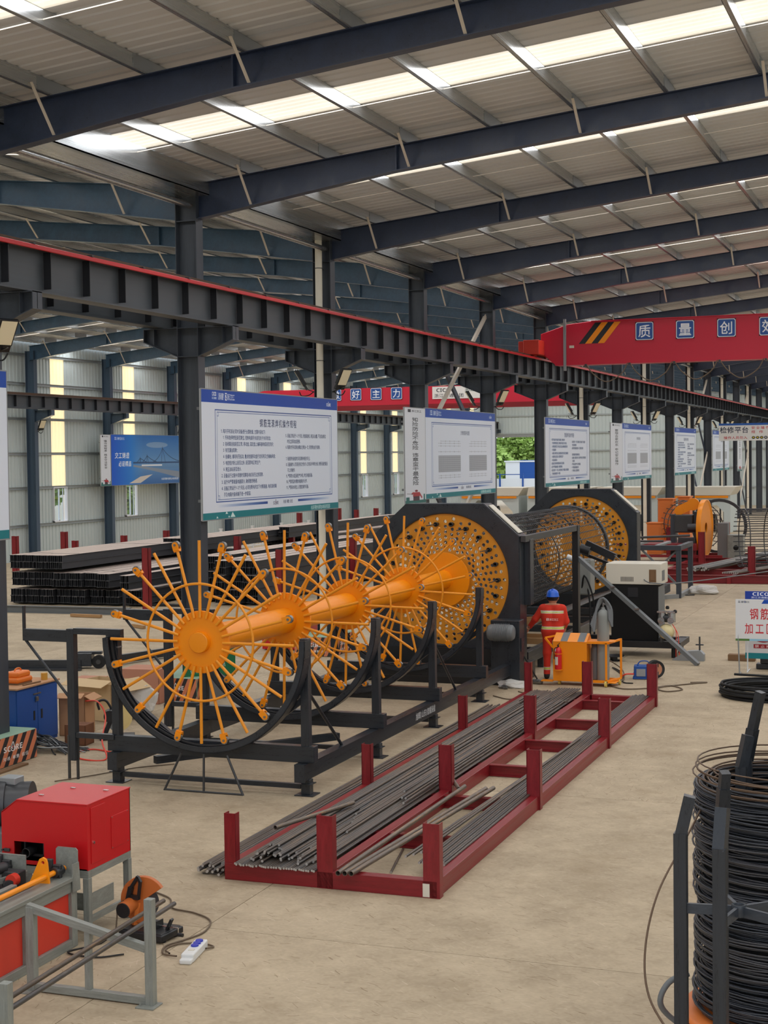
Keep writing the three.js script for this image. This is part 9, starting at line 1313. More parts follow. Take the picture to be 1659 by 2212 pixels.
// ---------------------------------------------------------------- stacks of rolled steel in the left span
{
  const prof = [[-0.032, -0.1], [0.032, -0.1], [0.032, -0.088], [0.005, -0.084], [0.005, 0.084], [0.032, 0.088], [0.032, 0.1], [-0.032, 0.1], [-0.032, 0.088], [-0.005, 0.084], [-0.005, -0.084], [-0.032, -0.088]];
  const geos = new Map();
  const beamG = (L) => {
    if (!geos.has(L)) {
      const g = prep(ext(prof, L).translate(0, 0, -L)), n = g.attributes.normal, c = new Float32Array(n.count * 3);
      for (let i = 0; i < n.count; i++) { const top = n.getY(i) > 0.9 && g.attributes.position.getY(i) > 0.095; c.set(top ? [8.5, 6.4, 4.8] : [1, 1, 1], i * 3); }   // scale and rust dust on upward faces, brightened to paint in overhead light
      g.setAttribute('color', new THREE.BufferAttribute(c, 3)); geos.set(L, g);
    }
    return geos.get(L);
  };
  seed = 31;
  function bundle(x, y, z, n, L, label, group) {
    const t = thing('beam_bundle', label, 'steel beams', [x, y, z], group);
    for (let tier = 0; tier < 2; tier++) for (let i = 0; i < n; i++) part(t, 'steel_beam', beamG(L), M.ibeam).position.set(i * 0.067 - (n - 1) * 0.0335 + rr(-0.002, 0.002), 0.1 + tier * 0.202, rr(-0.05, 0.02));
    for (const d of [0.9, L * 0.5, L - 1]) part(t, 'strap', [bb(-n * 0.034, n * 0.034, -0.004, 0, -d, -d - 0.03), bb(-n * 0.034, n * 0.034, 0.404, 0.408, -d, -d - 0.03)], M.steelDk);
    return t;
  }
  const G = 'bundled steel beams stacked in the left span';
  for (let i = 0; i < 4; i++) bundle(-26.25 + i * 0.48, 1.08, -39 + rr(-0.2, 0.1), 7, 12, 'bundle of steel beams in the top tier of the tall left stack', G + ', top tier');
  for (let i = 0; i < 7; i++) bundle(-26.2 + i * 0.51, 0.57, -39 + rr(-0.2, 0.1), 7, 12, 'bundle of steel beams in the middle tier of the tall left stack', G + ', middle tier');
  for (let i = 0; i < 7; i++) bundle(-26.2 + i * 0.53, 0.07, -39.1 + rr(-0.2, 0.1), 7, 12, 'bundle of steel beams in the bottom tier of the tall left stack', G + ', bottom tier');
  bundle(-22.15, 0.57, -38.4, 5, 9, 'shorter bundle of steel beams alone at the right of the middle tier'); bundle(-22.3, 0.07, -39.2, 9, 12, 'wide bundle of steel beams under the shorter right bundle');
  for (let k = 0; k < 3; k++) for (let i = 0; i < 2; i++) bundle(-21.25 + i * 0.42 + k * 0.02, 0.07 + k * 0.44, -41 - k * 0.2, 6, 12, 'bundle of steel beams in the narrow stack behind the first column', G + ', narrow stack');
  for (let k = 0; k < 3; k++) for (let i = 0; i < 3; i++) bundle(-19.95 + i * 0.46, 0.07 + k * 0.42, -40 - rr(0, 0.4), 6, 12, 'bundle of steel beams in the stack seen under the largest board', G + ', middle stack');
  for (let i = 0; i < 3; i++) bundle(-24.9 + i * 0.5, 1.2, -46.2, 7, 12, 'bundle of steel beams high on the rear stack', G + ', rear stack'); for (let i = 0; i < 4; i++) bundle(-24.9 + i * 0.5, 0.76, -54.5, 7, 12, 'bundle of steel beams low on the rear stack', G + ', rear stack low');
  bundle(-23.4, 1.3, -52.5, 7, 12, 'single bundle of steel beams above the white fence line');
  const r = thing('beam_rack', 'dark base timbers and rails carrying the beam stacks', 'rack');
  for (const [x0, x1, z] of [[-26.6, -20.6, -39.6], [-26.6, -20.6, -44], [-26.6, -18.6, -49.5], [-26.6, -18.6, -41.6]]) part(r, 'base_beam', rbb(x0, x1, 0, 0.07, z - 0.12, z + 0.12, 0.01), M.black2);
  part(r, 'base_beam', [rbb(-25.3, -23.0, 0.76 - 0.12, 0.76, -56, -55.7, 0.01), rbb(-25.3, -23.0, 0, 0.64, -55.95, -55.75, 0.01), rbb(-25.3, -23, 0, 1.2, -47.4, -47.2, 0.01), rbb(-25.3, -23, 0, 1.2, -57, -56.8, 0.01)], M.black2);
  part(r, 'front_rail', ibeam([-25.4, 0.1, -36.95], [-21.2, 0.1, -37.1], 0.2, 0.14), M.greyDk);
  for (const [x, h, z] of [[-32.2, 1.54, -48], [-28.86, 1.82, -46], [-30.9, 1.27, -50], [-28.8, 1.48, -50], [-28.1, 1.57, -52], [-20.9, 1.84, -37.5], [-22.2, 1.71, -46], [-23.3, 1.56, -53], [-17.74, 1.71, -39.5], [-18.06, 1.68, -46], [-26.0, 1.94, -60], [-26.6, 1.92, -66], [-26.5, 1.78, -68], [-25.5, 1.85, -68]]) {
    const p = solo('rack_post', [bb(x - 0.1, x + 0.1, 0, h, z + 0.08, z + 0.09), bb(x - 0.1, x - 0.09, 0, h, z - 0.09, z + 0.09), bb(x + 0.09, x + 0.1, 0, h, z - 0.09, z + 0.09)], M.rackRed, x < -27 ? 'red steel post standing behind the tall left beam stack' : z < -59 ? 'small red post far back by the white fence' : 'red steel post among the beam stacks behind the machine', 'post', x < -27 ? 'red posts behind the left beam stack' : z < -59 ? 'small far red posts' : 'red posts among the beam stacks');
  }
  const f = thing('white_fence', 'low white picket railing far back in the left span', 'fence');
  const P = (s) => [-31.4 + s * 1.4, -60 - s * 24], pk = [];
  for (let i = 0; i <= 96; i++) { const [x, z] = P(i / 96); pk.push(bb(x - 0.012, x + 0.012, 0.1, 0.92, z - 0.012, z + 0.012)); if (i % 12 === 0) part(f, 'post', [bb(x - 0.05, x + 0.05, 0, 1.05, z - 0.05, z + 0.05), bb(x - 0.07, x + 0.07, 1.05, 1.09, z - 0.07, z + 0.07)], M.white); }
  part(f, 'picket', pk, M.white).userData.kind = 'stuff';
  for (const y of [0.15, 0.88]) part(f, 'rail', bar([P(0)[0], y, P(0)[1]], [P(1)[0], y, P(1)[1]], 0.04, 0.06), M.white);
  // floor rails with a wheeled stop
  const g = thing('floor_rail', 'long dark steel rail on the floor left behind the loading stand', 'rail'); part(g, 'rail', [bar([-19.6, 0.1, -26.35], [-16.75, 0.1, -27.25], 0.1, 0.18), bar([-19.6, 0.02, -26.2], [-16.6, 0.02, -27.0], 0.1, 0.04)], M.black);
  const g2 = thing('floor_rail', 'dark steel rail running back from the wheeled stop block', 'rail'); part(g2, 'rail', [bar([-16.4, 0.12, -27.7], [-15.5, 0.12, -30.6], 0.1, 0.18)], M.black);
  const q = thing('wheeled_stop', 'dark steel block with a black wheel on the floor rail', 'trolley', [-16.7, 0, -27.4], null, 0.3); part(q, 'block', [rbb(-0.22, 0.12, 0.05, 0.32, -0.15, 0.15, 0.01), rbb(-0.2, 0.3, 0.28, 0.34, -0.14, 0.0, 0.01)], M.black); const wv = part(q, 'wheel', rod([0.26, 0.14, 0.02], [0.26, 0.14, 0.1], 0.14, 24), M.rubber); part(wv, 'hub', rod([0.26, 0.14, 0.1], [0.26, 0.14, 0.12], 0.05, 14), M.steelDk);
  solo('timber_piece', bar([-19.6, 0.05, -34.4], [-19.1, 0.05, -34.1], 0.08, 0.08), M.wood, 'small timber piece on the open floor left of the front wheel', 'timber'); solo('timber_piece', bar([-22.6, 0.05, -36.3], [-21.6, 0.05, -36.2], 0.1, 0.08), M.wood, 'timber piece lying by the base of the beam stack', 'timber');
  const m = thing('bending_machine', 'long cream machine hood with arched openings far behind the discs', 'machine', [0, 0, -86]);
  for (let i = 0; i < 4; i++) { const x = -26 + i * 3.9; part(m, 'hood', ext([[x, 2.0], [x + 3.4, 2.0], [x + 3.7, 2.45], [x + 0.1, 2.45]], 3), M.cream); part(m, 'arch', ext([[x, 0], [x + 0.35, 0], [x + 0.35, 1.1], [x + 1, 1.75], [x + 2.4, 1.75], [x + 3.05, 1.1], [x + 3.05, 0], [x + 3.4, 0], [x + 3.4, 2.0], [x, 2.0]], 2.8).translate(0, 0, 0.1), M.wall); part(m, 'yellow_band', bb(x + 0.1, x + 3.3, 1.86, 1.98, 3.0, 3.02), M.yellow2); part(m, 'drive', [rbb(x + 0.6, x + 2.4, 0, 0.9, 0.6, 1.6, 0.05), rod([x + 1.2, 1.1, 1.6], [x + 1.9, 1.2, 1.6], 0.2, 12)], M.steelDk); }
  const out = thing('site_hoarding', 'white hoarding with blue posts outside the far doorway', 'hoarding', [0, 0, -150]); part(out, 'panel', bb(-52, -30, -0.17, 1.9, -0.1, 0), M.white); for (let i = 0; i < 9; i++) part(out, 'post', bb(-50 + i * 2.4, -49.85 + i * 2.4, -0.17, 2.4, 0, 0.1), M.blue); part(out, 'rail', bb(-52, -30, 2.28, 2.36, 0, 0.08), M.blue);
  const cn = thing('container', 'blue and white site container outside the far doorway', 'container', [-44, -0.17, -160]); part(cn, 'body', rbb(-0.4, 3.2, 0, 3.7, -2, 2, 0.05), M.white); part(cn, 'blue_end', bb(1.2, 3.25, 0.3, 3.9, 2.0, 2.03), M.blue); part(cn, 'roof', bb(-0.5, 3.3, 3.7, 3.85, -2.1, 2.1), M.white);
}

// ---------------------------------------------------------------- second cage line, right background
{
  const t = thing('bar_rack', 'second red steel rack of crossed beams in the right background', 'rack');
  for (const z of [-50.6, -53.2, -56, -59, -62]) part(t, 'cross_beam', ibeam([-9.4, 0.14, z], [-4.2, 0.14, z - 0.3], 0.26, 0.16), M.rackRed);
  for (const x of [-9.3, -6.7, -4.6]) part(t, 'long_rail', rbb(x - 0.07, x + 0.07, 0, 0.2, -62, -50.6, 0.01), M.rackRed);
  for (const [x, z, h] of [[-6.15, -52.2, 1.15], [-8.6, -57.5, 1.35], [-8.15, -61, 1.55], [-10.9, -64, 1.2], [-5.4, -52.8, 1.2]]) part(t, 'stake', [bb(x - 0.12, x + 0.12, 0, h, z + 0.1, z + 0.11), bb(x - 0.12, x - 0.11, 0, h, z - 0.1, z + 0.11), bb(x + 0.11, x + 0.12, 0, h, z - 0.1, z + 0.11)], M.rackRed);
  const p = thing('platform', 'low dark red steel platform behind the table frame', 'platform', [-10.6, 0, -60]); part(p, 'deck', rbb(-1.5, 1.6, 0.55, 0.8, -1.4, 1.2, 0.01), M.rackRed); for (const [x, z] of [[-1.4, 1], [1.5, 1], [-1.4, -1.2], [1.5, -1.2]]) part(p, 'leg', bb(x - 0.06, x + 0.06, 0, 0.55, z - 0.06, z + 0.06), M.rackRed); part(p, 'step_rail', [bb(-1.2, 2.6, 0.3, 0.4, 1.3, 1.4), bb(-1.2, 2.6, 0.05, 0.15, 1.5, 1.6)], M.rackRed);
  seed = 77;
  for (let i = 0; i < 16; i++) { const x = -8.3 + (i % 8) * 0.09; steelBar([x, 0.3 + Math.floor(i / 8) * 0.07, -52.2 - rr(0, 0.6)], [x + 1.6, 0.34 + Math.floor(i / 8) * 0.07, -60 - rr(0, 1)], 0.035, 'grey steel tube lying aslant on the second red rack', 'tubes on the second red rack'); }
  for (let i = 0; i < 8; i++) steelBar([-7.0 + i * 0.07, 0.3, -51.4], [-5.4 + i * 0.07, 0.32, -55.5], 0.03, 'pale bar lying near the right end of the second red rack', 'pale bars on the second red rack');
  const m = thing('ring_machine', 'yellow ring plate machine seen edge on with a yellow belt guard', 'machine', [-8.85, 0, -60]);
  part(m, 'ring_plate', lathe([[0.2, -0.05], [1.02, -0.05], [1.06, -0.09], [1.1, -0.09], [1.1, 0.09], [1.06, 0.09], [1.02, 0.05], [0.2, 0.05], [0.2, -0.05]], 48).rotateZ(PI / 2).rotateY(-0.08).translate(0, 1.38, 0), M.yellow);
  part(m, 'belt_guard', [rod([-0.95, 2.05, 0.2], [-0.95, 2.05, 0.32], 0.18, 20), rod([-0.4, 2.3, 0.2], [-0.4, 2.3, 0.32], 0.24, 20), bar([-0.95, 2.06, 0.26], [-0.4, 2.32, 0.26], 0.1, 0.36)], M.yellow2);
  part(m, 'frame', [bb(-1.3, -0.2, 0, 0.18, -0.5, 0.5), bb(-0.4, -0.2, 0, 2.0, -0.2, 0.2), bb(-1.3, -1.1, 0, 1.9, -0.2, 0.2)], M.column);
  part(m, 'gear_unit', [rbb(-1.1, -0.4, 1.2, 1.9, -0.1, 0.4, 0.05), rbb(-1.0, -0.3, 0.2, 1.0, -0.2, 0.3, 0.03), rod([-0.6, 1.4, 0.3], [0.0, 1.4, 0.3], 0.18, 14)], M.steelDk);
  const b = thing('control_box', 'grey control box with a dark round port beside the yellow ring plate', 'box', [-7.9, 0, -60.4]); part(b, 'body', rbb(-0.1, 0.5, 0.2, 1.1, -0.3, 0.3, 0.01), M.grey); part(b, 'port', rod([0.22, 0.6, 0.29], [0.22, 0.6, 0.305], 0.1, 20), M.matte); part(b, 'tower', rbb(-0.5, -0.1, 0.2, 1.55, -0.3, 0.2, 0.01), M.greyDk);
  for (const [x, z, w, h, lab] of [[-11.35, -66, 0.64, 2.3, 'tall orange cabinet in the right background beside a beige pipe'], [-10.75, -67.2, 0.5, 2.36, 'narrower orange cabinet just behind the tall one'], [-11.7, -65.2, 0.6, 1.3, 'low orange cabinet in front of the tall one']]) { const c = thing('machine_housing', lab, 'cabinet', [x, 0, z]); part(c, 'body', rbb(-w / 2, w / 2, 0, h, -0.4, 0.4, 0.02), M.orangeCab); part(c, 'cap', rbb(-w / 2 - 0.03, w / 2 + 0.03, h, h + 0.05, -0.43, 0.43, 0.01), M.orangeCab); part(c, 'door', rbb(-w / 2 + 0.05, w / 2 - 0.05, 0.1, h - 0.12, 0.4, 0.412, 0.004), M.orangeCab); }
  const cage = (x, y, z, ry, L, R, lab, n) => { const c = thing('reinforcement_cage', lab, 'cage', [x, y, z], null, ry); for (let i = 0; i < n; i++) { const a = i / n * 2 * PI; part(c, 'long_bar', rod([R * Math.cos(a), R * Math.sin(a), 0], [R * Math.cos(a), R * Math.sin(a), -L], 0.018, 5), M.steelDk); } for (let k = 0; k < L / 0.9; k++) part(c, 'hoop', new THREE.TorusGeometry(R, 0.02, 5, 40).translate(0, 0, -k * 0.9 - 0.2), M.steelDk); return c; };
  cage(-6.9, 1.28, -54.8, -1.25, 6, 1.02, 'grey bar cage lying at the right picture edge on the second red rack', 34);
  cage(-9.4, 1.3, -62.5, 0.35, 4, 0.95, 'grey bar cage standing behind the yellow ring plate', 26);
  const h = thing('steel_hoop', 'flat grey steel hoop on edge behind the yellow ring plate', 'hoop', [-8.7, 1.3, -63]); part(h, 'band', ext((() => { const s = new THREE.Shape(); s.absarc(0, 0, 1.12, 0, 2 * PI); const o = new THREE.Path(); o.absarc(0, 0, 1.0, 0, 2 * PI, true); s.holes.push(o); return s; })(), 0.12), M.steelDk);
  const w = thing('sack_heap', 'white sacks and offcuts on the floor by the table frame leg', 'sacks', [-6.95, 0, -46.9]); const sg = new THREE.IcosahedronGeometry(0.3, 3), sp = sg.attributes.position; for (let i = 0; i < sp.count; i++) { const x = sp.getX(i), y = sp.getY(i), z = sp.getZ(i), k = 1 + 0.2 * Math.sin(15 * x + 8 * z) * Math.sin(12 * y); sp.setXYZ(i, x * k * 1.4, Math.max(0, y * 0.6 + 0.1) * k, z * k); } part(w, 'sack', (sg.computeVertexNormals(), sg), M.sack); part(w, 'offcut', bar([-0.9, 0.02, 0.9], [-0.2, 0.02, 0.6], 0.06, 0.03), M.steelDk);
}

// ---------------------------------------------------------------- gas trolley, welder, worker
{
  const t = thing('gas_trolley', 'yellow trolley with a striped slanted lid and a side frame for gas cylinders', 'trolley', [0, 0, -27.7]);
  part(t, 'box', rbb(-6.9, -6.26, 0.08, 0.82, -0.42, 0, 0.006), M.yellow2);
  const lid = [[0.01, 0.82], [-0.28, 0.955], [-0.42, 0.82]];
  part(t, 'lid', ext(lid.map(([z, y]) => [-z, y]), 0.64).rotateY(PI / 2).translate(-6.9, 0, 0), M.yellow2);
  for (const x of [-6.75, -6.43]) part(t, 'lid_stripe', bar([x + 0.06, 0.825, 0.0], [x + 0.06, 0.958, -0.277], 0.13, 0.006), M.greyDk);
  const fb = (a, b) => part(t, 'frame_bar', bar(a, b, 0.035, 0.035), M.yellow2);
  fb([-6.26, 0.81, -0.02], [-5.86, 0.81, -0.02]); fb([-5.86, 0.81, -0.02], [-5.72, 0.84, -0.4]); fb([-5.9, 0.1, -0.02], [-5.9, 0.81, -0.02]); fb([-5.7, 0.12, -0.4], [-5.7, 0.86, -0.4]); fb([-6.26, 0.1, -0.02], [-5.88, 0.1, -0.02]); fb([-5.9, 0.1, -0.02], [-5.7, 0.12, -0.4]); fb([-6.26, 0.1, -0.4], [-5.7, 0.1, -0.4]);
  part(t, 'shelf', bb(-6.26, -5.72, 0.07, 0.085, -0.42, 0), M.yellow2); part(t, 'front_step', bb(-7.12, -6.9, 0.07, 0.09, -0.1, 0.05), M.yellow2);
  part(t, 'top_plate', bb(-6.26, -5.75, 0.825, 0.835, -0.4, -0.02), M.yellow2);
  part(t, 'push_handle', [bar([-6.9, 0.9, -0.2], [-7.06, 0.875, -0.05], 0.03, 0.03), bar([-7.06, 0.875, -0.05], [-6.9, 0.7, -0.02], 0.03, 0.03)], M.yellow2);
  for (const [x, z] of [[-5.9, 0.02], [-5.72, -0.36], [-6.8, -0.1]]) { const w = part(t, 'caster', rod([x - 0.02, 0.055, z], [x + 0.02, 0.055, z], 0.055, 18), std('#dcc060', 0.5)); part(w, 'fork', bb(x - 0.03, x + 0.03, 0.085, 0.1, z - 0.03, z + 0.03), M.steelDk); }
  const c = thing('gas_cylinder', 'grey gas cylinder standing in the yellow trolley with a hose over it', 'gas cylinder', [-5.99, 0.085, -27.9]);
  part(c, 'body', lathe([[0, 0], [0.1, 0], [0.112, 0.02], [0.112, 1.2], [0.1, 1.27], [0.06, 1.32], [0.03, 1.34], [0.03, 1.37], [0, 1.37]], 28), M.tank); part(c, 'valve', [rod([0, 1.36, 0], [0, 1.47, 0], 0.018, 10), rod([0, 1.43, 0], [0.07, 1.43, 0], 0.014, 8)], M.steel);
  const h = thing('hose', 'thick grey hose draped over the top of the gas cylinder', 'hose', [-5.99, 0.085, -27.9]); for (let i = 0; i < 5; i++) part(h, 'strand', tube([[-0.2 + i * 0.015, 1.05 - i * 0.03, 0.13 + i * 0.01], [-0.1, 1.34 + i * 0.01, 0.06], [0.0, 1.5 + i * 0.012, -0.02 + i * 0.015], [0.1 + i * 0.014, 1.36, 0.03], [0.13 + i * 0.012, 1.14 - i * 0.03, 0.06]], 0.024, 24, 7), M.greyDk);
  const d = thing('gas_cylinder', 'shaded second gas cylinder behind the first inside the trolley frame', 'gas cylinder', [-6.16, 0.085, -28.02]); part(d, 'body', lathe([[0, 0], [0.08, 0], [0.09, 0.02], [0.09, 0.58], [0.05, 0.68], [0, 0.7]], 20), M.greyDk); part(d, 'valve', rod([0, 0.69, 0], [0, 0.73, 0], 0.015, 8), M.steel);
  const e = thing('fire_extinguisher', 'red fire extinguisher hung on the front of the yellow trolley', 'fire extinguisher', [-6.78, 0.3, -27.63]);
  part(e, 'bottle', lathe([[0, 0], [0.055, 0], [0.064, 0.015], [0.064, 0.34], [0.05, 0.39], [0.02, 0.42], [0, 0.42]], 24), M.extRed); part(e, 'valve', [rod([0, 0.41, 0], [0, 0.46, 0], 0.014, 10), bar([-0.02, 0.45, 0], [0.03, 0.5, 0], 0.012, 0.012)], M.black2); part(e, 'label', new THREE.CylinderGeometry(0.0645, 0.0645, 0.15, 16, 1, true, -1.2, 1.3).translate(0, 0.17, 0), M.cream); part(e, 'gauge_tag', new THREE.CylinderGeometry(0.06, 0.063, 0.09, 10, 1, true, -1.3, 0.7).translate(0, 0.35, 0), M.white); part(e, 'hose', tube([[0.0, 0.43, 0.02], [-0.07, 0.38, 0.03], [-0.07, 0.2, 0.03]], 0.009, 14), M.rubber); part(e, 'holder', [new THREE.TorusGeometry(0.068, 0.006, 6, 24).rotateX(PI / 2).translate(0, 0.3, 0), new THREE.TorusGeometry(0.068, 0.008, 6, 24).rotateX(PI / 2).translate(0, 0.0, 0)], M.yellow2);
  const w = thing('welder', 'small blue wire welder with a cable reel on the floor right of the trolley', 'welder', [-5.42, 0, -28.95], null, 0.15); part(w, 'body', [rbb(-0.2, 0.1, 0.03, 0.26, -0.12, 0.12, 0.02), bar([-0.2, 0.1, 0.0], [-0.12, 0.28, 0], 0.2, 0.03), bb(-0.22, 0.16, 0.01, 0.04, -0.13, 0.13)], M.blue); part(w, 'side_cover', rbb(-0.15, 0.02, 0.06, 0.2, 0.121, 0.13, 0.003), M.galvDull); part(w, 'handle', tube([[-0.14, 0.25, 0], [-0.08, 0.33, 0], [0.06, 0.33, 0], [0.1, 0.25, 0]], 0.012, 14), M.blue); part(w, 'reel', lathe([[0.06, -0.06], [0.17, -0.06], [0.17, -0.05], [0.1, -0.045], [0.1, 0.045], [0.17, 0.05], [0.17, 0.06], [0.06, 0.06], [0.06, -0.06]], 28).rotateX(PI / 2).rotateY(0.35).translate(0.2, 0.19, 0.02), M.black2); part(w, 'wire', rod([0.2, 0.19, -0.03], [0.2, 0.19, 0.06], 0.13, 24), std('#c98d6c', 0.4, 0.5)); part(w, 'torch_lead', tube([[-0.2, 0.1, 0.1], [-0.35, 0.1, 0.15], [-0.45, 0.03, 0.1]], 0.015, 14), M.cableRed);
  solo('welding_cable', tube([[-6.2, 0.4, -28.9], [-5.95, 0.1, -29.4], [-5.75, 0.015, -28.5], [-5.9, 0.015, -28.0], [-5.55, 0.015, -27.5], [-5.1, 0.015, -27.7], [-4.8, 0.015, -28.1], [-4.5, 0.015, -27.7], [-4.75, 0.015, -27.4], [-4.95, 0.015, -27.8], [-4.5, 0.015, -28.4], [-4.2, 0.015, -28.7], [-4.5, 0.015, -28.6]], 0.012, 120, 6), M.cable, 'brown welding cable curling on the floor right of the trolley', 'cable'); solo('welding_cable', tube([[-5.85, 0.02, -28.8], [-6.0, 0.015, -29.6], [-6.3, 0.015, -30.2], [-5.9, 0.015, -29.2], [-5.7, 0.015, -28.3], [-5.5, 0.015, -28.2]], 0.012, 60, 6), M.cableBlk, 'black cable on the floor behind the blue welder', 'cable'); solo('floor_cable', tube([[-7.6, 0.012, -26.1], [-7.2, 0.012, -25.8], [-6.95, 0.012, -26.3], [-7.3, 0.012, -26.7]], 0.01, 30, 5), M.cable, 'thin cable on the floor near the far end of the loose bars', 'cable');
  const k = thing('cable_spool', 'flat black spool lying under the black cabinet skid', 'spool', [-6.5, 0, -31.3]); part(k, 'flange', [rod([0, 0.1, 0], [0, 0.115, 0], 0.22, 24), rod([0, 0, 0], [0, 0.015, 0], 0.14, 20)], M.black2); part(k, 'core', rod([0, 0.015, 0], [0, 0.1, 0], 0.08, 16), M.black2);
  const cr = thing('timber_crate', 'open timber frame crate behind the worker', 'crate', [-8.1, 0.42, -30.8]); for (const [a, b] of [[[-0.6, 0.05, 0.4], [0.6, 0.05, 0.4]], [[-0.6, 0.35, 0.4], [0.6, 0.5, 0.4]], [[-0.6, 0.05, -0.4], [0.6, 0.05, -0.4]], [[-0.6, 0.35, -0.4], [0.6, 0.5, -0.4]], [[-0.6, 0.05, 0.4], [-0.6, 0.35, -0.4]], [[0.6, 0.05, 0.4], [0.6, 0.5, -0.4]], [[-0.1, 0.05, 0.4], [-0.3, 0.5, 0.1]]]) part(cr, 'plank', bar(a, b, 0.04, 0.12), M.wood); part(cr, 'bottom', bb(-0.6, 0.6, 0, 0.03, -0.4, 0.4), M.wood);
  const hm = thing('sledgehammer', 'long handled hammer leaning on the machine base left of the trolley', 'hammer', [-7.25, 0, -27.75]); part(hm, 'handle', rod([0.05, 0.06, 0.0], [-0.38, 0.86, 0.12], 0.014, 8), M.cableBlk); part(hm, 'head', rod([-0.04, 0.05, 0.02], [0.14, 0.05, 0.06], 0.045, 12), M.steel);
  const rg = thing('rag_heap', 'pale rags and steel couplers on the floor by the machine base', 'rags', [-7.55, 0, -27.25]); const sg = new THREE.IcosahedronGeometry(0.18, 3), sp = sg.attributes.position; for (let i = 0; i < sp.count; i++) { const x = sp.getX(i), y = sp.getY(i), z = sp.getZ(i), q = 1 + 0.25 * Math.sin(25 * x + 18 * z) * Math.sin(22 * y); sp.setXYZ(i, x * q * 1.5, Math.max(0, y * 0.5 + 0.04) * q, z * q); } part(rg, 'cloth', (sg.computeVertexNormals(), sg), M.sack); for (const [x, z] of [[-0.2, 0.25], [-0.1, 0.3], [-0.15, 0.2]]) part(rg, 'coupler', rod([x, 0.03, z], [x + 0.08, 0.03, z], 0.03, 10), M.steel);
}
// the worker, seen from behind
function field(bones, c, half, res) {
  const mc = new MarchingCubes(res, M.cloth, false, false, 400000); mc.isolation = 0; const h = res / 2, F = mc.field;
  for (let z = 0; z < res; z++) for (let y = 0; y < res; y++) for (let x = 0; x < res; x++) {
    const px = c[0] + ((x - h) / h) * half, py = c[1] + ((y - h) / h) * half, pz = c[2] + ((z - h) / h) * half; let e = 0;
    for (const [a, b, r0, r1] of bones) {
      const bx = b[0] - a[0], by = b[1] - a[1], bz = b[2] - a[2], L = bx * bx + by * by + bz * bz || 1e-9, k = Math.max(0, Math.min(1, ((px - a[0]) * bx + (py - a[1]) * by + (pz - a[2]) * bz) / L));
      const d = Math.hypot(px - a[0] - bx * k, py - a[1] - by * k, pz - a[2] - bz * k) - (r0 + (r1 - r0) * k); if (d < 0.25) e += Math.exp(-d * 55);
    }
    F[z * res * res + y * res + x] = e > 0 ? Math.log(e) / 55 : -0.3;
  }
  mc.update();
  const n = mc.count, P = mc.positionArray.slice(0, n * 3), N = mc.normalArray.slice(0, n * 3), g = new THREE.BufferGeometry();
  for (let i = 0; i < n * 3; i++) P[i] = P[i] * half + c[i % 3];
  g.setAttribute('position', new THREE.BufferAttribute(P, 3)); g.setAttribute('normal', new THREE.BufferAttribute(N, 3)); return prep(g);
}
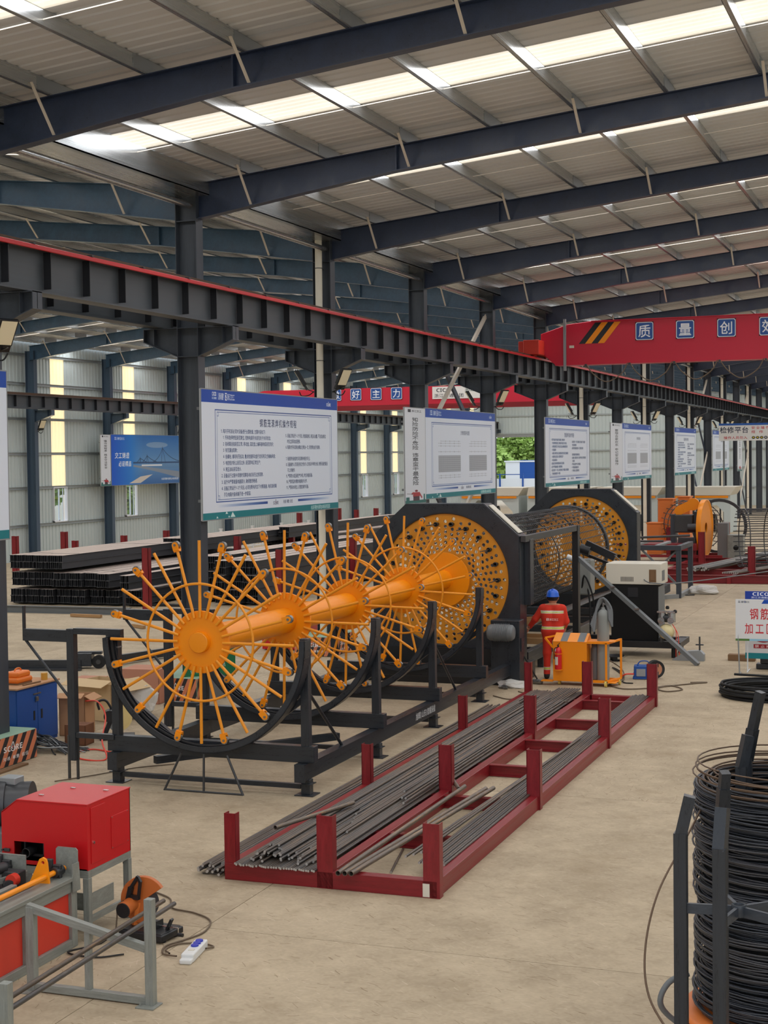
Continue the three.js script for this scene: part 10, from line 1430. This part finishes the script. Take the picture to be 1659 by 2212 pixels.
{
  const t = thing('person', 'worker in red orange overalls and a blue helmet, back turned, reaching left', 'person', [-7.1, 0, -28.5], null, 0.1);
  const S = 0.9;
  const bones = [[[-0.09, 0.92, 0], [0.09, 0.92, 0], 0.125, 0.125], [[-0.075, 0.95, 0], [-0.085, 1.2, -0.01], 0.125, 0.125], [[0.075, 0.95, 0], [0.085, 1.2, -0.01], 0.125, 0.125], [[-0.09, 1.18, -0.01], [-0.1, 1.34, -0.01], 0.12, 0.1], [[0.09, 1.18, -0.01], [0.1, 1.34, -0.01], 0.12, 0.1], [[0, 1.36, -0.02], [-0.005, 1.46, -0.04], 0.075, 0.058],
    [[-0.19, 1.35, -0.01], [-0.34, 1.14, -0.04], 0.078, 0.058], [[-0.34, 1.14, -0.04], [-0.46, 0.98, -0.12], 0.058, 0.046], [[0.19, 1.35, -0.01], [0.25, 1.1, -0.06], 0.078, 0.058], [[0.25, 1.1, -0.06], [0.2, 0.98, -0.28], 0.058, 0.044],
    [[-0.1, 0.9, 0], [-0.11, 0.5, 0.0], 0.1, 0.075], [[-0.11, 0.5, 0], [-0.11, 0.12, 0.04], 0.072, 0.062], [[0.1, 0.9, 0], [0.12, 0.5, -0.03], 0.1, 0.075], [[0.12, 0.5, -0.03], [0.12, 0.12, 0.02], 0.072, 0.062],
    [[-0.11, 0.05, 0.07], [-0.12, 0.045, -0.13], 0.05, 0.042], [[0.12, 0.05, 0.05], [0.13, 0.045, -0.15], 0.05, 0.042]];
  const head = [[[0, 1.55, -0.04], [0, 1.6, -0.05], 0.092, 0.092], [[0, 1.5, -0.08], [0, 1.53, -0.09], 0.06, 0.07], [[0, 1.44, -0.04], [0, 1.52, -0.045], 0.055, 0.055], [[0, 1.55, -0.15], [0, 1.535, -0.165], 0.012, 0.016], [[-0.09, 1.54, -0.04], [-0.093, 1.56, -0.03], 0.016, 0.02], [[0.09, 1.54, -0.04], [0.093, 1.56, -0.03], 0.016, 0.02], [[-0.03, 1.5, -0.145], [0.03, 1.5, -0.145], 0.009, 0.009]];
  const hand = (o, s, dz) => { const b = [[o, [o[0] + s * 0.05, o[1] - 0.05, o[2] + dz * 0.4], 0.026, 0.03]]; for (let i = 0; i < 4; i++) { const k = (i - 1.5) * 0.019, p = [o[0] + s * 0.06, o[1] - 0.055 + k * 0.5, o[2] + dz * 0.45 + k], q = [p[0] + s * 0.035, p[1] - 0.03, p[2] - 0.01], r = [q[0] + s * 0.008, q[1] - 0.03, q[2] - 0.015]; b.push([p, q, 0.0095, 0.009], [q, r, 0.009, 0.0075]); } b.push([[o[0] + s * 0.02, o[1] - 0.02, o[2] + 0.03], [o[0] + s * 0.055, o[1] - 0.01, o[2] + 0.05], 0.011, 0.009]); return b; };
  const oL = [-0.475, 0.96, -0.135], oR = [0.19, 0.97, -0.31];
  const g = mergeGeometries([field(bones, [-0.05, 0.78, -0.03], S, 136), field(head, [0, 1.54, -0.05], 0.17, 72), field(hand(oL, -1, -0.06), [oL[0] - 0.05, oL[1] - 0.05, oL[2]], 0.12, 64), field(hand(oR, -0.4, -0.12), [oR[0] - 0.03, oR[1] - 0.05, oR[2] - 0.04], 0.12, 64)]);
  const p = g.attributes.position, col = new Float32Array(p.count * 3), put = (i, h) => { const c = hex(h); col.set([c.r, c.g, c.b], i * 3); };
  for (let i = 0; i < p.count; i++) {
    const x = p.getX(i), y = p.getY(i), z = p.getZ(i), torso = Math.abs(x) < 0.22;
    if (y > 1.425 && Math.abs(x) < 0.14) put(i, y > 1.5 && z > -0.02 ? '#2a201c' : '#b98264');
    else if (y < 0.095) put(i, '#2b2624');
    else if ((x < -0.455 && y < 1.0) || (x > 0.1 && z < -0.285 && y < 1.05 && y > 0.85)) put(i, '#b98264');
    else if (torso && ((Math.abs(y - 1.285) < 0.027) || Math.abs(y - 0.985) < 0.024) || (Math.abs(y - 0.2) < 0.025 && y < 0.4)) put(i, Math.abs(y - (y > 1.1 ? 1.285 : y > 0.5 ? 0.985 : 0.2)) < 0.011 ? '#c9d24a' : '#d8d8c8');
    else put(i, '#d3341f');
  }
  g.setAttribute('color', new THREE.BufferAttribute(col, 3)); part(t, 'body', g, M.cloth);
  part(t, 'helmet', [lathe([[0.001, 0.135], [0.05, 0.13], [0.09, 0.105], [0.113, 0.06], [0.12, 0.0], [0.128, -0.004], [0.128, -0.012], [0.11, -0.01]], 32).scale(1, 1, 1.14).translate(0, 1.585, -0.045), bb(-0.016, 0.016, 1.7, 1.725, -0.12, 0.03), ext([[-0.1, 0], [0.1, 0], [0.06, 0.06], [-0.06, 0.06]], 0.008).rotateX(-PI / 2).translate(0, 1.575, -0.165)], M.helmet);
  const bt = canvasTex(256, 64, (c, w, h) => { c.fillStyle = '#d3341f'; c.fillRect(0, 0, w, h); c.fillStyle = '#f0e8e4'; c.fillRect(6, 6, 48, 50); c.strokeStyle = '#d3341f'; c.lineWidth = 8; c.beginPath(); c.moveTo(14, 20); c.quadraticCurveTo(50, 12, 32, 32); c.quadraticCurveTo(12, 50, 48, 44); c.stroke(); write(c, '浙江交工', 62, 8, 48, '#f0e8e4', { w: 45, gap: 0 }); });
  part(t, 'back_print', new THREE.PlaneGeometry(0.25, 0.06).rotateX(0.03).translate(0.02, 1.15, 0.134), std('#ffffff', 0.85, 0, { map: bt }));
  const v = thing('person', 'distant worker with a yellow helmet behind the rear left of the near disc', 'person', [-13.6, 0, -50]);
  const far = field(bones.map((b) => b), [-0.05, 0.78, -0.03], S, 64), fc = new Float32Array(far.attributes.position.count * 3).fill(0.16); far.setAttribute('color', new THREE.BufferAttribute(fc, 3)); part(v, 'body', far, M.cloth); part(v, 'head', rod([0, 1.48, -0.04], [0, 1.62, -0.05], 0.085, 14), std('#b98264', 0.8)); part(v, 'helmet', lathe([[0.001, 0.135], [0.05, 0.13], [0.09, 0.105], [0.113, 0.06], [0.128, 0]], 24).translate(0, 1.585, -0.045), M.yellow2);
}
scene.traverse((o) => { if (o.isMesh) o.castShadow = o.receiveShadow = true; });
renderer.render(scene, camera);
